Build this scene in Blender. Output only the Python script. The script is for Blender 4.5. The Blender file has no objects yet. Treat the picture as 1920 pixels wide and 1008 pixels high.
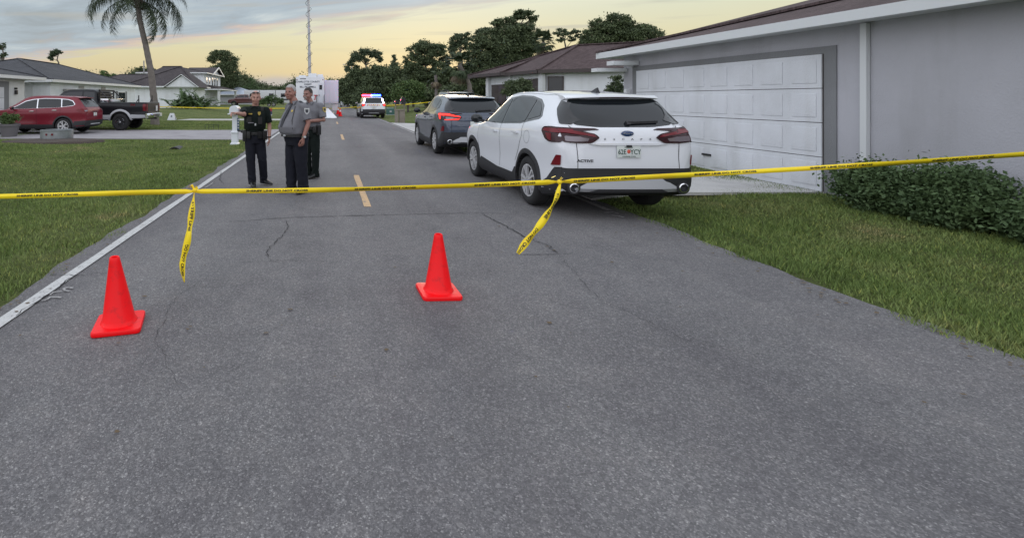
import bpy, bmesh, math, random
import numpy as np
from mathutils import Vector, Matrix
from mathutils.bvhtree import BVHTree

# ---------------------------------------------------------------- camera, world, sun, exposure
S = bpy.context.scene
C = S.collection
CAM_H = 1.55
cam_d = bpy.data.cameras.new('camera')
cam = bpy.data.objects.new('camera', cam_d); C.objects.link(cam)
cam.location = (0, 0, CAM_H); cam.rotation_euler = (math.radians(90), 0, 0)
cam_d.sensor_fit = 'HORIZONTAL'; cam_d.sensor_width = 36
cam_d.lens = 36 * 925 / 1920
cam_d.shift_x = (960 - 616) / 1920; cam_d.shift_y = -(504 - 186) / 1920
cam_d.clip_start = 0.05; cam_d.clip_end = 2000
S.camera = cam
S.view_settings.view_transform = 'Standard'
S.view_settings.look = 'None'
S.view_settings.exposure = 0.5
S.view_settings.gamma = 1.0
S.view_settings.use_curve_mapping = False
S.cycles.max_bounces = 6

SUN_EL, SUN_AZ = 4.0, 12.0      # degrees; azimuth measured from +Y towards +X

def build_world():
    w = bpy.data.worlds.new('World'); S.world = w; w.use_nodes = True
    nt = w.node_tree; N = nt.nodes; L = nt.links
    for n in list(N): N.remove(n)
    def M(op, a, b=None, c=None, clamp=False):
        n = N.new('ShaderNodeMath'); n.operation = op; n.use_clamp = clamp
        for i, v in enumerate((a, b, c)):
            if v is None: continue
            if isinstance(v, (int, float)): n.inputs[i].default_value = v
            else: L.new(v, n.inputs[i])
        return n.outputs[0]
    def mix(f, a, b, mode='MIX'):
        n = N.new('ShaderNodeMix'); n.data_type = 'RGBA'; n.blend_type = mode
        for s, v in ((n.inputs[0], f), (n.inputs[6], a), (n.inputs[7], b)):
            if isinstance(v, (int, float)): s.default_value = v
            elif isinstance(v, tuple): s.default_value = (*v, 1)
            else: L.new(v, s)
        return n.outputs[2]
    def ramp(f, stops):
        n = N.new('ShaderNodeValToRGB'); L.new(f, n.inputs[0])
        e = n.color_ramp.elements
        while len(e) < len(stops): e.new(0.5)
        for k, (p, c) in enumerate(stops): e[k].position = p; e[k].color = (*c, 1)
        return n.outputs[0]
    def noise(vec, scale, detail=5, rough=0.55, dist=0.0):
        n = N.new('ShaderNodeTexNoise'); L.new(vec, n.inputs['Vector'])
        n.inputs['Scale'].default_value = scale; n.inputs['Detail'].default_value = detail
        n.inputs['Roughness'].default_value = rough; n.inputs['Distortion'].default_value = dist
        return n.outputs[0]
    def smooth(v, a, b):
        n = N.new('ShaderNodeMapRange'); n.interpolation_type = 'SMOOTHSTEP'
        L.new(v, n.inputs[0]); n.inputs[1].default_value = a; n.inputs[2].default_value = b
        return n.outputs[0]
    tc = N.new('ShaderNodeTexCoord')
    sep = N.new('ShaderNodeSeparateXYZ'); L.new(tc.outputs['Generated'], sep.inputs[0])
    x, y, z = sep.outputs
    zc = M('MAXIMUM', z, 0.012)
    # physical dusk sky as the base
    sky = N.new('ShaderNodeTexSky'); sky.sky_type = 'NISHITA'; sky.sun_disc = False
    sky.sun_elevation = math.radians(SUN_EL); sky.sun_rotation = math.radians(SUN_AZ)
    sky.air_density = 1.0; sky.dust_density = 2.0; sky.ozone_density = 2.0
    nish = mix(1.0, sky.outputs[0], (0.10, 0.10, 0.10), 'MULTIPLY')
    # clear air: warm glow along the horizon under the sunset, pale above
    el = M('MULTIPLY', zc, 1.0)
    clear = ramp(el, [(0.0, (.38, .34, .30)), (.028, (.41, .38, .30)), (.055, (.52, .44, .265)), (.10, (.535, .495, .315)),
                      (.16, (.53, .54, .415)), (.24, (.60, .64, .57)), (.45, (.74, .83, .92)), (1.0, (.74, .84, .96))])
    east = ramp(el, [(0.0, (.91, .90, .96)), (.10, (1.19, 1.18, 1.26)), (.30, (1.25, 1.26, 1.37)), (1.0, (.78, .83, .92))])  # sky behind the camera, raised to brighten camera-facing surfaces
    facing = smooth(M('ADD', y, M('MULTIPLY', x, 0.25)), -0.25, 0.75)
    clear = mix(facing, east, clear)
    clear = mix(0.05, clear, nish)
    # cloud deck, laid out on a plane overhead: p = direction / height
    px = M('DIVIDE', x, zc); py = M('DIVIDE', y, zc)
    pv = N.new('ShaderNodeCombineXYZ'); L.new(px, pv.inputs[0]); L.new(py, pv.inputs[1])
    # streaks run along the deck's edge, direction (.776,-.63)
    al = M('ADD', M('MULTIPLY', px, .776), M('MULTIPLY', py, -.63))
    ac = M('ADD', M('MULTIPLY', px, .63), M('MULTIPLY', py, .776))
    sv = N.new('ShaderNodeCombineXYZ')
    L.new(M('MULTIPLY', al, 0.42), sv.inputs[0]); sv.inputs[2].default_value = 11.0; L.new(ac, sv.inputs[1])
    n1 = noise(sv.outputs[0], 0.33, 7, .58, .35)
    n2 = noise(sv.outputs[0], 1.3, 6, .6, .5)
    edge = M("SUBTRACT", 5.1, ac)
    edge = M('ADD', edge, M('MULTIPLY', M('SUBTRACT', n1, .5), 7.0))
    edge = M('ADD', edge, M('MULTIPLY', M('SUBTRACT', n2, .5), 3.4))
    deck = smooth(edge, -.55, 1.0)
    deckcol = ramp(n2, [(.25, (.235, .27, .30)), (.5, (.295, .35, .40)), (.62, (.34, .395, .435)), (.8, (.45, .49, .50))])
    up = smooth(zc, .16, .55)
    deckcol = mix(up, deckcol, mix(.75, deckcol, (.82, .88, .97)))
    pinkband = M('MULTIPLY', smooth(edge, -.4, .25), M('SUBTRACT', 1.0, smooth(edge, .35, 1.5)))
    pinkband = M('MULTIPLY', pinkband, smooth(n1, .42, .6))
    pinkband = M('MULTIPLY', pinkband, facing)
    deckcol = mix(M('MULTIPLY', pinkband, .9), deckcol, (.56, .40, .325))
    col = mix(M('MULTIPLY', M('MULTIPLY', deck, .93), M('MULTIPLY_ADD', facing, .72, .28)), clear, deckcol)  # deck thinned behind the camera so the raised sky lights through
    # thin grey streaks in the clear part
    sv2 = N.new('ShaderNodeCombineXYZ')
    L.new(M('MULTIPLY', px, 0.35), sv2.inputs[0]); L.new(M('ADD', py, M('MULTIPLY', px, .22)), sv2.inputs[1])
    n3 = noise(sv2.outputs[0], .75, 5, .55, .4)
    st = smooth(n3, .525, .66)
    fade = smooth(zc, .075, .15)
    st = M('MULTIPLY', M('MULTIPLY', st, fade), .62)
    col = mix(st, col, (.36, .35, .31))
    # low lilac bank on the horizon
    n4 = noise(tc.outputs['Generated'], 3.0, 3, .5)
    bank = M('SUBTRACT', 1.0, smooth(M('ADD', zc, M('MULTIPLY', M('SUBTRACT', n4, .5), .09)), .030, .046))
    col = mix(M('MULTIPLY', bank, .72), col, (.39, .365, .36))
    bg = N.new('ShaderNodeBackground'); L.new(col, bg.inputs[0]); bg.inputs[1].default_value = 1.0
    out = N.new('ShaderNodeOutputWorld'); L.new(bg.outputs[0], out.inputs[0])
build_world()

sun_d = bpy.data.lights.new('sun', 'SUN'); sun_d.energy = 0.3; sun_d.angle = math.radians(14)
sun_d.color = (1.0, .80, .58)
sun = bpy.data.objects.new('sun', sun_d); C.objects.link(sun)
_d = Vector((math.sin(math.radians(SUN_AZ)) * math.cos(math.radians(SUN_EL + 4)), math.cos(math.radians(SUN_AZ)) * math.cos(math.radians(SUN_EL + 4)), math.sin(math.radians(SUN_EL + 4))))
sun.rotation_euler = (-_d).to_track_quat('-Z', 'Y').to_euler()

# ---------------------------------------------------------------- helpers
R = math.radians
rnd = random.Random(7)
NPR = np.random.default_rng(7)

def place(o, loc=(0, 0, 0), rz=0, parent=None, rot=None):
    o.location = loc; o.rotation_euler = rot if rot else (0, 0, rz)
    if parent: o.parent = parent
    return o

def thing(name, label, cat, loc=(0, 0, 0), rz=0, group=None):
    o = bpy.data.objects.new(name, None); C.objects.link(o)
    o.empty_display_size = .2
    place(o, loc, rz)
    o['label'] = label; o['category'] = cat
    if group: o['group'] = group
    return o

def tag(o, label=None, cat=None, group=None, kind=None):
    if label: o['label'] = label
    if cat: o['category'] = cat
    if group: o['group'] = group
    if kind: o['kind'] = kind
    return o

def new_obj(name, me, parent=None):
    o = bpy.data.objects.new(name, me); C.objects.link(o)
    if parent: o.parent = parent
    return o

class MB:
    """collects shapes into one mesh"""
    def __init__(s): s.v = []; s.f = []; s.m = []; s.cm = 0
    def add(s, vs, fs):
        o = len(s.v); s.v += [tuple(p) for p in vs]; s.f += [[i + o for i in f] for f in fs]; s.m += [s.cm] * len(fs)
    def box(s, x0, x1, y0, y1, z0, z1):
        s.add([(x0,y0,z0),(x1,y0,z0),(x1,y1,z0),(x0,y1,z0),(x0,y0,z1),(x1,y0,z1),(x1,y1,z1),(x0,y1,z1)],
              [(0,3,2,1),(4,5,6,7),(0,1,5,4),(1,2,6,5),(2,3,7,6),(3,0,4,7)]); return s
    def bar(s, a, b, w, h=None, up=(0,0,1)):
        a, b = Vector(a), Vector(b); d = (b - a).normalized(); u = Vector(up)
        if abs(d.dot(u)) > .95: u = Vector((0, 1, 0))
        sx = d.cross(u).normalized(); sz = sx.cross(d).normalized(); h = h or w
        vs = []
        for p in (a, b):
            for i, j in ((-1,-1),(1,-1),(1,1),(-1,1)): vs.append(p + sx * i * w / 2 + sz * j * h / 2)
        s.add(vs, [(0,1,2,3),(7,6,5,4),(0,4,5,1),(1,5,6,2),(2,6,7,3),(3,7,4,0)]); return s
    def tube(s, pts, rad, n=8, caps=True):
        pts = [Vector(p) for p in pts]
        if isinstance(rad, (int, float)): rad = [rad] * len(pts)
        t0 = (pts[1] - pts[0]).normalized()
        u = t0.cross(Vector((0.13, .31, 1))); 
        if u.length < .1: u = t0.cross(Vector((1, 0, 0)))
        u.normalize(); rings = []
        for k, p in enumerate(pts):
            t = (pts[min(k + 1, len(pts) - 1)] - pts[max(k - 1, 0)]).normalized()
            u = (u - t * u.dot(t)).normalized(); w = t.cross(u)
            r = rad[k]; ru, rw = (r, r) if isinstance(r, (int, float)) else r
            rings.append([p + u * (ru * math.cos(2*math.pi*i/n)) + w * (rw * math.sin(2*math.pi*i/n)) for i in range(n)])
        vs = [q for rr in rings for q in rr]; fs = []
        for k in range(len(pts) - 1):
            for i in range(n):
                a = k*n+i; b = k*n+(i+1) % n; fs.append((a, b, b+n, a+n))
        if caps: fs.append(tuple(range(n-1, -1, -1))); fs.append(tuple(range((len(pts)-1)*n, len(pts)*n)))
        s.add(vs, fs); return s
    def loft(s, rings, caps=True, closed=True):
        n = len(rings[0]); vs = [q for rr in rings for q in rr]; fs = []
        for k in range(len(rings) - 1):
            for i in range(n if closed else n - 1):
                a = k*n+i; b = k*n+(i+1) % n; fs.append((a, b, b+n, a+n))
        if caps: fs.append(tuple(range(n-1, -1, -1))); fs.append(tuple(range((len(rings)-1)*n, len(rings)*n)))
        s.add(vs, fs); return s
    def lathe(s, prof, n=24, axis='z', c=(0,0,0), caps=False):
        rings = []
        for r, h in prof:
            rg = []
            for i in range(n):
                a = 2*math.pi*i/n; p, q = r*math.cos(a), r*math.sin(a)
                rg.append({'z': (c[0]+p, c[1]+q, c[2]+h), 'x': (c[0]+h, c[1]+p, c[2]+q), 'y': (c[0]+q, c[1]+h, c[2]+p)}[axis])
            rings.append(rg)
        return s.loft(rings, caps)
    def poly(s, pts): s.add(pts, [tuple(range(len(pts)))]); return s
    def prism(s, pts, d):
        """extrude a planar polygon by vector d"""
        d = Vector(d); n = len(pts); a = [Vector(p) for p in pts]; b = [p + d for p in a]
        s.add(a + b, [tuple(range(n-1, -1, -1)), tuple(range(n, 2*n))] + [(i, (i+1) % n, n+(i+1) % n, n+i) for i in range(n)]); return s
    def sphere(s, c, r, n=12, m=8):
        rx, ry, rz = (r, r, r) if isinstance(r, (int, float)) else r
        rings = []
        for k in range(m + 1):
            t = -math.pi/2 + math.pi * k / m; rr = max(math.cos(t), .02)
            rings.append([(c[0]+rx*rr*math.cos(2*math.pi*i/n), c[1]+ry*rr*math.sin(2*math.pi*i/n), c[2]+rz*math.sin(t)) for i in range(n)])
        return s.loft(rings)
    def mesh(s, mats, smooth=None, name='m', fix=True):
        me = bpy.data.meshes.new(name); me.from_pydata(s.v, [], s.f)
        for mt in (mats if isinstance(mats, (list, tuple)) else [mats]): me.materials.append(mt)
        if any(s.m): me.polygons.foreach_set('material_index', s.m)
        if fix:
            bm = bmesh.new(); bm.from_mesh(me); bmesh.ops.recalc_face_normals(bm, faces=bm.faces); bm.to_mesh(me); bm.free()
        if smooth is not None:
            me.polygons.foreach_set('use_smooth', [True] * len(me.polygons))
            if smooth < 180: me.set_sharp_from_angle(angle=R(smooth))
        me.update(); return me
    def build(s, name, mats, parent=None, smooth=None, fix=True, bevel=0):
        me = s.mesh(mats, smooth, name, fix)
        if bevel:
            bm = bmesh.new(); bm.from_mesh(me)
            bmesh.ops.remove_doubles(bm, verts=bm.verts, dist=1e-5)
            bmesh.ops.bevel(bm, geom=[e for e in bm.edges if e.calc_face_angle(0) > R(25)], offset=bevel, segments=2, affect='EDGES', profile=.7, clamp_overlap=True)
            bm.to_mesh(me); bm.free()
            me.polygons.foreach_set('use_smooth', [True] * len(me.polygons)); me.set_sharp_from_angle(angle=R(50))
        return new_obj(name, me, parent)

def copy_tree(o, parent=None):
    c = o.copy(); C.objects.link(c); c.parent = parent
    for ch in list(o.children): copy_tree(ch, c)
    return c

# ---------------------------------------------------------------- materials
MATS = {}
def mat(name, col, rough=.6, metal=0.0, coat=0.0, spec=.5, noise=None, bump=None, emit=None, alpha=None, coatr=.05):
    """noise = (scale, colour2, lo, hi); bump = (scale, strength, distance)"""
    if name in MATS: return MATS[name]
    m = bpy.data.materials.new(name); m.use_nodes = True; MATS[name] = m
    nt = m.node_tree; N, L = nt.nodes, nt.links; b = N['Principled BSDF']
    b.inputs['Base Color'].default_value = (*col, 1); b.inputs['Roughness'].default_value = rough
    b.inputs['Metallic'].default_value = metal; b.inputs['Coat Weight'].default_value = coat
    b.inputs['Coat Roughness'].default_value = coatr; b.inputs['Specular IOR Level'].default_value = spec
    if emit: b.inputs['Emission Color'].default_value = (*emit[0], 1); b.inputs['Emission Strength'].default_value = emit[1]
    tc = None
    if noise or bump:
        tc = N.new('ShaderNodeTexCoord')
    if noise:
        n = N.new('ShaderNodeTexNoise'); n.inputs['Scale'].default_value = noise[0]; n.inputs['Detail'].default_value = 6
        n.inputs['Roughness'].default_value = .62
        L.new(tc.outputs['Object'], n.inputs['Vector'])
        r = N.new('ShaderNodeValToRGB'); r.color_ramp.elements[0].position = noise[2]; r.color_ramp.elements[1].position = noise[3]
        r.color_ramp.elements[0].color = (*col, 1); r.color_ramp.elements[1].color = (*noise[1], 1)
        L.new(n.outputs[0], r.inputs[0]); L.new(r.outputs[0], b.inputs['Base Color'])
    if bump:
        n = N.new('ShaderNodeTexNoise'); n.inputs['Scale'].default_value = bump[0]; n.inputs['Detail'].default_value = 5
        L.new(tc.outputs['Object'], n.inputs['Vector'])
        bp = N.new('ShaderNodeBump'); bp.inputs['Strength'].default_value = bump[1]; bp.inputs['Distance'].default_value = bump[2]
        L.new(n.outputs[0], bp.inputs['Height']); L.new(bp.outputs[0], b.inputs['Normal'])
    return m

def text_mesh(s, size, mat_, extrude=.001, align='CENTER', shear=0.0, bold=0.0, xscale=1.0):
    cu = bpy.data.curves.new('lettering', 'FONT'); cu.body = s; cu.size = size; cu.align_x = align; cu.align_y = 'CENTER'
    cu.extrude = extrude; cu.shear = shear; cu.offset = bold; cu.resolution_u = 2
    ob = bpy.data.objects.new('tmp', cu); C.objects.link(ob)
    dg = bpy.context.evaluated_depsgraph_get()
    me = bpy.data.meshes.new_from_object(ob.evaluated_get(dg)); bpy.data.objects.remove(ob); bpy.data.curves.remove(cu)
    if xscale != 1: me.transform(Matrix.Diagonal((xscale, 1, 1, 1)))
    me.materials.clear(); me.materials.append(mat_); return me

def lettering(name, s, size, mat_, parent, loc, rot, **k):
    o = new_obj(name, text_mesh(s, size, mat_, **k), parent); o.location = loc; o.rotation_euler = rot; return o

def pchip(xs, ys):
    xs = np.array(xs, float); ys = np.array(ys, float); h = np.diff(xs); d = np.diff(ys) / h
    m = np.zeros(len(xs)); m[0] = d[0]; m[-1] = d[-1]
    for i in range(1, len(xs) - 1):
        if d[i-1] * d[i] > 0:
            w1 = 2*h[i] + h[i-1]; w2 = h[i] + 2*h[i-1]; m[i] = (w1 + w2) / (w1 / d[i-1] + w2 / d[i])
    def f(x):
        x = min(max(x, xs[0]), xs[-1]); i = min(int(np.searchsorted(xs, x, side='right')) - 1, len(xs) - 2)
        t = (x - xs[i]) / h[i]
        return float((2*t**3-3*t*t+1)*ys[i] + (t**3-2*t*t+t)*h[i]*m[i] + (-2*t**3+3*t*t)*ys[i+1] + (t**3-t*t)*h[i]*m[i+1])
    return f

def apply_mods(o):
    dg = bpy.context.evaluated_depsgraph_get(); dg.update()
    me = bpy.data.meshes.new_from_object(o.evaluated_get(dg)); old = o.data
    o.modifiers.clear(); o.data = me; bpy.data.meshes.remove(old); return o
# ---------------------------------------------------------------- terrain, road, drives
def sstep(a, b, x):
    t = np.clip((x - a) / (b - a), 0, 1); return t * t * (3 - 2 * t)

def ground_z(x, y):
    x = np.asarray(x, float); y = np.asarray(y, float)
    z = np.full(np.broadcast(x, y).shape, -.012)
    # shallow swale along the left verge, broken by the two drives
    drive = sstep(16.4, 18.6, y) * (1 - sstep(24.6, 26.5, y)) + sstep(33.5, 35.6, y) * (1 - sstep(39.2, 41, y))
    near = 1 - sstep(26, 34, y)
    z = z - .17 * np.exp(-((x + 5.3) / 1.5) ** 2) * (1 - drive) * (0.35 + .65 * near)
    z = z + .05 * sstep(-7, -11, x) * (1 - drive)
    # house pads behind the verge
    z = z + .45 * sstep(-9, -15, x) * sstep(30, 50, y)
    z = z + .30 * sstep(6.2, 9.5, x) * sstep(9, 15, y)
    z = z - .07 * np.exp(-((x - 5.6) / .8) ** 2) * (1 - sstep(20, 23, y))
    z = z + .25 * sstep(5, 12, x) * sstep(32, 45, y)
    bump = .012 * np.sin(x * 1.7 + .6 * y) * np.sin(y * 1.1 - x * .4) + .02 * np.sin(x * .5 + 1) * np.sin(y * .37)
    off = np.clip(np.maximum(-2.7 - x, x - 4.4), 0, 1)
    return z + bump * off * (1 - drive)

def gz(x, y): return float(ground_z(x, y))

def node_mat(name):
    m = bpy.data.materials.new(name); m.use_nodes = True; MATS[name] = m
    nt = m.node_tree; N, L = nt.nodes, nt.links
    def n(kind, **kw):
        q = N.new(kind)
        for k, v in kw.items():
            if k == 'i':
                for kk, vv in v.items():
                    if hasattr(vv, 'is_output') or hasattr(vv, 'links'): L.new(vv, q.inputs[kk])
                    else: q.inputs[kk].default_value = vv
            else: setattr(q, k, v)
        return q
    return m, n, N['Principled BSDF'], L

def ramp_of(n, f, stops):
    r = n('ShaderNodeValToRGB', i={0: f}); e = r.color_ramp.elements
    while len(e) < len(stops): e.new(.5)
    for k, (p, c) in enumerate(stops): e[k].position = p; e[k].color = (*c, 1)
    return r.outputs[0]

def mixc(n, f, a, b, mode='MIX'):
    q = n('ShaderNodeMix', data_type='RGBA', blend_type=mode)
    for s, v in ((0, f), (6, a), (7, b)):
        if isinstance(v, tuple): q.inputs[s].default_value = (*v, 1)
        elif isinstance(v, (int, float)): q.inputs[s].default_value = v
        else: q.id_data.links.new(v, q.inputs[s])
    return q.outputs[2]

def asphalt_mat():
    m, n, b, L = node_mat('asphalt')
    tc = n('ShaderNodeTexCoord').outputs['Object']
    vor = n('ShaderNodeTexVoronoi', i={'Vector': tc, 'Scale': 165.0, 'Randomness': 1.0})
    vor2 = n('ShaderNodeTexVoronoi', i={'Vector': tc, 'Scale': 78.0, 'Randomness': 1.0})
    sep = n('ShaderNodeSeparateColor', i={0: vor.outputs['Color']})
    sep2 = n('ShaderNodeSeparateColor', i={0: vor2.outputs['Color']})
    stone = ramp_of(n, sep.outputs[0], [(0, (.092, .090, .092)), (.45, (.130, .126, .129)), (.80, (.182, .176, .179)), (.94, (.26, .25, .25)), (1, (.42, .41, .40))])
    stone2 = ramp_of(n, sep2.outputs[1], [(0, (.100, .097, .099)), (.5, (.135, .130, .133)), (.85, (.180, .174, .177)), (1, (.32, .31, .305))])
    c = mixc(n, .38, stone, stone2)
    # large soft patches and wheel tracks
    nz = n('ShaderNodeTexNoise', i={'Vector': tc, 'Scale': .55, 'Detail': 6.0, 'Roughness': .6})
    c = mixc(n, 1.0, c, ramp_of(n, nz.outputs[0], [(.28, (.82, .81, .82)), (.5, (1, 1, 1)), (.72, (1.14, 1.12, 1.11))]), 'MULTIPLY')
    nz2 = n('ShaderNodeTexNoise', i={'Vector': tc, 'Scale': 4.5, 'Detail': 5.0, 'Roughness': .65})
    c = mixc(n, 1.0, c, ramp_of(n, nz2.outputs[0], [(.3, (.90, .89, .90)), (.5, (1, 1, 1)), (.72, (1.10, 1.08, 1.06))]), 'MULTIPLY')
    mp = n('ShaderNodeMapping', i={'Vector': tc, 'Scale': (1.0, .07, 1)})
    nz3 = n('ShaderNodeTexNoise', i={'Vector': mp.outputs[0], 'Scale': 1.3, 'Detail': 4.0})
    c = mixc(n, 1.0, c, ramp_of(n, nz3.outputs[0], [(.3, (.84, .83, .85)), (.55, (1, 1, 1)), (.75, (1.12, 1.11, 1.10))]), 'MULTIPLY')
    sx = n('ShaderNodeSeparateXYZ', i={0: tc}); wv = n('ShaderNodeMath', operation='SINE', i={0: n('ShaderNodeMath', operation='MULTIPLY_ADD', i={0: sx.outputs[0], 1: 3.9, 2: n('ShaderNodeMath', operation='MULTIPLY', i={0: nz.outputs[0], 1: 2.2}).outputs[0]}).outputs[0]})
    c = mixc(n, 1.0, c, ramp_of(n, n('ShaderNodeMath', operation='MULTIPLY_ADD', i={0: wv.outputs[0], 1: .5, 2: .5}).outputs[0], [(0, (.93, .93, .935)), (.6, (1, 1, 1)), (1, (1.05, 1.05, 1.045))]), 'MULTIPLY')
    # a few dark drips
    vs = n('ShaderNodeTexVoronoi', i={'Vector': tc, 'Scale': .9})
    nd = n('ShaderNodeMath', operation='ADD', i={0: vs.outputs['Distance'], 1: n('ShaderNodeMath', operation='MULTIPLY', i={0: nz2.outputs[0], 1: .10}).outputs[0]})
    drip = ramp_of(n, nd.outputs[0], [(.060, (.62, .61, .62)), (.085, (1, 1, 1))])
    c = mixc(n, .8, c, drip, 'MULTIPLY')
    L.new(c, b.inputs['Base Color']); b.inputs['Roughness'].default_value = .82; b.inputs['Specular IOR Level'].default_value = .35
    bp = n('ShaderNodeBump', i={'Height': vor.outputs['Distance'], 'Strength': .7, 'Distance': .004})
    bp.invert = True
    bp2 = n('ShaderNodeBump', i={'Height': nz2.outputs[0], 'Strength': .35, 'Distance': .02, 'Normal': bp.outputs[0]})
    L.new(bp2.outputs[0], b.inputs['Normal'])
    return m

def lawn_mat():
    m, n, b, L = node_mat('lawn_soil')
    tc = n('ShaderNodeTexCoord').outputs['Object']
    big = n('ShaderNodeTexNoise', i={'Vector': tc, 'Scale': .5, 'Detail': 7.0, 'Roughness': .62})
    mid = n('ShaderNodeTexNoise', i={'Vector': tc, 'Scale': 5.0, 'Detail': 6.0, 'Roughness': .7})
    fine = n('ShaderNodeTexNoise', i={'Vector': tc, 'Scale': 55.0, 'Detail': 3.0, 'Roughness': .8})
    c1 = ramp_of(n, big.outputs[0], [(.28, (0.112, 0.143, 0.051)), (.5, (0.147, 0.183, 0.063)), (.68, (0.210, 0.217, 0.093)), (.8, (0.285, 0.247, 0.135))])
    c2 = ramp_of(n, mid.outputs[0], [(.3, (.62, .62, .62)), (.55, (1, 1, 1)), (.75, (1.35, 1.3, 1.2))])
    c = mixc(n, 1.0, c1, c2, 'MULTIPLY')
    c3 = ramp_of(n, fine.outputs[0], [(.3, (.5, .5, .5)), (.55, (1, 1, 1)), (.8, (1.5, 1.5, 1.4))])
    c = mixc(n, 1.0, c, c3, 'MULTIPLY')
    L.new(c, b.inputs['Base Color']); b.inputs['Roughness'].default_value = .95; b.inputs['Specular IOR Level'].default_value = .1
    bp = n('ShaderNodeBump', i={'Height': fine.outputs[0], 'Strength': 1.0, 'Distance': .05})
    L.new(bp.outputs[0], b.inputs['Normal'])
    return m

def blade_mat():
    m, n, b, L = node_mat('grass_blade')
    tc = n('ShaderNodeTexCoord').outputs['Object']
    big = n('ShaderNodeTexNoise', i={'Vector': tc, 'Scale': .55, 'Detail': 7.0, 'Roughness': .68})
    c1 = ramp_of(n, big.outputs[0], [(.30, (.085, .122, .036)), (.46, (.155, .222, .064)), (.58, (.205, .258, .088)), (.70, (.33, .29, .15)), (.8, (.27, .215, .125))])
    geo = n('ShaderNodeNewGeometry')
    c2 = ramp_of(n, geo.outputs['Random Per Island'], [(0, (.55, .58, .55)), (.5, (1, 1, 1)), (.9, (1.25, 1.22, 1.15)), (1, (1.9, 1.5, 1.3))])
    c = mixc(n, 1.0, c1, c2, 'MULTIPLY')
    L.new(c, b.inputs['Base Color']); b.inputs['Roughness'].default_value = .7; b.inputs['Specular IOR Level'].default_value = .2
    return m

def concrete_mat(name, col):
    m, n, b, L = node_mat(name)
    tc = n('ShaderNodeTexCoord').outputs['Object']
    a = n('ShaderNodeTexNoise', i={'Vector': tc, 'Scale': 1.2, 'Detail': 7.0, 'Roughness': .65})
    f = n('ShaderNodeTexNoise', i={'Vector': tc, 'Scale': 60.0, 'Detail': 3.0})
    c = mixc(n, 1.0, col, ramp_of(n, a.outputs[0], [(.3, (.75, .74, .74)), (.5, (1, 1, 1)), (.75, (1.12, 1.12, 1.1))]), 'MULTIPLY')
    c = mixc(n, 1.0, c, ramp_of(n, f.outputs[0], [(.3, (.82, .82, .82)), (.7, (1.15, 1.15, 1.15))]), 'MULTIPLY')
    L.new(c, b.inputs['Base Color']); b.inputs['Roughness'].default_value = .85
    bp = n('ShaderNodeBump', i={'Height': f.outputs[0], 'Strength': .4, 'Distance': .004}); L.new(bp.outputs[0], b.inputs['Normal'])
    return m

def paint_line_mat(name, col, wear):
    m, n, b, L = node_mat(name)
    tc = n('ShaderNodeTexCoord').outputs['Object']
    a = n('ShaderNodeTexNoise', i={'Vector': tc, 'Scale': 14.0, 'Detail': 6.0, 'Roughness': .7})
    f = n('ShaderNodeTexVoronoi', i={'Vector': tc, 'Scale': 95.0})
    sc = n('ShaderNodeSeparateColor', i={0: f.outputs['Color']})
    k = n('ShaderNodeMath', operation='ADD', i={0: n('ShaderNodeMath', operation='MULTIPLY', i={0: a.outputs[0], 1: .75}).outputs[0], 1: n('ShaderNodeMath', operation='MULTIPLY', i={0: sc.outputs[0], 1: .25}).outputs[0]})
    c = ramp_of(n, k.outputs[0], [(wear - .07, (.17, .16, .165)), (wear + .01, tuple(q * .82 for q in col)), (.62, col), (.75, tuple(min(1, q * 1.08) for q in col))])
    L.new(c, b.inputs['Base Color']); b.inputs['Roughness'].default_value = .7
    bp = n('ShaderNodeBump', i={'Height': f.outputs['Distance'], 'Strength': .4, 'Distance': .003}); L.new(bp.outputs[0], b.inputs['Normal'])
    return m

M_asph = asphalt_mat(); M_lawn = lawn_mat(); M_blade = blade_mat()
M_drive = concrete_mat('drive_concrete', (.30, .285, .30)); M_walk = concrete_mat('pale_concrete', (.50, .49, .48))
M_wline = paint_line_mat('white_road_paint', (.53, .53, .52), .37)
M_wworn = paint_line_mat('worn_white_road_paint', (.42, .41, .40), .47)
M_yline = paint_line_mat('faded_yellow_road_paint', (.58, .38, .20), .40)
M_crack = mat('tar_crack', (.022, .021, .023), .9)

# ground sheet, dense near the camera
def axis(spans):
    out = []
    for a, b, k in spans: out += list(np.linspace(a, b, k, endpoint=False))
    return np.array(out + [spans[-1][1]])
gx = axis([(-900, -120, 7), (-120, -40, 12), (-40, -16, 22), (-16, -2.75, 70), (-2.75, 4.3, 6), (4.3, 12, 40), (12, 40, 24), (40, 120, 10), (120, 900, 7)])
gy = axis([(-300, -12, 5), (-12, 0, 10), (0, 30, 130), (30, 60, 60), (60, 120, 24), (120, 1500, 12)])
GX, GY = np.meshgrid(gx, gy); GZ = ground_z(GX, GY)
inroad = (GX > -2.7) & (GX < 4.25); GZ = np.where(inroad, -.03, GZ)
nv = GX.size; nc = len(gx); nr = len(gy)
gm = bpy.data.meshes.new('ground')
idx = np.arange(nv).reshape(nr, nc)
fc = np.stack([idx[:-1, :-1], idx[:-1, 1:], idx[1:, 1:], idx[1:, :-1]], -1).reshape(-1, 4)
gm.from_pydata(np.stack([GX, GY, GZ], -1).reshape(-1, 3).tolist(), [], fc.tolist()); gm.materials.append(M_lawn)
gm.polygons.foreach_set('use_smooth', [True] * len(gm.polygons)); gm.update()
tag(new_obj('ground', gm), kind='structure')

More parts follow.
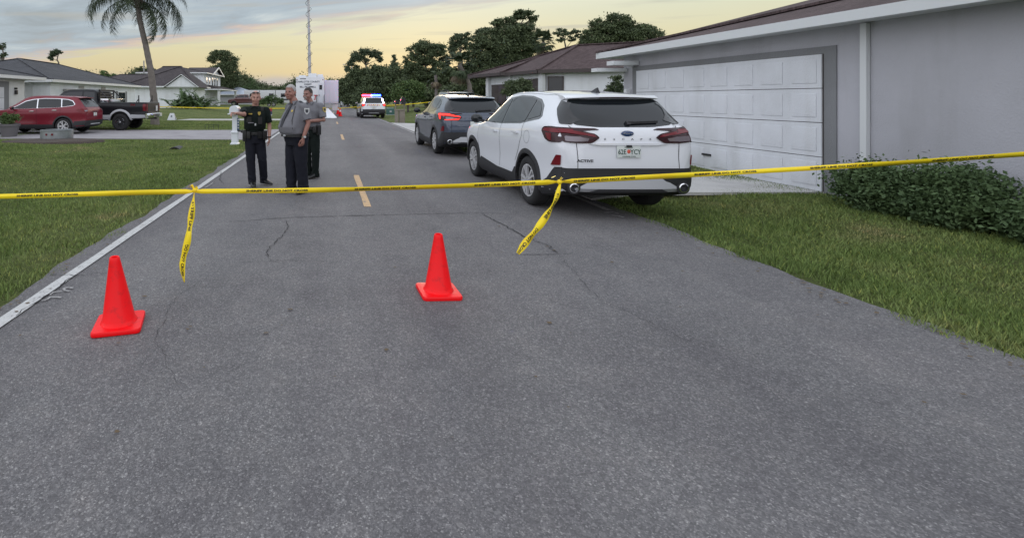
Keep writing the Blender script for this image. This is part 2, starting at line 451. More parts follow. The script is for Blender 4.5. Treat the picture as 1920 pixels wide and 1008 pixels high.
# road sheet with ragged edges
def ragged(y, s, a): return a * (math.sin(y * 1.9 + s) * .5 + math.sin(y * 4.7 + 2 * s) * .3 + math.sin(y * 11.3 + s * 3) * .2)
ys = list(np.linspace(-12, 30, 300)) + list(np.linspace(30.4, 240, 160))
mb = MB(); vs = []
for yy in ys: vs += [(-2.50 + ragged(yy, 1.0, .07), yy, 0.0), (0.8, yy, .006), (4.12 + ragged(yy, 2.3, .07), yy, 0.0)]
fs = []
for k in range(len(ys) - 1):
    for i in range(2): a = k * 3 + i; fs.append((a, a + 1, a + 4, a + 3))
mb.add(vs, fs); road = mb.build('road', M_asph, smooth=180); tag(road, kind='structure')
RZ = .010
def strip(name, x, w, y0, y1, m, step=.5, jit=.0, parent=None, z=RZ):
    b = MB(); k = max(2, int((y1 - y0) / step)); v = []
    for i in range(k + 1):
        yy = y0 + (y1 - y0) * i / k
        v += [(x - w / 2 + ragged(yy, 5, jit), yy, z), (x + w / 2 + ragged(yy, 8, jit * .4), yy, z)]
    b.add(v, [(2*i, 2*i+1, 2*i+3, 2*i+2) for i in range(k)])
    return b.build(name, m, parent or road)
strip('edge_line', -2.27, .10, -6, 9.2, M_wline, .12, .008, road)
strip('edge_line', -2.27, .095, 9.2, 120, M_wline, .3, .014, road)
strip('edge_line', 3.90, .085, 6.85, 120, M_wworn, .3, .016, road)
for y0, y1 in ((-5.2, -2.2), (7.08, 10.02), (18.75, 21.6), (30.6, 33.5), (42.8, 45.8), (55, 58), (67, 70)):
    strip('lane_dash', .562, .105, y0, y1, M_yline, .1, .006, road)

def gp(px, py):      # where a sight line through photo pixel (px, py) meets the road, in metres
    Y = CAM_H * 925 / (py - 186); return ((px - 616) * Y / 925, Y)
def crack(pts, w, seed, z=.0115):
    rr = random.Random(seed); P = [Vector((*p, z)) for p in pts]; line = [P[0]]
    for a, b_ in zip(P[:-1], P[1:]):
        k = max(2, int((b_ - a).length / .045)); nrm = Vector((-(b_ - a).y, (b_ - a).x, 0)).normalized()
        for i in range(1, k + 1): line.append(a.lerp(b_, i / k) + nrm * rr.gauss(0, .010) * (i < k))
    m_ = MB(); v = []
    for i, p in enumerate(line):
        t = (line[min(i+1, len(line)-1)] - line[max(i-1, 0)]).normalized(); nn = Vector((-t.y, t.x, 0))
        ww = w * 1.1 * (0.2 + 1.1 * rr.random()) * (.25 + .75 * math.sin(math.pi * min(.97, max(.03, i / (len(line)-1)))) ** .5)
        v += [p + nn * ww / 2, p - nn * ww / 2]
    m_.add(v, [(2*i, 2*i+1, 2*i+3, 2*i+2) for i in range(len(line)-1)])
    return m_.build('crack', M_crack, road)
crack([gp(430, 417), gp(520, 410), gp(640, 406), gp(760, 403), gp(880, 400), gp(960, 402)], .016, 1)
crack([gp(903, 402), gp(950, 425), gp(985, 446), gp(1030, 462), gp(1046, 476)], .014, 2)
crack([gp(956, 478), gp(1000, 479), gp(1070, 478)], .010, 3)
crack([gp(536, 414), gp(540, 430), gp(520, 452), gp(501, 472), gp(506, 492)], .012, 4)
crack([gp(98, 517), gp(150, 517), gp(200, 513)], .012, 5)
crack([gp(415, 322), gp(412, 338), gp(420, 346)], .014, 6)
crack([gp(450, 494), gp(530, 490), gp(640, 492)], .006, 7)
crack([gp(30, 594), gp(70, 568), gp(138, 520), gp(142, 517)], .010, 8)
crack([gp(420, 500), gp(330, 560), gp(290, 640), gp(330, 720)], .003, 9)
crack([gp(1046, 476), gp(1120, 560), gp(1290, 640), gp(1500, 680)], .004, 10)

# utility paint marks
def mark(pts, w): 
    m_ = MB(); P = [Vector((*p, .0125)) for p in pts]; v = []
    for i, p in enumerate(P):
        t = (P[min(i+1, len(P)-1)] - P[max(i-1, 0)]).normalized(); nn = Vector((-t.y, t.x, 0)); v += [p + nn * w / 2, p - nn * w / 2]
    m_.add(v, [(2*i, 2*i+1, 2*i+3, 2*i+2) for i in range(len(P)-1)]); m_.build('chalk_mark', M_wworn, road)
mark([gp(78, 566), gp(88, 564), gp(94, 559), gp(104, 559), gp(115, 560)], .018)
mark([gp(130, 548), gp(122, 547), gp(119, 543), gp(126, 541), gp(137, 542)], .018)
mark([gp(94, 555), gp(100, 550), gp(116, 548)], .014)
mark([gp(1132, 400), gp(1150, 399), gp(1160, 402)], .03)
mark([gp(1145, 405), gp(1158, 406), gp(1170, 409)], .03)
mark([gp(384, 353), gp(392, 349), gp(399, 344)], .02)

def slab(name, poly, z, m, th=.05):
    b = MB(); b.prism([(x, y, z - th) for x, y in poly], (0, 0, th)); o = b.build(name, m); tag(o, kind='structure'); return o
slab('driveway', [(-2.44, 18.4), (-3.4, 18.9), (-7, 19.2), (-12, 19.4), (-30, 19.6), (-30, 28.2), (-13.2, 28.2), (-12.2, 24.9), (-7, 24.5), (-3.4, 24.6), (-2.44, 25.3)], .016, M_drive)
slab('walkway', [(-2.45, 35.0), (-3.4, 36.2), (-30, 36.6), (-30, 38.3), (-3.4, 38.2), (-2.45, 39.2)], .022, M_walk)
slab('apron', [(4.05, 23.4), (5.4, 24.2), (16, 24.4), (16, 31.0), (5.4, 31.2), (4.05, 32.2)], .022, M_walk)
slab('forecourt', [(4.05, 2.2), (4.9, 2.75), (8.6, 2.9), (8.6, 9.0), (4.9, 8.9), (4.05, 9.6)], .020, M_walk) if False else None

# lawn blades: real geometry near the camera
def blades(name, n, xr, yr, seed, keep, h=(.020, .052), falloff=1.3):
    g = np.random.default_rng(seed)
    u = g.random(n)
    y0, y1 = yr
    # density ~ 1 / y^falloff
    e = 1 - falloff
    y = (y0 ** e + u * (y1 ** e - y0 ** e)) ** (1 / e)
    x = xr[0] + g.random(n) * (xr[1] - xr[0])
    k = keep(x, y, g.random(n)); x, y = x[k], y[k]; n = len(x)
    z = ground_z(x, y)
    pt = .6 + .8 * (np.sin(x * 2.3 + np.sin(y * 1.7) * 2) * np.sin(y * 2.9 + x) * .5 + .5)
    hh = (h[0] + g.random(n) * (h[1] - h[0])) * pt; ww = (.0026 + .0022 * g.random(n)) * (1 + y * .13)
    a = g.random(n) * 6.283; ca, sa = np.cos(a) * ww, np.sin(a) * ww
    la = g.random(n) * 6.283; ln = hh * (.25 + .8 * g.random(n))
    v = np.empty((n, 3, 3))
    v[:, 0] = np.stack([x - ca, y - sa, z - .01], -1); v[:, 1] = np.stack([x + ca, y + sa, z - .01], -1)
    v[:, 2] = np.stack([x + np.cos(la) * ln, y + np.sin(la) * ln, z + hh], -1)
    me = bpy.data.meshes.new(name); me.vertices.add(n * 3); me.vertices.foreach_set('co', v.ravel())
    me.loops.add(n * 3); me.loops.foreach_set('vertex_index', np.arange(n * 3)); me.polygons.add(n)
    me.polygons.foreach_set('loop_start', np.arange(n) * 3); me.update(calc_edges=True); me.materials.append(M_blade)
    return me
def keep_l(x, y, r):
    edge = -2.46 - .09 * np.sin(y * 3.1) * np.sin(y * 1.3) - .05 * np.sin(y * 9.7 + np.sin(y * 4)) - .22 * r ** 2
    d1 = (y > 18.75) & (y < 24.8) & (x > -13)
    mulch = ((x + 9.9) / 1.85) ** 2 + ((y - 17.75) / 1.05) ** 2 < 1
    return (x < edge) & ~d1 & ~mulch & (x > -.72 * y - 1.0)
def keep_r(x, y, r):
    return (x > 4.03 + .10 * np.sin(y * 2.7) * np.sin(y * 1.1) + .05 * np.sin(y * 8.9 + np.sin(y * 5)) + .24 * r ** 2) & (x < 2.4 * y + 2) & ~((y > 24) & (y < 31.4))
gmesh = blades('lawn_grass', 640000, (-24, -2.3), (2.6, 34), 3, keep_l)
tag(new_obj('grass', gmesh), 'short green lawn grass on the verge left of the road', 'grass', kind='stuff')
gmesh = blades('lawn_grass', 600000, (4.0, 14), (1.0, 34), 4, keep_r)
tag(new_obj('grass', gmesh), 'short green lawn grass on the verge right of the road', 'grass', kind='stuff')
# ---------------------------------------------------------------- vehicles
M_tyre = mat('tyre_rubber', (.018, .018, .019), .85, bump=(30, .3, .01))
M_black = mat('black_plastic', (.022, .022, .025), .55, bump=(180, .25, .002))
M_gloss = mat('gloss_black', (.010, .010, .012), .15, coat=.6)
M_glass = mat('tinted_glass', (.012, .015, .018), .04, spec=.55)
M_alloy = mat('alloy_rim', (.60, .60, .61), .35, metal=.35)
M_dalloy = mat('rim_recess', (.06, .06, .065), .45, metal=.5)
M_chrome = mat('chrome', (.75, .76, .78), .12, metal=1.0)
M_silver = mat('silver_plastic', (.42, .43, .45), .5, metal=.1)
M_redlamp = mat('red_lamp_lens', (.15, .004, .010), .28, spec=.35, coat=.15)
M_dredlamp = mat('dark_red_lens', (.030, .004, .007), .25, spec=.35, coat=.15)
M_clear = mat('clear_lamp', (.20, .17, .19), .15, coat=.5, metal=.2)
M_lit = mat('lit_red_lamp', (.5, .01, .01), .3, emit=((1.0, .03, .018), 1.5))
M_gap = mat('shut_line', (.012, .012, .013), .8)
M_plate = mat('plate_white', (.62, .66, .64), .45)
M_plateink = mat('plate_green', (.015, .06, .045), .5)
M_orange = mat('orange_print', (.65, .10, .06), .5)
M_under = mat('underbody', (.012, .012, .012), .9)
def paint(name, col, metal=0.0, rough=.35):
    return mat(name, col, rough, metal=metal, coat=1.0, spec=.5, coatr=.03)
M_white = paint('white_car_paint', (.74, .76, .80))
M_blueg = paint('blue_grey_car_paint', (.065, .080, .115), .55, .38)
M_redp = mat('dark_red_car_paint', (.17, .002, .015), .40, metal=.15, coat=.40, coatr=.05)
M_blackp = mat('black_car_paint', (.006, .007, .010), .40, spec=.3, coat=.18, coatr=.08)
M_darkp = paint('dark_green_car_paint', (.018, .022, .022), .3)
M_maroon = paint('maroon_car_paint', (.075, .012, .014))

class Shell:
    """car body lofted along local +Y (forward), rear axle at y=0"""
    def __init__(s, prof, width, belt, rail, bot, ys, crown=.055, bulge=.012, wheel=(.0, 2.71), hips=True):
        ZT, W, BE, WR, ZB = (pchip(*zip(*t)) for t in (prof, width, belt, rail, bot))
        s.prof = ZT; s.W = W; rings = []
        for y in ys:
            zt, w, zb, wr = ZT(y), W(y), ZB(y), min(WR(y), W(y) - .015)
            be = min(BE(y), zt - .03); be = max(be, zb + .06); wb = w - .035
            cr = min(crown, (zt - be) * .5)
            h = max(zt - zb, .05)
            half = [(0, zb), (max(w - .16, w * .5), zb), (w - .035, zb + .05 * min(1, h)), (w - .006, zb + min(.17, (be - zb) * .3)), (w - .016, zb + (be - zb) * .46),
                    (w, zb + (be - zb) * .74), (w - .006, zb + (be - zb) * .86), (wb, be), (wb + (wr - wb) * .5 + bulge, be + (zt - cr - be) * .5), (wr, zt - cr),
                    (wr - .09 * min(1, wr), zt - cr * .45), (wr * .5, zt - cr * .10), (0, zt)]
            # refine with catmull-rom
            P = [np.array(p) for p in half]; out = [P[0], P[1]]
            for k in range(1, len(P) - 1):
                p0, p1, p2, p3 = P[k-1], P[k], P[k+1], P[min(k+2, len(P)-1)]
                for t in (1/3, 2/3, 1):
                    q = .5 * ((2*p1) + (-p0+p2)*t + (2*p0-5*p1+4*p2-p3)*t*t + (-p0+3*p1-3*p2+p3)*t**3)
                    out.append(q)
            ring = [(p[0], y, p[1]) for p in out] + [(-p[0], y, p[1]) for p in out[-2:0:-1]]
            rings.append(ring)
        mb = MB(); mb.loft(rings, caps=True); s.mb = mb
    def finish(s, root, m, arches=((.0, .36), (2.71, .36)), hw=.95, cut=None, name='body', low=.36):
        me = s.mb.mesh([m, M_under], 180, name)
        bm = bmesh.new(); bm.from_mesh(me); bmesh.ops.remove_doubles(bm, verts=bm.verts, dist=1e-4)
        bmesh.ops.recalc_face_normals(bm, faces=bm.faces); bm.to_mesh(me)
        s.bvh = BVHTree.FromBMesh(bm); bm.free()
        me.set_sharp_from_angle(angle=R(38))
        o = new_obj(name, me)
        cb = MB()
        for y, r, zc in arches:
            for sx in (-1, 1):
                cb.lathe([(.001, sx * .52), (r, sx * .52), (r, sx * (hw + .2)), (.001, sx * (hw + .2))], 36, 'x', (0, y, zc))
        for bx in (cut or []): cb.box(*bx)
        cm = cb.mesh([M_under]); bmx = bmesh.new(); bmx.from_mesh(cm); bmesh.ops.remove_doubles(bmx, verts=bmx.verts, dist=1e-4); bmesh.ops.recalc_face_normals(bmx, faces=bmx.faces); bmx.to_mesh(cm); bmx.free()
        co = new_obj('cutter', cm)
        md = o.modifiers.new('b', 'BOOLEAN'); md.operation = 'DIFFERENCE'; md.object = co; md.solver = 'EXACT'
        apply_mods(o); bpy.data.objects.remove(co)
        while len(o.data.materials) < 3: o.data.materials.append(M_under)
        o.data.materials[2] = M_black
        for p in o.data.polygons:
            if p.normal.z < -.75 and p.center.z < .5: p.material_index = 1
            elif p.center.z < low: p.material_index = 2
        o.parent = root; s.body = o; s.root = root
        return o
    def cast(s, u, v, side):
        o, d = {'L': ((-4, u, v), (1, 0, 0)), 'R': ((4, u, v), (-1, 0, 0)), 'B': ((u, -6, v), (0, 1, 0)), 'F': ((u, 9, v), (0, -1, 0)), 'T': ((u, v, 6), (0, 0, -1))}[side]
        h = s.bvh.ray_cast(Vector(o), Vector(d))
        if h[0] is None:
            q = {'L': (-.9, u, v), 'R': (.9, u, v), 'B': (u, -.9, v), 'F': (u, 3.5, v), 'T': (u, v, 1.6)}[side]
            h = s.bvh.find_nearest(Vector(q))
        n = h[1].copy()
        if n.dot(Vector(d)) > 0: n = -n
        return h[0], n
    def panel(s, name, poly, side, m, off=.004, grid=.07, parent=None, skirt=.012, depth=0.0, flat=False):
        """polygon in side view (y,z) or end view (x,z) laid onto the body as a thin raised piece"""
        bm = bmesh.new(); vs = [bm.verts.new((u, v, 0)) for u, v in poly]; bm.faces.new(vs)
        us = [p[0] for p in poly]; vv = [p[1] for p in poly]
        for k in range(1, int((max(us) - min(us)) / grid) + 1):
            bmesh.ops.bisect_plane(bm, geom=bm.verts[:] + bm.edges[:] + bm.faces[:], plane_co=(min(us) + k * grid, 0, 0), plane_no=(1, 0, 0))
        for k in range(1, int((max(vv) - min(vv)) / grid) + 1):
            bmesh.ops.bisect_plane(bm, geom=bm.verts[:] + bm.edges[:] + bm.faces[:], plane_co=(0, min(vv) + k * grid, 0), plane_no=(0, 1, 0))
        bound = [e for e in bm.edges if e.is_boundary]
        res = {}
        for v in bm.verts: res[v] = s.cast(v.co.x, v.co.y, side)
        low = {}
        if skirt:
            for e in bound:
                for v in e.verts:
                    if v not in low:
                        p, n = res[v]; low[v] = bm.verts.new(p - n * skirt)
        for v, (p, n) in res.items(): v.co = p + n * off
        if skirt:
            for e in bound:
                a, b = e.verts; bm.faces.new((a, b, low[b], low[a]))
        bmesh.ops.recalc_face_normals(bm, faces=bm.faces)
        bmesh.ops.triangulate(bm, faces=[f for f in bm.faces if len(f.verts) > 4])
        me = bpy.data.meshes.new(name); bm.to_mesh(me); bm.free(); me.materials.append(m)
        me.polygons.foreach_set('use_smooth', [True] * len(me.polygons)); me.set_sharp_from_angle(angle=R(40))
        return new_obj(name, me, parent or s.root)
    def line(s, name, pts, side, w=.008, m=None, off=.003, parent=None):
        """thin strip following a polyline on the body"""
        v = []; P = []
        for a, b in zip(pts[:-1], pts[1:]):
            k = max(1, int(math.dist(a, b) / .05))
            for i in range(k): P.append((a[0] + (b[0]-a[0])*i/k, a[1] + (b[1]-a[1])*i/k))
        P.append(pts[-1])
        for i, p in enumerate(P):
            q0 = P[max(i-1, 0)]; q1 = P[min(i+1, len(P)-1)]; dx, dy = q1[0]-q0[0], q1[1]-q0[1]; l = math.hypot(dx, dy) or 1
            nx, ny = -dy/l*w/2, dx/l*w/2
            for sg in (1, -1):
                h, n = s.cast(p[0] + sg*nx, p[1] + sg*ny, side); v.append(h + n * off)
        mb = MB(); mb.add(v, [(2*i, 2*i+1, 2*i+3, 2*i+2) for i in range(len(P)-1)])
        return mb.build(name, m or M_gap, parent or s.root)
    def arch(s, y, zc, r0, r1, side, m, a0=-8, a1=188, off=.014):
        n = 22; poly = [(y + r1*math.cos(R(a0+(a1-a0)*i/n)), zc + r1*math.sin(R(a0+(a1-a0)*i/n))) for i in range(n+1)]
        inner = [(y + r0*math.cos(R(a0+(a1-a0)*i/n)), zc + r0*math.sin(R(a0+(a1-a0)*i/n))) for i in range(n+1)]
        v = []
        for (pa, pb) in zip(poly, inner):
            for t in (0, .5, 1):
                h, nn = s.cast(pa[0]+(pb[0]-pa[0])*t, pa[1]+(pb[1]-pa[1])*t, side); v.append(h + nn * (off if t > 0 else .001))
            v.append(v[-1] + Vector((.06 if side == 'L' else -.06, 0, 0)))
        f = []
        for i in range(n):
            for j in range(3): a = i*4+j; f.append((a, a+1, a+5, a+4))
        mb = MB(); mb.add(v, f); return mb.build('arch_trim', m, s.root, smooth=50)

def rpoly(pts, r=.03, n=3):
    """round the corners of a polygon"""
    out = []; k = len(pts)
    for i in range(k):
        p0, p1, p2 = (Vector(pts[(i+j) % k]) for j in (-1, 0, 1)); a, b = (p0-p1), (p2-p1)
        rr = min(r, a.length*.45, b.length*.45); a = p1 + a.normalized()*rr; b = p1 + b.normalized()*rr
        for t in range(n+1):
            t /= n; q = a*(1-t)**2 + p1*2*t*(1-t) + b*t*t; out.append((q.x, q.y))
    return out

WHEELS = {}
def wheel_meshes(r, w, spokes, key, rim=None, dark=None, rr=.67):
    if key in WHEELS: return WHEELS[key]
    rim = rim or M_alloy; dark = dark or M_dalloy
    t = MB(); ri = r * rr
    t.lathe([(ri*.96, -w*.40), (ri, -w*.46), (r*.80, -w*.52), (r*.93, -w*.47), (r*.985, -w*.36), (r, -w*.2), (r, w*.2), (r*.985, w*.36), (r*.93, w*.47), (r*.80, w*.52), (ri, w*.46), (ri*.96, w*.40)], 40, 'x')
    tm = t.mesh(M_tyre, 60)
    m = MB(); m.cm = 0
    m.lathe([(ri*.98, -w*.44), (ri*.985, -w*.47), (ri*.90, -w*.465), (ri*.87, -w*.30), (ri*.86, w*.35)], 40, 'x')
    m.lathe([(.001, -w*.44), (ri*.13, -w*.44), (ri*.2, -w*.40), (ri*.24, -w*.25)], 20, 'x')
    for k in range(spokes):
        a = 2*math.pi*k/spokes
        for da, wd in ((-.12, .030), (.12, .030)) if spokes <= 6 else ((0, .036),):
            b0, b1 = a + da*.4, a + da*1.6
            p = [( -w*.42, ri*.14*math.cos(b0), ri*.14*math.sin(b0)), (-w*.45, ri*.92*math.cos(b1), ri*.92*math.sin(b1))]
            m.bar(p[0], p[1], wd, .03, up=(1, 0, 0))
    m.cm = 1
    m.lathe([(ri*.88, -w*.20), (.001, -w*.16)], 30, 'x')
    rm = m.mesh([rim, dark], 40)
    WHEELS[key] = (tm, rm); return WHEELS[key]

def wheels(root, ya, hw, r, w, spokes, key, **k):
    tm, rm = wheel_meshes(r, w, spokes, key, **k)
    for y in ya:
        for sx in (-1, 1):
            o = new_obj('wheel', tm, root); o.location = (sx * (hw - w/2), y, r)
            if sx > 0: o.rotation_euler = (0, 0, math.pi)
            q = new_obj('rim', rm, o)

def plate(root, loc, rot, txt, green=False):
    p = MB(); p.box(-.152, .152, -.006, .0, -.076, .076); o = p.build('license_plate', M_plate, root, bevel=.004); o.location = loc; o.rotation_euler = rot
    if txt:
        a, b = txt
        lettering('plate_text', a, .088, M_plateink, o, (-.086, -.0075, -.004), (R(90), 0, 0), bold=.001, xscale=.80)
        if b: lettering('plate_text', b, .088, M_plateink, o, (.086, -.0075, -.004), (R(90), 0, 0), bold=.001, xscale=.80)
        m_ = MB(); m_.sphere((0, -.004, .004), (.026, .006, .028), 10, 6); m_.build('orange_emblem', M_orange, o, smooth=180)
        lettering('plate_text', 'FLORIDA', .026, M_plateink, o, (0, -.0075, .056), (R(90), 0, 0))
        lettering('plate_text', 'SUNSHINE STATE', .022, M_plateink, o, (0, -.0075, -.060), (R(90), 0, 0))
    return o

def mirror_part(root, sx, loc, m, size=(.20, .10, .14)):
    x, y, z = loc
    b = MB(); b.bar((sx*(x-.14), y+.02, z-.05), (sx*(x-.03), y, z-.03), .05, .04)
    b.sphere((sx*x, y, z), (size[0]/2, size[1]/2, size[2]/2), 14, 8); o = b.build('side_mirror', m, root, smooth=60)
    g = MB(); g.sphere((sx*x, y - size[1]*.30, z), (size[0]*.40, size[1]*.25, size[2]*.40), 12, 6); g.build('mirror_glass', M_glass, o, smooth=180)

def handle(sh, y, z, side, m=None):
    h, n = sh.cast(y, z, side); b = MB()
    b.bar(h + n*.028 + Vector((0, -.10, 0)), h + n*.028 + Vector((0, .10, 0)), .016, .030, up=(0, 0, 1))
    b.bar(h - n*.01 + Vector((0, -.085, 0)), h + n*.03 + Vector((0, -.085, 0)), .03, .022)
    b.bar(h - n*.01 + Vector((0, .085, 0)), h + n*.03 + Vector((0, .085, 0)), .03, .022)
    b.build('door_handle', m or sh.paint, sh.root, bevel=.006)

def stations(a, b, n, dense=((.0, .12), (.88, 1.0))):
    t = np.linspace(0, 1, n); u = list(t)
    for lo, hi in dense: u += list(np.linspace(lo, hi, 26))
    return [a + (b - a) * q for q in sorted(set(np.round(u, 4)))]

def crossover(name, label, loc, rz, m, lit=False, plate_txt=None, letters=None, trim=None, hgt=1.0, group=None, dark_rails=False):
    root = thing(name, label, 'car', loc, rz, group)
    prof = [(-.955, .70), (-.953, .90), (-.945, 1.02), (-.915, 1.13), (-.86, 1.20), (-.74, 1.36), (-.60, 1.52), (-.50, 1.592), (-.36, 1.622), (0, 1.658), (.5, 1.688), (.95, 1.69), (1.35, 1.665), (1.62, 1.60), (1.95, 1.42), (2.30, 1.205), (2.48, 1.105), (2.9, 1.04), (3.25, .965), (3.47, .86), (3.57, .74), (3.62, .60), (3.63, .52)]
    prof = [(y, z * hgt) for y, z in prof]
    width = [(-.955, .70), (-.945, .765), (-.92, .82), (-.86, .865), (-.75, .895), (-.5, .915), (-.1, .935), (.4, .932), (1.2, .925), (2.2, .925), (2.75, .935), (3.1, .915), (3.35, .86), (3.5, .77), (3.58, .67), (3.63, .52)]
    belt = [(-.955, .95), (-.9, 1.06), (-.7, 1.17), (-.3, 1.19), (.4, 1.135), (1.2, 1.10), (2.2, 1.065), (3.63, .98)]
    rail = [(-.955, .62), (-.9, .68), (-.7, .66), (-.45, .605), (0, .60), (1.0, .61), (1.6, .61), (2.0, .67), (2.4, .76), (2.7, .80), (3.2, .76), (3.63, .45)]
    bot = [(-.955, .46), (-.9, .36), (-.7, .27), (-.3, .21), (.5, .20), (2.2, .20), (3.2, .21), (3.5, .24), (3.63, .36)]
    sh = Shell(prof, width, belt, rail, bot, stations(-.955, 3.63, 70)); sh.paint = m
    sh.finish(root, m, ((0, .405, .355), (2.71, .405, .355)))
    # side glass: front door, rear door, quarter window, black surround
    for sd in 'LR':
        sur = rpoly([(2.34, 1.125), (2.02, 1.30), (1.68, 1.475), (1.35, 1.575), (.9, 1.615), (.45, 1.60), (.1, 1.55), (-.12, 1.46), (-.30, 1.305), (-.26, 1.265), (.35, 1.175), (1.2, 1.135)], .03)
        su = sh.panel('window_surround', sur, sd, M_gloss, .002)
        for nm, pl in (('front_window', [(2.22, 1.16), (1.98, 1.29), (1.66, 1.448), (1.32, 1.55), (1.245, 1.562), (1.165, 1.152), (1.9, 1.14)]),
                       ('rear_window', [(1.185, 1.572), (.9, 1.587), (.46, 1.575), (.235, 1.545), (.20, 1.225), (.36, 1.203), (1.105, 1.157)]),
                       ('quarter_window', [(.185, 1.532), (.08, 1.51), (-.09, 1.425), (-.235, 1.31), (.155, 1.237)])):
            sh.panel(nm, rpoly(pl, .035), sd, M_glass, .007, parent=su, skirt=.004)
        # cladding: sill and arch trim
        sh.panel('sill_cladding', [(2.30, .21), (2.30, .33), (2.16, .47), (1.3, .40), (.55, .40), (.46, .50), (.40, .40), (.40, .21)], sd, M_black, .012)
        for ya in (0, 2.71): sh.arch(ya, .355, .405, .475, sd, M_black)
        sh.line('door_gap', [(1.17, 1.14), (1.15, .9), (1.16, .42)], sd)
        sh.line('door_gap', [(.20, 1.21), (.17, 1.0), (.30, .80), (.46, .60)], sd)
        sh.line('door_gap', [(2.33, 1.10), (2.36, .8), (2.28, .38)], sd)
        handle(sh, 1.38, 1.00, sd); handle(sh, .42, 1.04, sd)
        fl = [( -.02 + .105*math.cos(R(a)), 1.00 + .095*math.sin(R(a))) for a in range(0, 361, 30)]
        if sd == 'L': sh.line('fuel_door', fl, sd, .006, m=MATS.setdefault('soft_gap', mat('soft_gap', tuple(c*.35 for c in m.node_tree.nodes['Principled BSDF'].inputs[0].default_value[:3]), .6)))
    # tailgate glass with dark shoulders
    for sd in 'LR': sh.panel('shoulder_trim', rpoly([(-.46, 1.535), (-.60, 1.50), (-.80, 1.265), (-.82, 1.215), (-.74, 1.225), (-.52, 1.42)], .02), sd, M_gloss, .012, grid=.04)
    rg = sh.panel('rear_glass', rpoly([(-.60, 1.545), (.60, 1.545), (.655, 1.31), (.64, 1.215), (.35, 1.185), (-.35, 1.185), (-.64, 1.215), (-.655, 1.31)], .05), 'B', M_glass, .005)
    w = MB(); p, n = sh.cast(.05, 1.225, 'B'); q, n2 = sh.cast(.44, 1.24, 'B'); w.bar(p + n*.03, q + n2*.025, .022, .03); w.bar(p - n*.01, p + n*.04, .05); w.build('rear_wiper', M_black, rg)
    # spoiler
    sp = MB(); rings = []
    for x in np.linspace(-.63, .63, 15):
        e = (abs(x) / .63) ** 3 * .09; c = .022 * (1 - (x/.63)**2)
        rings.append([(x, -.33, 1.612 + c), (x, -.50, 1.598 + c), (x, -.66 + e, 1.572 + c), (x, -.665 + e, 1.557 + c), (x, -.60 + e, 1.545 + c), (x, -.46, 1.545 + c)])
    sp.loft(rings); spo = sp.build('spoiler', m, root, smooth=35)
    u = MB(); u.box(-.20, .20, -.648, -.636, 1.566, 1.58); u.build('brake_light', M_dredlamp, spo)
    # tail lamps wrapping round the corner: side piece and tailgate piece
    for sx, sd in ((-1, 'L'), (1, 'R')):
        tl = sh.panel('tail_lamp', rpoly([(sx*.36, 1.055), (sx*.42, 1.10), (sx*.70, 1.155), (sx*.82, 1.165), (sx*.82, 1.00), (sx*.66, .985), (sx*.46, .985)], .025), 'B', M_dredlamp, .018)
        sh.panel('lamp_red', rpoly([(sx*.40, 1.062), (sx*.44, 1.09), (sx*.70, 1.135), (sx*.82, 1.142), (sx*.82, 1.108), (sx*.60, 1.085)], .012), 'B', M_lit if lit else M_redlamp, .024, parent=tl)
        sh.panel('lamp_clear', rpoly([(sx*.50, 1.045), (sx*.62, 1.062), (sx*.795, 1.068), (sx*.795, 1.012), (sx*.66, 1.006), (sx*.52, 1.010)], .012), 'B', M_clear, .023, parent=tl)
        if lit: sh.panel('lamp_red', rpoly([(sx*.42, 1.03), (sx*.82, 1.005), (sx*.82, .992), (sx*.48, .992)], .01), 'B', M_lit, .025, parent=tl)
        t2 = sh.panel('tail_lamp', rpoly([(-.90, 1.165), (-.70, 1.185), (-.52, 1.178), (-.48, 1.13), (-.60, 1.02), (-.72, .985), (-.90, .99)], .03), sd, M_dredlamp, .016)
        sh.panel('lamp_red', rpoly([(-.88, 1.148), (-.70, 1.165), (-.55, 1.158), (-.53, 1.125), (-.70, 1.115), (-.88, 1.105)], .015), sd, M_lit if lit else M_redlamp, .021, parent=t2)
        sh.panel('lamp_red', rpoly([(-.74, 1.10), (-.60, 1.10), (-.68, 1.02), (-.76, 1.005)], .015), sd, M_lit if lit else M_redlamp, .020, parent=t2)
        # bumper reflectors
        sh.panel('reflector', rpoly([(-.84, .83), (-.90, .83), (-.885, .70), (-.72, .68), (-.76, .73)], .008), sd, M_redlamp, .014, grid=.03)
        sh.line('tailgate_gap', [(sx*.70, 1.20), (sx*.655, 1.15), (sx*.66, 1.0), (sx*.645, .80), (sx*.65, .66)], 'B', .008)
        sh.panel('mirror_base', [(2.24, 1.13), (2.12, 1.13), (2.12, 1.18)], sd, M_black, .02)
        mirror_part(root, sx, (1.02, 2.12, 1.19), M_black if name != 'blue' else m, (.22, .16, .17))
    sh.line('tailgate_gap', [(-.65, .66), (.65, .66)], 'B', .008)
    # rear bumper: black lower part, silver skid, exhausts
    sh.panel('lower_bumper', [(-.84, .67), (-.78, .665), (.78, .665), (.84, .67), (.84, .42), (.76, .36), (-.76, .36), (-.84, .42)], 'B', M_black, .012)
    for sx, sd in ((-1, 'L'), (1, 'R')): sh.panel('lower_bumper', [(-.90, .675), (-.80, .665), (-.64, .50), (-.50, .43), (-.46, .36), (-.90, .36)], sd, M_black, .011, grid=.04)
    sk = MB(); rings = []
    for x in np.linspace(-.84, .84, 17):
        e = (abs(x)/.84)**4 * .13; d = max(0, (abs(x) - .70) / .14) * .10
        rings.append([(x, -.93 + e, .55 - d*.3), (x, -.975 + e, .54 - d*.4), (x, -.995 + e, .405 - d*.1), (x, -.96 + e, .36), (x, -.80 + e, .35), (x, -.80 + e, .50)])
    sk.loft(rings); so = sk.build('skid_plate', M_silver, root, smooth=40)
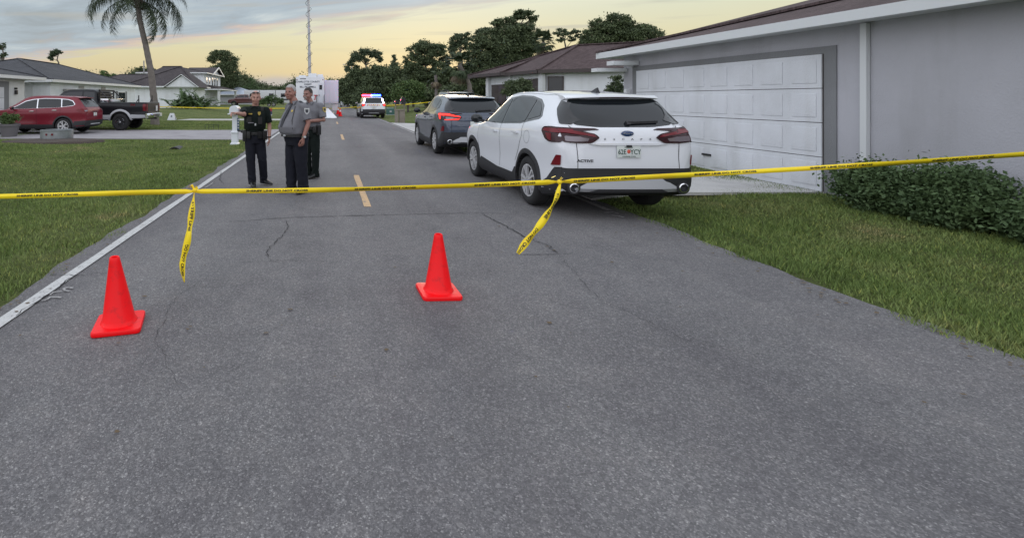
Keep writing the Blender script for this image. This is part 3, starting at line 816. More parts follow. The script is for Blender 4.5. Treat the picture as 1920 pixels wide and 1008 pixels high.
    dk = MB(); dk.prism([(-.40, -1.0, .402), (.40, -1.0, .402), (.50, -.995, .362), (-.50, -.995, .362)], (0, .08, -.005)); dk.build('diffuser', M_black, so)
    for sx in (-1, 1):
        e = MB(); e.lathe([(.060, .04), (.062, -.035), (.050, -.04), (.048, .05), (.001, .05)], 20, 'y', (sx*.70, -.935, .415)); e.build('exhaust_tip', M_chrome, root, smooth=40)
        e = MB(); e.lathe([(.085, .0), (.085, -.006), (.06, -.006)], 20, 'y', (sx*.70, -.952, .418)); e.build('exhaust_surround', M_black, root, smooth=40)
    # crease over the plate, badge, lettering, plate
    sh.panel('tailgate_crease', rpoly([(-.33, .985), (.33, .985), (.50, .975), (.36, .955), (-.36, .955), (-.50, .975)], .01), 'B', m, .022)
    h, n = sh.cast(0, 1.105, 'B')
    b = MB(); b.lathe([(.001, -.012), (.05, -.012), (.058, -.008), (.06, .0)], 24, 'y', (0, 0, 0)); ob = b.build('badge', mat('blue_badge', (.02, .05, .14), .2, coat=1), root, smooth=40); ob.location = h + n*.008; ob.scale = (1.35, 1, .62)
    lettering('badge_text', 'Ford', .050, M_chrome, ob, (0, -.0135, 0), (R(90), 0, 0), shear=.25)
    for k, ch in enumerate('ESCAPE'):
        xx = -.29 + k * .116; h, n = sh.cast(xx, 1.035, 'B'); lettering('badge_letter', ch, .034, M_dalloy, root, h + n*.006, (R(90), 0, 0), bold=.0, xscale=1.4)
    if trim:
        h, n = sh.cast(-.56, .76, 'B'); lettering('trim_text', trim, .044, M_dalloy, root, h + n*.016, (R(90), 0, -.13), bold=.0015, xscale=1.35)
    h, n = sh.cast(0, .875, 'B'); plate(root, h + n*.012, (R(-3), 0, 0), plate_txt)
    b = MB(); b.bar((-.03, -.965, .95), (.03, -.965, .95), .03, .025); b.build('camera_pod', M_black, root)
    # roof: rails recess strips, antenna fin
    for sx in (-1, 1):
        sh.line('roof_channel', [(sx*.555, -.30), (sx*.575, .3), (sx*.58, 1.0), (sx*.565, 1.5)], 'T', .05, M_gloss, .004)
        if dark_rails:
            t = MB(); t.tube([(sx*.57, -.25, 1.645), (sx*.58, -.1, 1.70), (sx*.585, .6, 1.735), (sx*.58, 1.25, 1.72), (sx*.57, 1.42, 1.665)], .02, 8); t.build('roof_rail', M_black, root, smooth=60)
    f = MB(); f.loft([[(x*.5*s_, -.20 + yy, 1.645 + zz) for x, yy in ((-.04, 0), (0, -.03), (.04, 0), (0, .16))] for s_, yy0, zz in ((1, 0, -.01), (.8, 0, .02))])
    f = MB(); f.loft([[(-.035, -.24, 1.635), (.035, -.24, 1.635), (.03, -.06, 1.645), (-.03, -.06, 1.645)], [(-.016, -.235, 1.675), (.016, -.235, 1.675), (.012, -.10, 1.672), (-.012, -.10, 1.672)], [(-.004, -.235, 1.715), (.004, -.235, 1.715), (.004, -.205, 1.712), (-.004, -.205, 1.712)]]); f.build('antenna_fin', M_black, root, smooth=50)
    # front end, seen only from elsewhere: windscreen, lamps, grille
    sh.panel('windscreen', rpoly([(-.58, 1.60), (.58, 1.60), (.72, 1.18), (-.72, 1.18)], .05), 'F', M_glass, .005)
    sh.panel('grille', rpoly([(-.45, .78), (.45, .78), (.40, .55), (-.40, .55)], .04), 'F', M_black, .01)
    for sx in (-1, 1): sh.panel('headlamp', rpoly([(sx*.50, .84), (sx*.80, .88), (sx*.80, .80), (sx*.52, .76)], .02), 'F', M_clear, .01)
    wheels(root, (0, 2.71), .915, .36, .225, 5, 'crossover')
    return root

white = crossover('parked_suv', 'white crossover with Florida plate behind the yellow tape, nearest car on the right', (3.84, 7.27, 0), 0, M_white, plate_txt=('62E', 'YCY'), trim='ACTIVE', group='crossovers parked on the right')
blue = crossover('parked_suv', 'blue-grey crossover with lit red tail lamps, parked ahead of the white car', (3.93, 14.1, 0), 0, M_blueg, lit=True, plate_txt=('', None), group='crossovers parked on the right')
def wagon(name, label, loc, rz, m, cat='car', L=(-.98, 3.70), wb=2.70, H=1.70, hw=.92, r=.355, w=.225, spokes=5, key='wagon', chrome=False, lower=M_black, rails=True,
          rear_paint=None, group=None, hood=1.05, belt0=1.02, plate_txt=('', None), boxy=0.0, rim=None, tall_glass=False, handle_m=None):
    """five-door estate / SUV body with generic parts"""
    root = thing(name, label, cat, loc, rz, group)
    a, f = L; k = H / 1.70; bx = boxy
    prof = [(a, .72), (a+.01, .95), (a+.04, 1.08*k), (a+.10-bx*.03, 1.18*k), (a+.24-bx*.10, 1.36*k), (a+.38-bx*.2, 1.52*k), (a+.50-bx*.25, 1.61*k), (a+.75, 1.655*k), (.6, H*.995), (1.1, H), (1.5, H*.985), (1.75, H*.945), (2.10, 1.40*k), (2.42, 1.20*k), (2.62, hood+.04), (3.0, hood-.01), (f-.38, hood-.08), (f-.16, hood-.20), (f-.06, .72), (f-.01, .58), (f, .50)]
    width = [(a, hw-.20), (a+.02, hw-.13), (a+.06, hw-.075), (a+.16, hw-.04), (a+.45, hw-.015), (-.1, hw), (1.2, hw-.01), (wb, hw), (f-.5, hw-.03), (f-.25, hw-.10), (f-.10, hw-.20), (f, hw-.40)]
    belt = [(a, belt0), (a+.3, belt0+.10), (0, belt0+.10), (1, belt0+.06), (2.3, belt0+.03), (f, hood-.05)]
    rail = [(a, hw-.30), (a+.1, hw-.25), (a+.5, hw-.29), (0, hw-.29), (1.6, hw-.29), (2.1, hw-.24), (2.5, hw-.16), (3.0, hw-.13), (f, hw-.48)]
    bot = [(a, .48), (a+.06, .38), (a+.3, .28), (-.3, .24), (2.4, .24), (f-.4, .24), (f-.1, .28), (f, .38)]
    sh = Shell(prof, width, belt, rail, bot, stations(a, f, 56)); sh.paint = m
    sh.finish(root, m, ((0, r + .05, r), (wb, r + .05, r)), hw + .02)
    zb = belt0
    for sd in 'LR':
        sur = [(2.42, zb+.055), (2.10, zb+.20), (1.75, H-.245), (1.40, H-.16), (.9, H-.115), (.3, H-.125), (-.15, H-.165), (-.36, H-.235), (-.50+bx*-.1, zb+.27), (-.40, zb+.205), (.2, zb+.13), (1.2, zb+.09)]
        if chrome: sur = [(1.0 + (y - 1.0)*.992, H - .31 + (z - H + .31)*.93) for y, z in sur]
        su = sh.panel('window_surround', rpoly(sur, .03), sd, M_chrome if chrome else M_gloss, .003)
        for nm, pl in (('front_window', [(2.31, zb+.09), (2.06, zb+.205), (1.72, H-.275), (1.38, H-.195), (1.22, H-.175), (1.17, zb+.115), (1.9, zb+.095)]),
                       ('rear_window', [(1.17, H-.17), (.9, H-.15), (.35, H-.158), (.18, H-.172), (.10, zb+.165), (.25, zb+.15), (1.12, zb+.12)]),
                       ('quarter_window', [(.13, H-.176), (-.13, H-.20), (-.33, H-.265), (-.455+bx*-.1, zb+.275), (-.38, zb+.235), (.06, zb+.175)])):
            sh.panel(nm, rpoly(pl, .03), sd, M_glass, .008, parent=su, skirt=.003)
        sh.panel('sill_cladding', [(wb-r-.06, .25), (wb-r-.06, .40), (wb-.7, .43), (.6, .43), (r+.05, .42), (r+.05, .25)], sd, lower, .010)
        for ya in (0, wb): sh.arch(ya, r, r+.05, r+.11, sd, lower)
        sh.line('door_gap', [(1.16, zb+.08), (1.15, .45)], sd); sh.line('door_gap', [(.12, zb+.13), (.12, .95), (.42, .55)], sd); sh.line('door_gap', [(2.34, zb+.04), (2.36, .7), (2.26, .44)], sd)
        handle(sh, 1.36, zb-.02, sd, handle_m or (M_chrome if chrome else m)); handle(sh, .36, zb+.02, sd, handle_m or (M_chrome if chrome else m))
    rg = sh.panel('rear_glass', rpoly([(-hw+.33, H-.135), (hw-.33, H-.135), (hw-.25, zb+.16), (-hw+.25, zb+.16)], .06), 'B', M_glass, .005)
    sp = MB(); rings = []
    for x in np.linspace(-hw+.31, hw-.31, 11):
        c = .02 * (1 - (x/(hw-.31))**2); y0 = a + .72; z0 = H * .97 - .005
        rings.append([(x, y0, z0+c), (x, y0-.36+bx*-.08, z0-.055+c), (x, y0-.36+bx*-.08, z0-.075+c), (x, y0-.15, z0-.075+c)])
    sp.loft(rings); sp.build('spoiler', m, root, smooth=35)
    for sx, sd in ((-1, 'L'), (1, 'R')):
        tl = sh.panel('tail_lamp', rpoly([(sx*(hw-.34), zb+.07), (sx*(hw-.06), zb+.09), (sx*(hw-.06), zb-.12), (sx*(hw-.22), zb-.09)], .02), 'B', M_redlamp, .014)
        sh.panel('tail_lamp', rpoly([(a+.06, zb+.10), (a+.36, zb+.08), (a+.42, zb+.04), (a+.25, zb-.08), (a+.06, zb-.12)], .02), sd, M_redlamp, .012)
        sh.panel('lamp_clear', rpoly([(sx*(hw-.27), zb+.02), (sx*(hw-.09), zb+.03), (sx*(hw-.09), zb-.03), (sx*(hw-.2), zb-.03)], .01), 'B', M_clear, .019, parent=tl)
        mirror_part(root, sx, (hw + .09, 2.16, zb + .13), m, (.22, .14, .16))
        if rails:
            t = MB(); t.tube([(sx*(hw-.32), -.45, H-.035), (sx*(hw-.33), -.25, H+.035), (sx*(hw-.33), .6, H+.06), (sx*(hw-.33), 1.3, H+.045), (sx*(hw-.32), 1.5, H-.04)], .018, 8); t.build('roof_rail', M_silver if chrome else M_black, root, smooth=60)
        sh.panel('headlamp', rpoly([(sx*(hw-.40), hood-.22), (sx*(hw-.13), hood-.16), (sx*(hw-.13), hood-.26), (sx*(hw-.38), hood-.34)], .02), 'F', M_clear, .01)
    sh.panel('lower_bumper', [(-hw+.06, .60), (hw-.06, .60), (hw-.06, .42), (hw-.15, .36), (-hw+.15, .36), (-hw+.06, .42)], 'B', lower, .012)
    for sd in 'LR': sh.panel('lower_bumper', [(a+.04, .60), (-r-.12, .56), (-r-.08, .38), (a+.06, .40)], sd, lower, .011)
    b = MB(); b.box(-.42, .42, a-.02, a+.05, .415, .455); b.build('bumper_trim', M_silver, root, bevel=.01)
    h, n = sh.cast(0, .86, 'B'); plate(root, h + n*.012, (0, 0, 0), plate_txt)
    b = MB(); b.box(-.3, .3, a-.012, a+.06, .975, 1.0); b.build('tailgate_trim', M_chrome if chrome else m, root, bevel=.005)
    sh.panel('windscreen', rpoly([(-hw+.36, H-.12), (hw-.36, H-.12), (hw-.22, zb+.16), (-hw+.22, zb+.16)], .05), 'F', M_glass, .005)
    sh.panel('grille', rpoly([(-.42, hood-.20), (.42, hood-.20), (.36, .58), (-.36, .58)], .04), 'F', M_gloss, .01)
    wheels(root, (0, wb), hw - .012, r, w, spokes, key, rim=rim)
    return root, sh

def face_left(Y): return Y
red, _ = wagon('red_suv', 'dark red SUV with chrome window trim on the left drive', (-11.55, 22.35, .018), R(90), M_redp, chrome=True, rails=False, spokes=5, key='red')
h_ = MB(); 
dark, _ = wagon('dark_suv', 'dark SUV on the right-hand drive, only its roof showing above the blue-grey crossover', (6.75, 25.6, .16), 0, M_darkp, H=1.80, hw=.96, key='wagon')

# police SUV
M_polwhite = paint('police_white_paint', (.70, .72, .75))
police, psh = wagon('police_suv', 'white police SUV with red and blue light bar lit, parked by the right verge', (3.60, 40.6, 0.0), R(2), M_polwhite, cat='police car', L=(-1.05, 3.95), wb=3.02, H=1.76, hw=1.0, r=.385, w=.25, boxy=.4, rails=False, belt0=1.06, key='police', rim=M_dalloy)
M_chev1 = mat('chevron_yellow', (.72, .42, .03), .4); M_chev2 = mat('chevron_red', (.50, .05, .03), .4)
for k in range(8):
    x = -.56 + k * .14; psh.panel('chevron_stripe', [(x, 1.02), (x+.07, 1.02), (x+.07+(.06 if k < 4 else -.06), 1.13), (x+(.06 if k < 4 else -.06), 1.13)], 'B', M_chev1 if k % 2 else M_chev2, .022, skirt=0)
psh.panel('side_stripe', [(-.7, .98), (3.2, .80), (3.2, .70), (-.7, .86)], 'L', M_chev1, .009, skirt=0)
M_er = mat('red_emergency_light', (.4, .01, .01), .3, emit=((1, .010, .03), 30)); M_eb = mat('blue_emergency_light', (.01, .03, .5), .3, emit=((.010, .04, 1), 45)); M_ew = mat('white_emergency_light', (.6, .6, .7), .3, emit=((.75, .72, 1), 14))
lb = MB(); lb.box(-.78, .78, .50, .88, 1.775, 1.80); lbo = lb.build('light_bar', M_black, police, bevel=.008)
for k in range(8):
    x0 = -.77 + k * .1925; b = MB(); b.box(x0 + .006, x0 + .186, .495, .885, 1.803, 1.92); b.build('light_module', M_er if k < 4 else M_eb, lbo, bevel=.02)
b = MB(); b.box(-.04, .04, .48, .50, 1.82, 1.88); b.build('light_module', M_ew, lbo, bevel=.01)
for sx in (-1, 1):
    psh.panel('pillar_light', [(sx*.66, 1.58), (sx*.735, 1.58), (sx*.82, 1.25), (sx*.74, 1.25)], 'B', M_ew, .03)
    psh.panel('lit_tail_lamp', rpoly([(sx*.72, 1.15), (sx*.90, 1.16), (sx*.90, 1.0), (sx*.80, 1.0)], .02), 'B', M_lit, .025)
psh.panel('rear_push_bumper', [(-.9, .74), (.9, .74), (.9, .40), (-.9, .40)], 'B', M_black, .03)

# distant pale car coming this way
far, _ = wagon('oncoming_car', 'pale silver car facing the camera far down the road beyond the truck', (3.35, 101.5, 0), R(180), paint('pale_silver_paint', (.55, .57, .60), .3), H=1.74, hw=.96, key='wagon', rails=False)

def pickup(name, label, loc, rz, m, trim, H=2.03, hw=1.0, r=.41, wb=3.96, rear=-1.28, bedz=1.38, detailed=True, cat='pickup truck'):
    root = thing(name, label, cat, loc, rz)
    f = wb + .98; cb = 1.16       # cab back
    prof = [(rear, bedz-.02), (rear+.02, bedz), (cb-.06, bedz+.01), (cb-.04, bedz+.02), (cb-.02, H-.5), (cb+.06, H-.12), (cb+.22, H-.02), (cb+.7, H), (cb+1.3, H-.01), (cb+1.6, H-.07), (cb+1.95, H-.32), (cb+2.3, H-.62), (cb+2.45, H-.70), (cb+2.8, H-.74), (f-.25, H-.80), (f-.08, H-.90), (f, H-1.02)]
    width = [(rear, hw-.06), (rear+.04, hw-.02), (cb-.05, hw-.01), (cb, hw), (2.5, hw), (f-.6, hw-.01), (f-.2, hw-.05), (f-.05, hw-.11), (f, hw-.2)]
    belt = [(rear, bedz-.06), (cb-.05, bedz-.04), (cb+.02, bedz+.0), (f, bedz-.08)]
    rail = [(rear, hw-.05), (cb-.05, hw-.05), (cb, hw-.20), (cb+.3, hw-.22), (cb+1.5, hw-.22), (cb+2.0, hw-.17), (cb+2.4, hw-.10), (f, hw-.25)]
    bot = [(rear, .66), (rear+.1, .60), (0, .50), (wb, .46), (f-.3, .46), (f, .52)]
    yy = sorted(set(list(np.linspace(rear, f, 60)) + list(np.linspace(rear, rear+.06, 6)) + list(np.linspace(cb-.09, cb+.3, 34)) + list(np.linspace(f-.2, f, 10))))
    sh = Shell(prof, width, belt, rail, bot, yy, crown=.05); sh.paint = m
    sh.finish(root, m, ((0, r+.09, r+.03), (wb, r+.09, r+.03)), hw + .05, cut=[(-hw+.12, hw-.12, rear+.09, cb-.16, .72, 2.5)])
    for sd in 'LR':
        sh.panel('rear_window', rpoly([(cb+.10, bedz+.10), (cb+.14, H-.16), (cb+.66, H-.13), (cb+.66, bedz+.07)], .03), sd, M_glass, .004)
        sh.panel('front_window', rpoly([(cb+.74, bedz+.07), (cb+.74, H-.13), (cb+1.35, H-.15), (cb+1.66, H-.24), (cb+2.12, bedz+.06)], .03), sd, M_glass, .004)
        for ya in (0, wb): sh.arch(ya, r+.03, r+.09, r+.19, sd, trim, off=.035)
        sh.panel('rocker_trim', [(rear+.05, .62), (rear+.05, .76), (-r-.12, .78), (-r-.12, .60)], sd, trim, .02)
        sh.panel('rocker_trim', [(r+.12, .55), (r+.12, .76), (wb-r-.12, .76), (wb-r-.12, .50)], sd, trim, .02)
        sh.line('bed_gap', [(cb-.04, bedz-.04), (cb-.04, .62)], sd, .03); sh.line('door_gap', [(cb+.70, bedz+.05), (cb+.70, .76)], sd); sh.line('door_gap', [(cb+2.10, bedz), (cb+2.10, .76)], sd)
        handle(sh, cb+.90, bedz-.10, sd, M_chrome if detailed else m)
        sx = -1 if sd == 'L' else 1
        sh.panel('tail_lamp', rpoly([(rear+.03, bedz-.08), (rear+.17, bedz-.10), (rear+.15, bedz-.42), (rear+.03, bedz-.44)], .03), sd, M_redlamp, .015)
        sh.panel('tail_lamp', rpoly([(sx*(hw-.20), bedz-.08), (sx*(hw-.07), bedz-.08), (sx*(hw-.07), bedz-.44), (sx*(hw-.20), bedz-.44)], .03), 'B', M_redlamp, .012)
        mirror_part(root, sx, (hw + .16, cb+1.98, bedz+.18), M_black, (.24, .12, .30))
        sh.panel('headlamp', rpoly([(sx*(hw-.42), H-.92), (sx*(hw-.12), H-.92), (sx*(hw-.12), H-1.10), (sx*(hw-.42), H-1.10)], .03), 'F', M_clear, .01)
    sh.panel('rear_glass', rpoly([(-.62, H-.14), (.62, H-.14), (.66, bedz+.1), (-.66, bedz+.1)], .05), 'B', M_glass, .005)
    sh.panel('windscreen', rpoly([(-.66, H-.10), (.66, H-.10), (.76, bedz+.05), (-.76, bedz+.05)], .05), 'F', M_glass, .005)
    sh.panel('tailgate', rpoly([(-hw+.24, bedz-.03), (hw-.24, bedz-.03), (hw-.24, .74), (-hw+.24, .74)], .02), 'B', m, .015)
    b = MB(); b.loft([[(x, rear-.14 + e, .60), (x, rear-.17 + e, .63), (x, rear-.17 + e, .80), (x, rear-.14 + e, .83), (x, rear + .02, .83), (x, rear + .02, .60)] for x, e in [(-hw, .10), (-hw+.12, .02), (-.3, 0), (.3, 0), (hw-.12, .02), (hw, .10)]]); b.build('rear_bumper', M_chrome if detailed else M_black, root, smooth=40)
    b = MB(); b.bar((0, rear-.2, .56), (0, rear+.3, .56), .07); b.bar((-.3, rear-.05, .56), (.3, rear-.05, .56), .06); b.build('tow_hitch', M_black, root)
    b = MB(); b.lathe([(.075, -1.7), (.075, 1.7)], 12, 'x', (0, 0, r)); b.lathe([(.02, -.16), (.17, -.1), (.2, 0), (.17, .1), (.02, .16)], 14, 'x', (0, 0, r)); 
    b = MB(); b.bar((-hw+.2, 0, r), (hw-.2, 0, r), .12); b.sphere((0, 0, r), .19); b.bar((-hw+.2, wb, r), (hw-.2, wb, r), .12); b.build('axle', M_under, root, smooth=60)
    wheels(root, (0, wb), hw - .01, r, .29, 5, 'truck', rr=.56, rim=M_chrome)
    return root, sh

truck, tsh = pickup('black_pickup', 'black pickup truck with silver arch trim and chrome bumper on the left drive', (-10.2, 25.1, .018), R(90), M_blackp, M_silver)
b = MB(); b.box(-.86, .86, .62, 1.02, 1.30, 1.55); b.build('tool_box', M_chrome, truck, bevel=.02)
b = MB()
for sx in (-1, 1):
    b.bar((sx*.8, 1.08, 1.36), (sx*.8, 1.08, 1.98), .06); b.bar((sx*.8, 1.08, 1.98), (sx*.8, .55, 1.42), .045)
for z in (1.52, 1.66, 1.80, 1.96): b.bar((-.83, 1.08, z), (.83, 1.08, z), .05, .09)
b.build('headache_rack', M_black, truck)
b = MB()
for sx in (-1, 1): b.bar((sx*.92, -.9, 1.38), (sx*.92, -.9, 1.72), .045); b.bar((sx*.92, -.78, 1.38), (sx*.92, -.9, 1.55), .035)
b.build('stake_rack', M_black, truck)
b = MB(); b.box(-.12, .12, -1.315, -1.307, .93, 1.20); st = b.build('tailgate_sticker', mat('white_sticker', (.7, .71, .72), .5), truck); st.location.x = .42
for k in range(5): lettering('sticker_text', 'TRUCK NOTE'[:10] if False else '-------', .05, M_black, st, (0, -1.317, .97 + k*.045), (R(90), 0, 0))
h, n = tsh.cast(-.62, 1.24, 'L'); lettering('trim_text', 'FX4', .13, M_redlamp, truck, h + n*.012, (R(90), 0, R(-90)), shear=.2, bold=.004)
plate(truck, (.62, -1.46, .72), (0, 0, 0), ('', None))

mar, _ = pickup('maroon_pickup', 'maroon pickup parked far back beside the metal-roofed house', (-11.5, 79, .45), R(90), M_maroon, M_maroon, H=1.85, hw=.95, r=.37, wb=3.5, bedz=1.28, detailed=False)

# ---------------------------------------------------------------- command truck with mast
M_cmd = mat('command_white', (.72, .74, .77), .35, coat=.4); M_cmd2 = mat('slide_out_white', (.62, .64, .70), .4, coat=.3)
M_steel = mat('galvanised_pole', (.42, .43, .44), .45, metal=.5); M_ink = mat('navy_print', (.02, .03, .06), .5); M_redink = mat('red_print', (.5, .02, .03), .5)
cmd = thing('command_truck', 'white box command truck with tall coiled mast beyond the officers', 'truck', (-1.58, 42.0, 0))
b = MB(); b.box(-1.2, 1.2, 0, 8.2, .95, 3.45); b.build('box_body', M_cmd, cmd, bevel=.04)
b = MB(); b.box(-1.08, 1.08, 8.3, 10.6, .6, 2.5); b.build('cab', M_cmd, cmd, bevel=.12)
b = MB(); b.box(-1.0, 1.0, 10.4, 10.62, 1.5, 2.3); b.build('windscreen', M_glass, cmd, bevel=.03)
b = MB(); b.box(1.203, 2.45, 1.6, 6.0, 1.18, 3.22); so = b.build('slide_out', M_cmd2, cmd, bevel=.03)
for k in range(3):
    b = MB(); b.box(1.28 + k*.38, 1.62 + k*.38, 1.585, 1.598, 1.3, 3.1); b.build('slide_panel', M_cmd2, so)
b = MB(); b.box(.72, 1.12, -.03, 0, 1.0, 2.95); dr = b.build('rear_door', M_cmd2, cmd, bevel=.01)
b = MB(); b.box(.80, 1.04, -.045, -.03, 2.35, 2.75); b.build('door_window', M_glass, dr)
b = MB(); b.box(.76, .80, -.07, -.03, 1.8, 1.95); b.build('handle', M_black, dr)
for x, z, w, h in ((-.6, 3.28, .5, .05), (-1.1, 3.2, .07, .07), (1.1, 3.2, .07, .07), (-1.1, 1.1, .12, .22), (1.0, 1.06, .2, .1)):
    b = MB(); b.box(x-w/2, x+w/2, -.02, 0, z-h/2, z+h/2); b.build('marker_lamp', M_redlamp if h > .06 else M_black, cmd)
lettering('lettering', 'CHARLOTTE COUNTY', .20, M_ink, cmd, (-.18, -.012, 3.02), (R(90), 0, 0), bold=.004)
lettering('lettering', 'SHERIFF', .18, M_ink, cmd, (-.18, -.012, 2.80), (R(90), 0, 0), bold=.004)
lettering('lettering', 'BILL PRUMMELL', .20, M_ink, cmd, (-.18, -.012, 2.58), (R(90), 0, 0), bold=.004)
lettering('lettering', 'T', .62, M_redink, cmd, (.40, -.012, 1.66), (R(90), 0, 0), bold=.012, shear=.25)
b = MB(); b.box(-.15, .55, .3, 1.6, 3.45, 3.75); b.box(.6, 1.1, .5, 1.4, 3.45, 3.68); b.box(-1.0, -.4, .6, 2.0, 3.45, 3.6); b.build('roof_unit', M_cmd, cmd, bevel=.04)
b = MB(); b.box(-.9, .9, 2.4, 4.0, 3.46, 3.62); b.build('roof_unit', M_silver, cmd, bevel=.03)
# rear steps with handrail
b = MB()
for k in range(4): b.box(.55, 1.25, -.15 - k*.27, -.02 - k*.27 - .0, .75 - k*.2, .80 - k*.2)
b.bar((.60, 0, .95), (.60, -1.0, .05), .05, .12); b.bar((1.2, 0, .95), (1.2, -1.0, .05), .05, .12); b.build('steps', M_silver, cmd)
b = MB()
for x in (.58, 1.22):
    b.bar((x, -.05, .9), (x, -.05, 1.9), .045); b.bar((x, -.95, .1), (x, -.95, 1.05), .045); b.bar((x, -.05, 1.9), (x, -.95, 1.05), .045); b.bar((x, -.05, 1.45), (x, -.95, .6), .035)
b.build('handrail', M_black, cmd)
b = MB(); b.box(-1.15, 1.15, -.25, .05, .52, .72); b.build('rear_bumper', M_cmd, cmd, bevel=.03)
b = MB(); b.prism([(1.28, -2.3, .05), (1.30, -.4, .75), (2.0, -2.2, .05), (2.0, -2.35, .02)], (.25, .05, .03)); b.build('ramp', M_cmd, cmd)
b = MB(); b.box(1.9, 2.4, 1.9, 2.4, .55, 1.15); b.build('side_locker', M_cmd, cmd, bevel=.02)
for y in (1.6, 2.6, 8.9):
    tm, rm = wheel_meshes(.45, .32, 8, 'lorry', rr=.58)
    for sx in (-1, 1):
        o = new_obj('wheel', tm, cmd); o.location = (sx*1.02, y, .45)
        if sx > 0: o.rotation_euler = (0, 0, math.pi)
        new_obj('rim', rm, o)
b = MB(); b.box(-.95, .95, .3, 10.2, .5, .95); b.build('chassis', M_under, cmd)
mx, my = -.06, 1.2
ms = MB(); lean = -.018
for k, (z0, z1, rr_) in enumerate(((3.45, 5.6, .135), (5.6, 8.0, .115), (8.0, 11, .10), (11, 14, .085))):
    ms.tube([(mx + lean*(z0-3.45), my, z0), (mx + lean*(z1-3.45), my, z1)], rr_, 12); ms.tube([(mx + lean*(z1-3.55), my, z1-.1), (mx + lean*(z1-3.45), my, z1)], rr_*1.25, 12)
mast = ms.build('mast', M_steel, cmd, smooth=50)
pts = []
for i in range(300):
    t = i / 299; z = 3.6 + t * 10.2; a_ = t * 2*math.pi*10.5; rr_ = .24; pts.append((mx + lean*(z-3.45) + rr_*math.cos(a_), my + rr_*math.sin(a_), z))
ms = MB(); ms.tube(pts, .017, 6); ms.build('coil_cable', M_black, mast, smooth=60)

# travel trailer in the distance
tr = thing('travel_trailer', 'white travel trailer with dark stripe parked far back behind the officers', 'trailer', (-8.6, 84, .3))
b = MB(); b.box(-5.6, 2.0, -1.2, 1.2, .6, 2.75); b.build('body', mat('trailer_white', (.62, .63, .64), .4), tr, bevel=.12)
for x in (-4.6, -1.4, .6):
    b = MB(); b.box(x, x+.75, -1.23, -1.19, 1.6, 2.2); b.build('window', M_glass, tr, bevel=.02)
b = MB(); b.box(-5.5, 1.9, -1.225, -1.2, 1.05, 1.30); b.build('stripe', M_dalloy, tr)
b = MB(); b.box(-.35, -.28, -1.23, -1.2, .8, 2.7); b.box(-3.0, -2.93, -1.23, -1.2, .8, 2.7); b.build('trim_strip', M_black, tr)
tm, rm = wheel_meshes(.355, .225, 5, 'crossover')
for x in (-1.4, -.6):
    o = new_obj('wheel', tm, tr); o.location = (x, -1.05, .36); o.rotation_euler = (0, 0, R(90)); new_obj('rim', rm, o)
b = MB(); b.box(-4.0, -3.9, -.5, -.4, 0, .62); b.box(-4.0, -3.9, .4, .5, 0, .62); b.build('jack_stand', M_black, tr)
# ---------------------------------------------------------------- houses
def stucco(name, col):
    m, n, b, L = node_mat(name); tc = n('ShaderNodeTexCoord').outputs['Object']
    a = n('ShaderNodeTexNoise', i={'Vector': tc, 'Scale': .8, 'Detail': 6.0, 'Roughness': .6}); f = n('ShaderNodeTexNoise', i={'Vector': tc, 'Scale': 40.0, 'Detail': 4.0})
    mp = n('ShaderNodeMapping', i={'Vector': tc, 'Scale': (3, 3, .35)}); st = n('ShaderNodeTexNoise', i={'Vector': mp.outputs[0], 'Scale': 1.0, 'Detail': 4.0})
    c = mixc(n, 1.0, col, ramp_of(n, a.outputs[0], [(.3, (.88, .88, .875)), (.6, (1, 1, 1))]), 'MULTIPLY')
    c = mixc(n, 1.0, c, ramp_of(n, st.outputs[0], [(.26, (.90, .895, .88)), (.5, (1, 1, 1))]), 'MULTIPLY')
    L.new(c, b.inputs['Base Color']); b.inputs['Roughness'].default_value = .85
    bp = n('ShaderNodeBump', i={'Height': f.outputs[0], 'Strength': .5, 'Distance': .012}); L.new(bp.outputs[0], b.inputs['Normal']); return m
def shingle(name, col):
    m, n, b, L = node_mat(name); tc = n('ShaderNodeTexCoord').outputs['Object']
    br = n('ShaderNodeTexBrick', i={'Vector': tc, 'Scale': 3.0, 'Color1': (*[q*.8 for q in col], 1), 'Color2': (*[q*1.15 for q in col], 1), 'Mortar': (*[q*.55 for q in col], 1), 'Mortar Size': .012, 'Row Height': .2})
    a = n('ShaderNodeTexNoise', i={'Vector': tc, 'Scale': .9, 'Detail': 7.0, 'Roughness': .65}); f = n('ShaderNodeTexNoise', i={'Vector': tc, 'Scale': 25.0, 'Detail': 4.0})
    c = mixc(n, 1.0, br.outputs[0], ramp_of(n, a.outputs[0], [(.3, (.78, .78, .78)), (.55, (1, 1, 1)), (.75, (1.15, 1.15, 1.15))]), 'MULTIPLY')
    c = mixc(n, 1.0, c, ramp_of(n, f.outputs[0], [(.3, (.8, .8, .8)), (.7, (1.15, 1.15, 1.15))]), 'MULTIPLY')
    L.new(c, b.inputs['Base Color']); b.inputs['Roughness'].default_value = .92; b.inputs['Specular IOR Level'].default_value = .2
    bp = n('ShaderNodeBump', i={'Height': f.outputs[0], 'Strength': .6, 'Distance': .02}); L.new(bp.outputs[0], b.inputs['Normal']); return m
M_stw = stucco('white_stucco', (.78, .81, .84)); M_stc = stucco('cream_stucco', (.72, .73, .72)); M_stg = stucco('grey_stucco', (.47, .47, .51)); M_std = stucco('dark_grey_trim', (.22, .225, .235))
M_shg = shingle('charcoal_shingle', (.085, .087, .095)); M_shb = shingle('brown_shingle', (.105, .078, .078)); M_shd = shingle('dark_brown_shingle', (.085, .075, .078))
M_trimw = mat('white_trim', (.66, .68, .69), .5, bump=(8, .2, .01)); M_gdoor = stucco('garage_door_white', (.70, .72, .76)); M_gdoord = mat('garage_door_brown', (.055, .042, .040), .5)
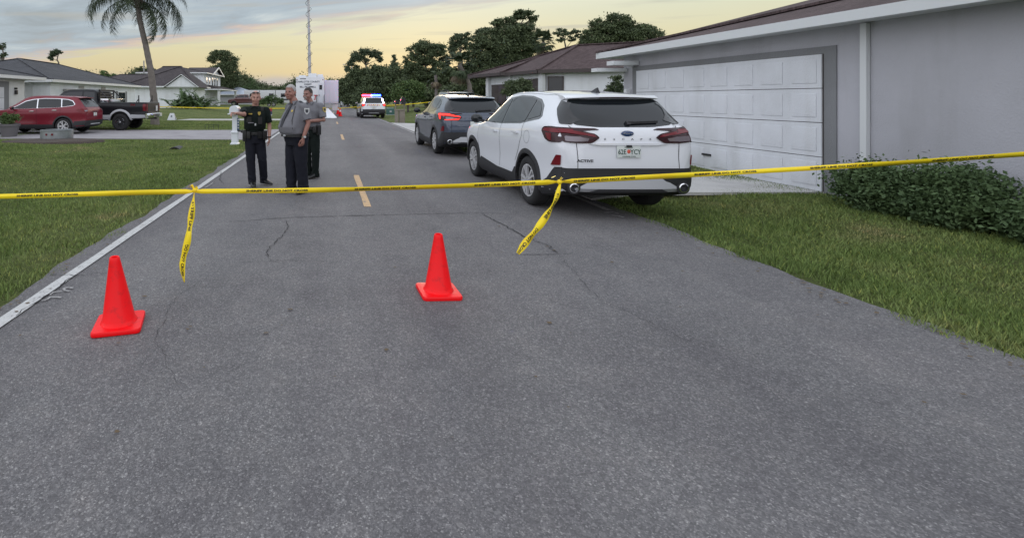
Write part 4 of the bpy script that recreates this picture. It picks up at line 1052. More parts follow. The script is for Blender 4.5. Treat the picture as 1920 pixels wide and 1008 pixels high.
M_pane = mat('house_pane', (.03, .035, .04), .06, spec=.8); M_metalroof = mat('metal_roof', (.42, .47, .55), .4, metal=.2); M_vent = mat('vent_grey', (.30, .30, .30), .6)

def V2(a, d, t): return (a[0] + d[0]*t, a[1] + d[1]*t)
def hip(root, ex, ez, ridge, m, th=.16, name='roof', fascia=None):
    """hip roof: ex = 4 eave corners (ccw), ridge = two points with z; the first joins corners 0,3, the second 1,2"""
    r0, r1 = ridge; b = MB()
    E = [(x, y, ez) for x, y in ex]
    for f in ([E[0], E[1], r1, r0], [E[1], E[2], r1], [E[2], E[3], r0, r1], [E[3], E[0], r0]): b.poly(f)
    o = b.build(name, m, root)
    fb = MB(); cx = sum(p[0] for p in ex)/4; cy = sum(p[1] for p in ex)/4
    for k in range(4):
        p, q = E[k], E[(k+1) % 4]
        fb.bar((p[0], p[1], ez - th/2 - .003), (q[0], q[1], ez - th/2 - .003), .10, th)
    fb.build('gutter', fascia or M_trimw, o)
    s = MB(); s.poly([(x, y, ez - th + .02) for x, y in ex]); s.build('soffit', fascia or M_trimw, o)
    caps = MB()
    for a, c in ((E[0], r0), (E[3], r0), (E[1], r1), (E[2], r1), (r0, r1)): caps.bar((a[0], a[1], a[2]+.02), (c[0], c[1], c[2]+.02), .22, .05)
    caps.build('ridge_cap', m, o)
    return o
def wallpart(root, pts, z0, z1, m, name='wall'):
    b = MB(); b.prism([(x, y, z0) for x, y in pts], (0, 0, z1 - z0)); return b.build(name, m, root)
def on_wall(root, name, a, b_, u0, u1, z0, z1, m, out=.04, depth=.08, parent=None, bevel=0):
    """a slab on the wall running a->b_, from u0 to u1 metres along it; 'out' is how far it stands proud"""
    A, B = Vector((*a, 0)), Vector((*b_, 0)); d = (B - A).normalized(); n = Vector((d.y, -d.x, 0))
    P = [A + d*u0, A + d*u1]; q = MB()
    q.prism([P[0] + n*out + Vector((0, 0, z0)), P[1] + n*out + Vector((0, 0, z0)), P[1] + n*out + Vector((0, 0, z1)), P[0] + n*out + Vector((0, 0, z1))], n * -depth)
    return q.build(name, m, parent or root, bevel=bevel)
def window(root, a, b_, u0, u1, z0, z1, mull=1, frame=M_trimw, proud=.05):
    w = on_wall(root, 'window', a, b_, u0, u1, z0, z1, frame, proud, .10)
    k = mull + 1; st = (u1 - u0 - .08) / k
    for i in range(k):
        mid = (z0 + z1) / 2
        on_wall(root, 'pane', a, b_, u0 + .06 + i*st, u0 + .02 + (i+1)*st, z0 + .06, mid - .02, M_pane, proud + .012, .03, parent=w)
        on_wall(root, 'pane', a, b_, u0 + .06 + i*st, u0 + .02 + (i+1)*st, mid + .02, z1 - .06, M_pane, proud + .012, .03, parent=w)
    on_wall(root, 'sill', a, b_, u0 - .08, u1 + .08, z0 - .08, z0 - .002, frame, proud + .05, .15, parent=w)
    return w
def garage_door(root, a, b_, u0, u1, z0, z1, m, rows=4, cols=4, back=-.06):
    g = on_wall(root, 'garage_door', a, b_, u0, u1, z0, z1, M_gdoord, .030, .05)
    hh = (z1 - z0) / rows; ww = (u1 - u0) / cols
    for r_ in range(rows):
        sc = on_wall(root, 'section', a, b_, u0 + .01, u1 - .01, z0 + r_*hh + .006, z0 + (r_+1)*hh - .006, m, .048, .03, parent=g)
        for c_ in range(cols):
            on_wall(root, 'panel', a, b_, u0 + c_*ww + .09, u0 + (c_+1)*ww - .09, z0 + r_*hh + .09, z0 + (r_+1)*hh - .09, m, .060, .03, parent=g, bevel=.008)
    on_wall(root, 'handle', a, b_, (u0 + u1)/2 - .12, (u0 + u1)/2 + .12, z0 + .32, z0 + .36, M_black, .085, .03, parent=g)
    return g

# --- left house with grey roof and garage
h1 = thing('bungalow', 'white bungalow with charcoal hip roof and garage behind the red SUV', 'house', (0, 0, 0))
wallpart(h1, [(-27, 17), (-16.45, 17), (-16.45, 26.7), (-27, 26.7)], -.1, 2.62, M_stc)
wallpart(h1, [(-27, 26.7), (-18.6, 26.7), (-18.6, 30.05), (-27, 30.05)], -.1, 2.60, M_stc)
wallpart(h1, [(-27, 30.05), (-16.95, 30.05), (-16.95, 43.2), (-27, 43.2)], -.1, 2.60, M_stw)
hip(h1, [(-16.6, 29.6), (-16.6, 43.6), (-27.4, 43.6), (-27.4, 29.6)], 2.74, ((-22, 35.0, 4.42), (-22, 40.0, 4.38)), M_shg)
hip(h1, [(-16.0, 16.4), (-16.0, 27.9), (-27.4, 27.9), (-27.4, 16.4)], 2.76, ((-21.6, 21.5, 4.05), (-21.6, 24.6, 4.05)), M_shg)
hip(h1, [(-18.1, 26.9), (-18.1, 30.6), (-27.3, 30.6), (-27.3, 26.9)], 2.71, ((-22.5, 28.4, 4.0), (-22.5, 29.4, 4.0)), M_shg)
A, B = (-16.45, 17), (-16.45, 26.7)
on_wall(h1, 'door_frame', A, B, 2.2, 8.35, -.02, 2.45, M_std, .03, .06)
garage_door(h1, A, B, 2.55, 7.95, 0, 2.16, M_gdoor, 4, 6)
ln = on_wall(h1, 'wall_lantern', A, B, 8.80, 8.92, 1.80, 2.02, M_black, .14, .12, bevel=.02); on_wall(h1, 'lantern_bracket', A, B, 8.82, 8.88, 2.05, 2.15, M_black, .14, .14, parent=ln)
on_wall(h1, 'downspout', (-18.6, 30.05), (-16.95, 30.05), .55, .63, 0, 2.5, M_trimw, .07, .06)
A, B = (-16.95, 30.05), (-16.95, 43.2)
for u in (1.4, 4.6): on_wall(h1, 'window_awning', A, B, u, u + 1.5, 2.05, 2.2, M_vent, .25, .22)
for u in (1.55, 4.75): window(h1, A, B, u, u + 1.2, .95, 2.02)
window(h1, A, B, 9.6, 11.0, .95, 2.15)
for u in (9.25, 11.05): on_wall(h1, 'shutter', A, B, u, u + .3, .92, 2.18, M_std, .05, .05)
on_wall(h1, 'door', A, B, 7.2, 8.15, 0, 2.1, M_std, .03, .05)
for u in (3.4, 6.7): on_wall(h1, 'vent', A, B, u, u + .7, 2.26, 2.45, M_vent, .03, .03)

# --- two-storey house beyond
h2 = thing('two_storey_house', 'white two-storey house with brown roof and front gable beyond the palm', 'house', (0, 0, 0))
wallpart(h2, [(-30, 59.8), (-16.4, 59.8), (-16.4, 65.4), (-19.3, 65.4), (-19.3, 76.2), (-30, 76.2)], .2, 3.0, M_stw)
wallpart(h2, [(-29, 76.3), (-19.3, 76.3), (-19.3, 88), (-29, 88)], .2, 5.55, M_stw)
hip(h2, [(-15.8, 59.2), (-15.8, 66.0), (-25, 66.0), (-25, 59.2)], 3.12, ((-18.9, 63.2, 5.75), (-21.2, 63.4, 5.75)), M_shd)
hip(h2, [(-18.8, 65.9), (-18.8, 76.25), (-30.2, 76.25), (-30.2, 65.9)], 3.08, ((-24.5, 69.5, 4.6), (-24.5, 73.5, 4.6)), M_shd)
hip(h2, [(-30.8, 59.25), (-20.4, 59.25), (-20.4, 69), (-30.8, 69)], 3.10, ((-27.0, 64, 4.75), (-22.5, 64, 4.75)), M_shd)
hip(h2, [(-18.7, 75.7), (-18.7, 88.6), (-29.6, 88.6), (-29.6, 75.7)], 5.66, ((-24.2, 80.0, 6.75), (-24.2, 84.5, 6.75)), M_shd)
g = MB(); g.prism([(-19.25, 80.2, 5.5), (-19.25, 87.9, 5.5), (-19.25, 84.05, 6.75)], (-.3, 0, 0)); g.build('gable', M_stw, h2)
g = MB(); g.prism([(-18.7, 79.8, 5.52), (-18.7, 84.05, 6.92), (-18.7, 88.3, 5.52), (-18.7, 88.3, 5.42), (-18.7, 84.05, 6.80), (-18.7, 79.8, 5.42)], (-5, 0, 0)); g.build('roof', M_shd, h2)
for s0, s1 in (((79.75, 5.47), (84.05, 6.86)), ((84.05, 6.86), (88.35, 5.47))):
    g = MB(); g.bar((-18.66, *s0), (-18.66, *s1), .06, .24); g.build('rake_board', M_trimw, h2)
g = MB(); g.prism([(-19.4, 59.1, 3.05), (-15.9, 59.1, 3.05), (-17.6, 59.1, 4.35)], (0, .25, 0)); g.build('gable', M_stw, h2)
g = MB(); g.prism([(-19.7, 59.0, 3.02), (-17.6, 59.0, 4.55), (-15.6, 59.0, 3.02), (-15.6, 59.0, 2.92), (-17.6, 59.0, 4.40), (-19.7, 59.0, 2.92)], (0, 4.5, 0)); g.build('roof', M_shd, h2)
for s0, s1 in (((-19.75, 2.97), (-17.6, 4.49)), ((-17.6, 4.49), (-15.55, 2.97))):
    g = MB(); g.bar((s0[0], 58.95, s0[1]), (s1[0], 58.95, s1[1]), .06, .2, up=(0, 1, 0)); g.build('rake_board', M_trimw, h2)
A, B = (-19.3, 76.3), (-19.3, 88)
for u, w_, z0, z1 in ((1.4, .7, 4.0, 5.0), (3.2, .7, 4.0, 5.0), (5.2, .75, 3.55, 5.1), (6.9, .75, 3.55, 5.1), (8.6, .75, 3.55, 5.1)): window(h2, A, B, u, u + w_, z0, z1, 0)
hip(h2, [(-16.9, 76.9), (-16.9, 91.5), (-19.6, 91.5), (-19.6, 76.9)], 3.15, ((-19.2, 78.5, 3.75), (-19.2, 90, 3.75)), M_shd, name='porch_roof')
garage_door(h2, A, B, 4.6, 8.6, .45, 2.6, M_gdoor, 4, 4)
for y in (77.3, 91.0):
    g = MB(); g.box(-17.4, -17.05, y, y + .35, .3, 3.05); g.build('porch_post', M_trimw, h2)
on_wall(h2, 'downspout', (-30, 59.8), (-16.4, 59.8), 8.7, 8.8, .3, 2.95, M_trimw, .07, .06)
g = MB(); g.bar((-26.2, 70, 5.2), (-26.2, 70, 7.0), .13); g.build('vent_pipe', M_vent, h2)

# --- metal-roofed house, far
h3 = thing('metal_roof_house', 'small grey house with pale blue metal roof, far left of the officers', 'house', (0, 0, 0))
wallpart(h3, [(-21.5, 96), (-14.6, 96), (-14.6, 104), (-21.5, 104)], .2, 2.45, M_stg)
hip(h3, [(-14.0, 95.3), (-14.0, 104.7), (-22.1, 104.7), (-22.1, 95.3)], 2.5, ((-18.2, 98.5, 3.9), (-18.2, 101.5, 3.9)), M_metalroof)
window(h3, (-21.5, 96), (-14.6, 96), 3.6, 4.8, 1.0, 2.0)

# --- brown-roofed house on the right
h4 = thing('brown_roof_house', 'white house with brown hip roof and dark window behind the parked cars on the right', 'house', (0, 0, 0))
A = (10.2, 23.5); d1 = Vector((-.218, .976)).normalized(); d2 = Vector((.857, -.515)).normalized()
Cc = V2(A, d2, 9.0); Bb = V2(A, d1, 5.0); Dd = V2(Cc, d1, 5.6)
n1 = Vector((-d1.y, d1.x))   # outward from the front wall
wallpart(h4, [A, Cc, Dd, V2(Bb, (0, 0), 0)], .0, 2.78, M_stw)
q = lambda u, v: tuple(Vector(A) + d1*u + d2*v)
e0, e1, e2, e3 = q(-.5, -.5), q(-.5, 9.4), q(6.1, 9.4), q(6.1, -.5)
hip(h4, [e0, e1, e2, e3], 2.93, ((*q(2.75, 3.2), 4.22), (*q(2.75, 7.4), 4.22)), M_shb, fascia=M_gdoord)
f0, f1, f2, f3 = q(2.2, -.75), q(2.2, 4.6), q(5.6, 4.6), q(5.6, -.75)
hip(h4, [f0, f1, f2, f3], 2.96, ((*q(3.7, 2.0), 3.78), (*q(3.7, 3.0), 3.78)), M_shb, fascia=M_gdoord)
F0, F1 = Bb, A       # front wall, seen from the road: runs far -> near
on_wall(h4, 'porch_opening', F0, F1, 3.3, 4.85, .0, 2.55, M_gdoord, .02, .04)
garage_door(h4, F0, F1, .55, 2.05, .1, 2.35, M_gdoord, 4, 2)
for u in (.15, 2.25, 4.88): on_wall(h4, 'pillar', F0, F1, u, u + .28, 0, 2.78, M_trimw, .16, .2)
window(h4, A, Cc, .22, .92, .5, 2.62, 0, frame=M_gdoord)
on_wall(h4, 'downspout', A, Cc, .06, .16, .2, 2.75, M_gdoord, .08, .08)
on_wall(h4, 'downspout', A, Cc, 6.8, 6.9, .2, 2.75, M_trimw, .08, .08)
fence = thing('white_fence', 'low white fence beside the brown-roofed house', 'fence', (0, 0, 0))
for k in range(9):
    p = V2((9.0, 29.2), (0, 1), k * .32); b = MB(); b.box(p[0]-.03, p[0]+.03, p[1]-.13, p[1]+.13, .25, 1.42); b.build('fence_board', M_trimw, fence)
bn = thing('wheelie_bin', 'dark green wheeled bin beside the brown garage door', 'bin', (9.05, 27.2, .27))
b = MB(); b.loft([[(-.22, -.22, 0), (.22, -.22, 0), (.22, .22, 0), (-.22, .22, 0)], [(-.29, -.3, .95), (.29, -.3, .95), (.29, .3, .95), (-.29, .3, .95)]]); b.build('body', mat('bin_green', (.02, .06, .05), .5), bn, bevel=.02)
b = MB(); b.loft([[(-.31, -.33, .955), (.31, -.33, .955), (.31, .33, .955), (-.31, .33, .955)], [(-.27, -.28, 1.05), (.27, -.28, 1.05), (.27, .28, 1.05), (-.27, .28, 1.05)]]); b.build('lid', MATS['bin_green'], bn, bevel=.02)

# --- grey house at the right edge
h5 = thing('grey_house', 'pale grey house with white eaves and garage door at the right edge', 'house', (0, 0, 0))
wallpart(h5, [(8.2, -4), (17, -4), (17, 13.7), (8.2, 13.7)], -.1, 2.72, M_stg)
hip(h5, [(7.72, -4.6), (17.6, -4.6), (17.6, 14.15), (7.72, 14.15)], 2.86, ((12.6, .2, 4.3), (12.6, 9.5, 4.3)), M_shb)
F0, F1 = (8.2, 13.7), (8.2, -4)
on_wall(h5, 'door_frame', F0, F1, .42, 5.75, 0, 2.42, M_std, .02, .05)
garage_door(h5, F0, F1, .62, 5.55, .02, 2.3, M_gdoor, 4, 8)
b = MB(); b.box(8.06, 8.19, 13.36, 13.48, 1.55, 1.82); b.build('wall_lamp', M_trimw, h5, bevel=.02)
b = MB(); b.box(7.5, 8.18, 13.0, 13.3, 2.45, 2.56); b.box(7.35, 8.18, 13.5, 13.8, 2.30, 2.40); b.build('eave_bracket', M_trimw, h5)
on_wall(h5, 'downspout', F0, F1, 6.15, 6.24, .1, 2.7, M_trimw, .07, .06)
on_wall(h5, 'base_course', F0, F1, 5.9, 17.5, -.05, .28, M_std, .02, .03)
slab('garage_drive', [(4.05, 7.6), (5.0, 8.1), (8.19, 8.15), (8.19, 13.3), (5.0, 13.35), (4.05, 13.9)], .02, M_walk)
# ---------------------------------------------------------------- vegetation
def leaf_mat(name, c1, c2, c3):
    m, n, b, L = node_mat(name); geo = n('ShaderNodeNewGeometry'); tc = n('ShaderNodeTexCoord').outputs['Object']
    nz = n('ShaderNodeTexNoise', i={'Vector': tc, 'Scale': .9, 'Detail': 3.0})
    a = ramp_of(n, geo.outputs['Random Per Island'], [(0, c1), (.55, c2), (1, c3)])
    c = mixc(n, 1.0, a, ramp_of(n, nz.outputs[0], [(.3, (.7, .72, .7)), (.7, (1.25, 1.2, 1.1))]), 'MULTIPLY')
    L.new(c, b.inputs['Base Color']); b.inputs['Roughness'].default_value = .65; b.inputs['Specular IOR Level'].default_value = .25
    return m
M_lf_oak = leaf_mat('oak_leaves', (0.062, 0.085, 0.047), (0.087, 0.118, 0.061), (0.128, 0.163, 0.085))
M_lf_pine = leaf_mat('pine_needles', (0.059, 0.083, 0.051), (0.082, 0.115, 0.068), (0.115, 0.150, 0.094))
M_lf_light = leaf_mat('light_leaves', (0.068, 0.112, 0.042), (0.098, 0.158, 0.054), (0.143, 0.210, 0.083))
M_lf_shrub = leaf_mat('shrub_leaves', (0.058, 0.099, 0.041), (0.087, 0.138, 0.058), (0.123, 0.189, 0.087))
M_lf_palm = leaf_mat('palm_leaves', (0.028, 0.045, 0.024), (0.042, 0.063, 0.032), (0.066, 0.089, 0.047))
M_lf_dry = leaf_mat('dry_palm_leaves', (.10, .085, .06), (.15, .125, .09), (.20, .17, .12))
M_bark = mat('bark', (.085, .072, .062), .9, noise=(6, (.14, .12, .105), .35, .7), bump=(9, .8, .03))
M_pbark = mat('palm_bark', (.145, .128, .115), .9, noise=(5, (.21, .185, .165), .35, .7), bump=(14, .7, .02))

def leaf_mesh(name, P, size, g, mtl, aspect=.55, up=None):
    n = len(P); a = g.normal(size=(n, 3)); a /= np.linalg.norm(a, axis=1, keepdims=True)
    t = g.normal(size=(n, 3)); 
    if up is not None: t = t * .5 + up
    b = np.cross(a, t); b /= np.linalg.norm(b, axis=1, keepdims=True) + 1e-9
    s = size * .74 * (.6 + .8 * g.random(n))[:, None]
    v = np.empty((n, 4, 3)); v[:, 0] = P - a*s*.5; v[:, 1] = P + b*s*aspect*.5; v[:, 2] = P + a*s*.5; v[:, 3] = P - b*s*aspect*.5
    me = bpy.data.meshes.new(name); me.vertices.add(n*4); me.vertices.foreach_set('co', v.ravel())
    me.loops.add(n*4); me.loops.foreach_set('vertex_index', np.arange(n*4)); me.polygons.add(n)
    me.polygons.foreach_set('loop_start', np.arange(n)*4); me.update(calc_edges=True); me.materials.append(mtl); return me

def clump_points(g, clumps, per, sub=9, tight=.36):
    """points in sub-clumps scattered through ellipsoidal clumps, thinner inside so gaps stay"""
    out = []
    for (x, y, z, rx, ry, rz) in clumps:
        vol = (rx*ry*rz) ** (2/3); k = max(9, int(sub * vol * 4.4)); 
        d = g.normal(size=(k, 3)); d /= np.linalg.norm(d, axis=1, keepdims=True)
        r = (.25 + .72 * g.random(k) ** .5)[:, None]
        c = d * r * np.array([rx, ry, rz]) + np.array([x, y, z])
        for q in c:
            n = int(per * 1.5 * (.5 + g.random())); sz = tight * 1.15 * (rx*ry*rz) ** (1/3) * (.5 + .8*g.random())
            p = g.normal(size=(n, 3)) * np.array([sz, sz, sz*.62]) * .62 + q; out.append(p)
    return np.concatenate(out)

def tree(name, label, base, trunk, clumps, leaf=.28, per=60, sub=6, mtl=None, r0=.22, seed=1, group=None, cat='tree', limbs=True, tight=.36, bark=None):
    """trunk: polyline of offsets from base; clumps: offsets (x,y,z,rx,ry,rz)"""
    g = np.random.default_rng(seed); rr = random.Random(seed)
    root = thing(name, label, cat, base, 0, group)
    T = [Vector(p) for p in trunk]; b = MB()
    L = len(T); b.tube(T, [r0 * (1 - .62 * i / max(1, L-1)) for i in range(L)], 9)
    if limbs:
        for (x, y, z, rx, ry, rz) in clumps:
            e = Vector((x, y, z)); k = min(range(L), key=lambda i: (T[i] - e).length + (2.0 if T[i].z > z else 0)); s = T[max(0, k-1)].lerp(T[k], .6) if k else T[0].lerp(T[1], .7)
            m1 = s.lerp(e, .5) + Vector((rr.uniform(-.2, .2), rr.uniform(-.2, .2), rr.uniform(-.1, .35)))
            b.tube([s, m1, e], [r0*.30, r0*.16, r0*.06], 6)
            for q in range(3):
                d = Vector((rr.uniform(-1, 1)*rx, rr.uniform(-1, 1)*ry, rr.uniform(-.3, 1)*rz))*.75; b.tube([m1.lerp(e, .5), e + d*.5, e + d], [r0*.09, r0*.05, r0*.02], 5)
    b.build('trunk', bark or M_bark, root, smooth=70)
    P = clump_points(g, clumps, per, sub, tight)
    new_obj('crown', leaf_mesh('crown', P, leaf, g, mtl or M_lf_oak), root)
    return root

def at(px, py, Y):      # point at depth Y seen at photo pixel (px, py)
    return Vector(((px - 616) * Y / 925, Y, CAM_H - (py - 186) * Y / 925))
def pxtree(name, label, Y, base_px, trunk_px, clumps_px, zb=.0, **k):
    """crown laid out from the photograph: clumps are (px, py, rpx, rpy[, dy]) at depth Y"""
    base = at(base_px, 186, Y); base.z = zb
    tr = [(0, 0, -.1)] + [tuple(at(a, b_, Y) - base) for a, b_ in trunk_px]
    s = Y / 925; cl = []
    for c in clumps_px:
        p = at(c[0], c[1], Y) - base; dy = c[4] if len(c) > 4 else 0
        cl.append((p.x, p.y + dy, p.z, c[2]*s*1.2, max(c[2], c[3])*s*.95, c[3]*s*1.2))
    return tree(name, label, base, tr, cl, **k)

# left side
pxtree('pine_tree', 'thin pine at the far left edge above the bungalow roof', 62, 5, [(5, 130), (7, 105), (4, 88)], [(3, 86, 8, 6), (-6, 92, 7, 7), (7, 102, 4, 5), (2, 112, 5, 6), (-10, 104, 8, 8)], leaf=.22, per=45, sub=7, mtl=M_lf_pine, r0=.16, seed=11)
pxtree('pine_tree', 'small lopsided pine standing above the ridge of the bungalow roof', 72, 110, [(110, 118), (107, 112), (109, 104), (108, 98)], [(104, 97, 7, 4), (112, 97, 4, 3), (98, 104, 5, 4), (101, 101, 6, 4), (93, 110, 3.2, 3.2), (97, 112, 3, 2.5)], leaf=.24, per=60, sub=10, mtl=M_lf_pine, r0=.13, seed=12)
pxtree('distant_tree', 'round bushy treetop behind the bungalow, left of the palm', 78, 193, [(193, 150), (193, 140)], [(190, 138, 8, 6), (199, 139, 7, 5), (212, 142, 6, 3)], leaf=.26, per=50, sub=5, mtl=M_lf_light, r0=.15, seed=13)
pxtree('distant_tree', 'sparse treetop showing on both sides of the palm trunk', 92, 266, [(268, 150), (268, 138)], [(262, 132, 5, 5), (268, 130, 6, 5), (286, 132, 5, 4), (277, 134, 6, 4)], leaf=.28, per=40, sub=5, r0=.15, seed=14)
pxtree('oak_tree', 'tall rounded oak rising behind the two-storey house', 98, 424, [(424, 165), (423, 140), (418, 118)],
       [(415, 104, 15, 8), (400, 112, 9, 8), (432, 115, 13, 9), (424, 130, 18, 12), (410, 128, 12, 9), (437, 145, 9, 12), (428, 155, 13, 12), (445, 154, 7, 7), (415, 160, 10, 14), (422, 178, 11, 10), (408, 100, 8, 4)], leaf=.38, per=70, sub=3.4, mtl=M_lf_oak, r0=.4, seed=15)
pxtree('small_tree', 'pale wispy tree beside the metal roof house', 104, 470, [(470, 175), (470, 160)], [(470, 154, 6, 6), (473, 163, 7, 7), (460, 165, 6, 4), (480, 166, 5, 4)], leaf=.3, per=26, sub=4, mtl=M_lf_shrub, r0=.12, seed=16)
for k, (px, py, rx, ry) in enumerate(((500, 166, 13, 9), (517, 168, 15, 10), (531, 169, 10, 8), (548, 164, 12, 13), (556, 152, 7, 5))):
    pxtree('distant_tree', ['low dark tree over the left end of the trailer roof', 'broad dark tree over the middle of the trailer roof', 'small dark tree over the trailer, behind the first grey-shirted officer', 'dark tree just left of the command truck', 'tuft of treetop at the upper left corner of the command truck'][k],
           118 + k*3, px, [(px, 180), (px, py)], [(px, py, rx*.6, ry*.7), (px - rx*.5, py + 3, rx*.55, ry*.7), (px + rx*.5, py + 2, rx*.55, ry*.7), (px, py + 9, rx*.9, ry*.8)], leaf=.42, per=46, sub=2.0, r0=.2, seed=20+k, group='trees behind the trailer')

# right side, from the road outwards
pxtree('umbrella_pine', 'flat-topped pine leaning over the far end of the road on the right', 86, 690, [(690, 165), (689, 135), (684, 115)],
       [(672, 106, 12, 8), (690, 100, 14, 7), (705, 104, 11, 6), (660, 118, 8, 7), (652, 130, 6, 6), (666, 130, 8, 6), (712, 112, 5, 4), (681, 112, 9, 5)], leaf=.34, per=60, sub=4.5, mtl=M_lf_pine, r0=.28, seed=31)
pxtree('spire_tree', 'narrow pointed treetop between the pine and the round oak on the right', 84, 739, [(739, 150), (739, 112)], [(739, 110, 2.2, 7), (739, 122, 5, 8), (738, 134, 8, 10)], leaf=.3, per=60, sub=7, mtl=M_lf_pine, r0=.16, seed=32)
for k, (px, py, rx, ry, Y) in enumerate(((652, 168, 13, 24, 92), (678, 150, 22, 22, 84), (712, 148, 24, 24, 80), (745, 150, 22, 24, 77), (700, 178, 32, 14, 78), (664, 185, 20, 10, 88))):
    pxtree('thicket_tree', ['dark tree beside the lamp post at the far end of the road', 'dark tree under the flat-topped pine', 'dense dark tree behind the police car lights', 'dense dark tree under the pointed treetop', 'low dark undergrowth behind the police car', 'low dark undergrowth behind the lamp post'][k],
           Y, px, [(px, 190), (px, py)], [(px, py - ry*.5, rx*.7, ry*.6), (px - rx*.55, py, rx*.6, ry*.7), (px + rx*.55, py, rx*.6, ry*.7), (px, py + ry*.4, rx, ry*.7), (px, py, rx*.8, ry*.8)], leaf=.42, per=70, sub=2.2, r0=.25, seed=40+k, zb=.2, group='dark trees beyond the right verge')
pxtree('oak_tree', 'round-crowned oak right of the police car, above the light green bush', 63, 800, [(800, 165), (799, 135), (797, 115)],
       [(797, 86, 20, 10), (777, 97, 13, 10), (818, 96, 15, 11), (768, 112, 11, 9), (832, 112, 10, 12), (797, 108, 20, 13), (780, 125, 18, 12), (818, 128, 18, 12), (800, 145, 26, 14), (764, 130, 8, 8), (838, 126, 6, 6)], leaf=.30, per=70, sub=5.0, r0=.3, seed=51, tight=.3)
pxtree('pine_tree', 'dark pine with clumped crown left of the big oak', 72, 868, [(868, 150), (866, 110), (862, 90)], [(858, 72, 10, 7), (872, 70, 11, 7), (848, 80, 7, 7), (853, 98, 8, 9), (866, 84, 11, 7), (880, 88, 8, 8), (846, 92, 5, 6)], leaf=.30, per=60, sub=6, mtl=M_lf_pine, r0=.22, seed=52)
pxtree('pine_tree', 'pine with bare limbs between the clumped pine and the big oak', 74, 906, [(903, 150), (900, 105), (905, 80)], [(898, 62, 9, 5), (912, 58, 10, 5), (920, 64, 7, 5), (890, 72, 7, 6), (896, 90, 8, 9), (908, 76, 8, 6)], leaf=.30, per=55, sub=6, mtl=M_lf_pine, r0=.2, seed=53)
pxtree('oak_tree', 'huge dark oak with ragged top behind the brown-roofed house', 47, 945, [(945, 165), (946, 130), (950, 90), (965, 60)],
       [(985, 28, 17, 8), (1000, 34, 10, 7), (962, 42, 16, 9), (935, 44, 11, 7), (930, 56, 12, 8), (955, 62, 26, 14), (985, 58, 20, 14), (915, 78, 20, 14), (945, 88, 30, 18), (985, 86, 24, 18), (900, 100, 18, 16), (925, 115, 30, 18), (965, 115, 28, 18), (892, 125, 16, 16), (915, 142, 28, 18), (950, 145, 28, 16), (880, 150, 14, 16)], leaf=.26, per=80, sub=6.5, r0=.42, seed=54, tight=.30)
for k, (px, py, rx, ry, Y) in enumerate(((775, 165, 26, 20, 66), (845, 155, 24, 24, 60), (880, 165, 26, 20, 54), (815, 178, 30, 13, 58), (905, 172, 24, 14, 50), (985, 125, 24, 22, 52))):
    pxtree('thicket_tree', ['dark tree behind the light green bush', 'dark tree behind the leaning palm', 'dark tree below the big oak, left of the house', 'low dark growth behind the hanging dry fronds', 'low dark growth beside the white fence', 'dark tree between the big oak and the fan palm'][k],
           Y, px, [(px, 190), (px, py)], [(px, py - ry*.5, rx*.7, ry*.6), (px - rx*.55, py, rx*.6, ry*.7), (px + rx*.55, py, rx*.6, ry*.7), (px, py + ry*.4, rx, ry*.7), (px, py, rx*.8, ry*.8)], leaf=.34, per=80, sub=3.4, r0=.2, seed=60+k, zb=.3, group='dark trees beyond the right verge')
pxtree('light_bush', 'light green rounded bush at the far right verge behind the mailbox', 49, 765, [(765, 190), (765, 175)],
       [(765, 160, 16, 9), (750, 168, 13, 10), (781, 168, 13, 10), (765, 175, 24, 12), (742, 180, 9, 8), (790, 180, 8, 8)], leaf=.22, per=70, sub=8, mtl=M_lf_light, r0=.12, seed=71, cat='bush', zb=.2)
pxtree('pine_tree', 'small open pine standing over the ridge of the brown-roofed house', 56, 1062, [(1063, 100), (1060, 85), (1057, 72)], [(1056, 58, 9, 4), (1068, 60, 7, 4), (1047, 64, 7, 5), (1078, 61, 8, 4), (1050, 75, 6, 3), (1074, 74, 6, 4), (1063, 66, 7, 4), (1085, 68, 6, 5)], leaf=.22, per=42, sub=9, mtl=M_lf_pine, r0=.14, seed=72)
pxtree('oak_tree', 'spreading tree behind the right end of the brown roof', 40, 1150, [(1150, 110), (1150, 85), (1148, 65)],
       [(1155, 42, 22, 12), (1125, 52, 16, 12), (1105, 66, 14, 10), (1140, 62, 24, 14), (1178, 55, 18, 12), (1170, 68, 26, 14), (1200, 58, 18, 12), (1095, 76, 12, 8), (1130, 78, 26, 10), (1215, 70, 20, 14), (1185, 80, 28, 12), (1150, 32, 8, 5), (1172, 36, 6, 5)], leaf=.22, per=70, sub=9, r0=.26, seed=73, tight=.32)
pxtree('round_shrub', 'dark round shrub at the corner of the grey house', 17.5, 1157, [(1157, 175), (1156, 160)], [(1158, 152, 10, 9), (1150, 163, 10, 9), (1163, 165, 9, 9), (1156, 174, 13, 10), (1145, 172, 6, 8)], leaf=.085, per=80, sub=40, mtl=M_lf_oak, r0=.04, seed=74, cat='bush', zb=.25)
pxtree('round_shrub', 'dark spreading bush in front of the brown garage', 22.5, 972, [(972, 172), (972, 162)], [(965, 160, 12, 9), (980, 157, 14, 9), (992, 166, 14, 10), (958, 170, 14, 9), (975, 172, 22, 10)], leaf=.11, per=80, sub=26, mtl=M_lf_oak, r0=.04, seed=75, cat='bush', zb=.25)
pxtree('round_shrub', 'bush growing in front of the far white trailer', 76, 510, [(510, 192), (510, 186)], [(500, 188, 9, 6), (512, 185, 10, 6), (522, 189, 8, 6), (492, 191, 6, 4)], leaf=.26, per=60, sub=5, mtl=M_lf_shrub, r0=.06, seed=76, cat='bush', zb=.3)

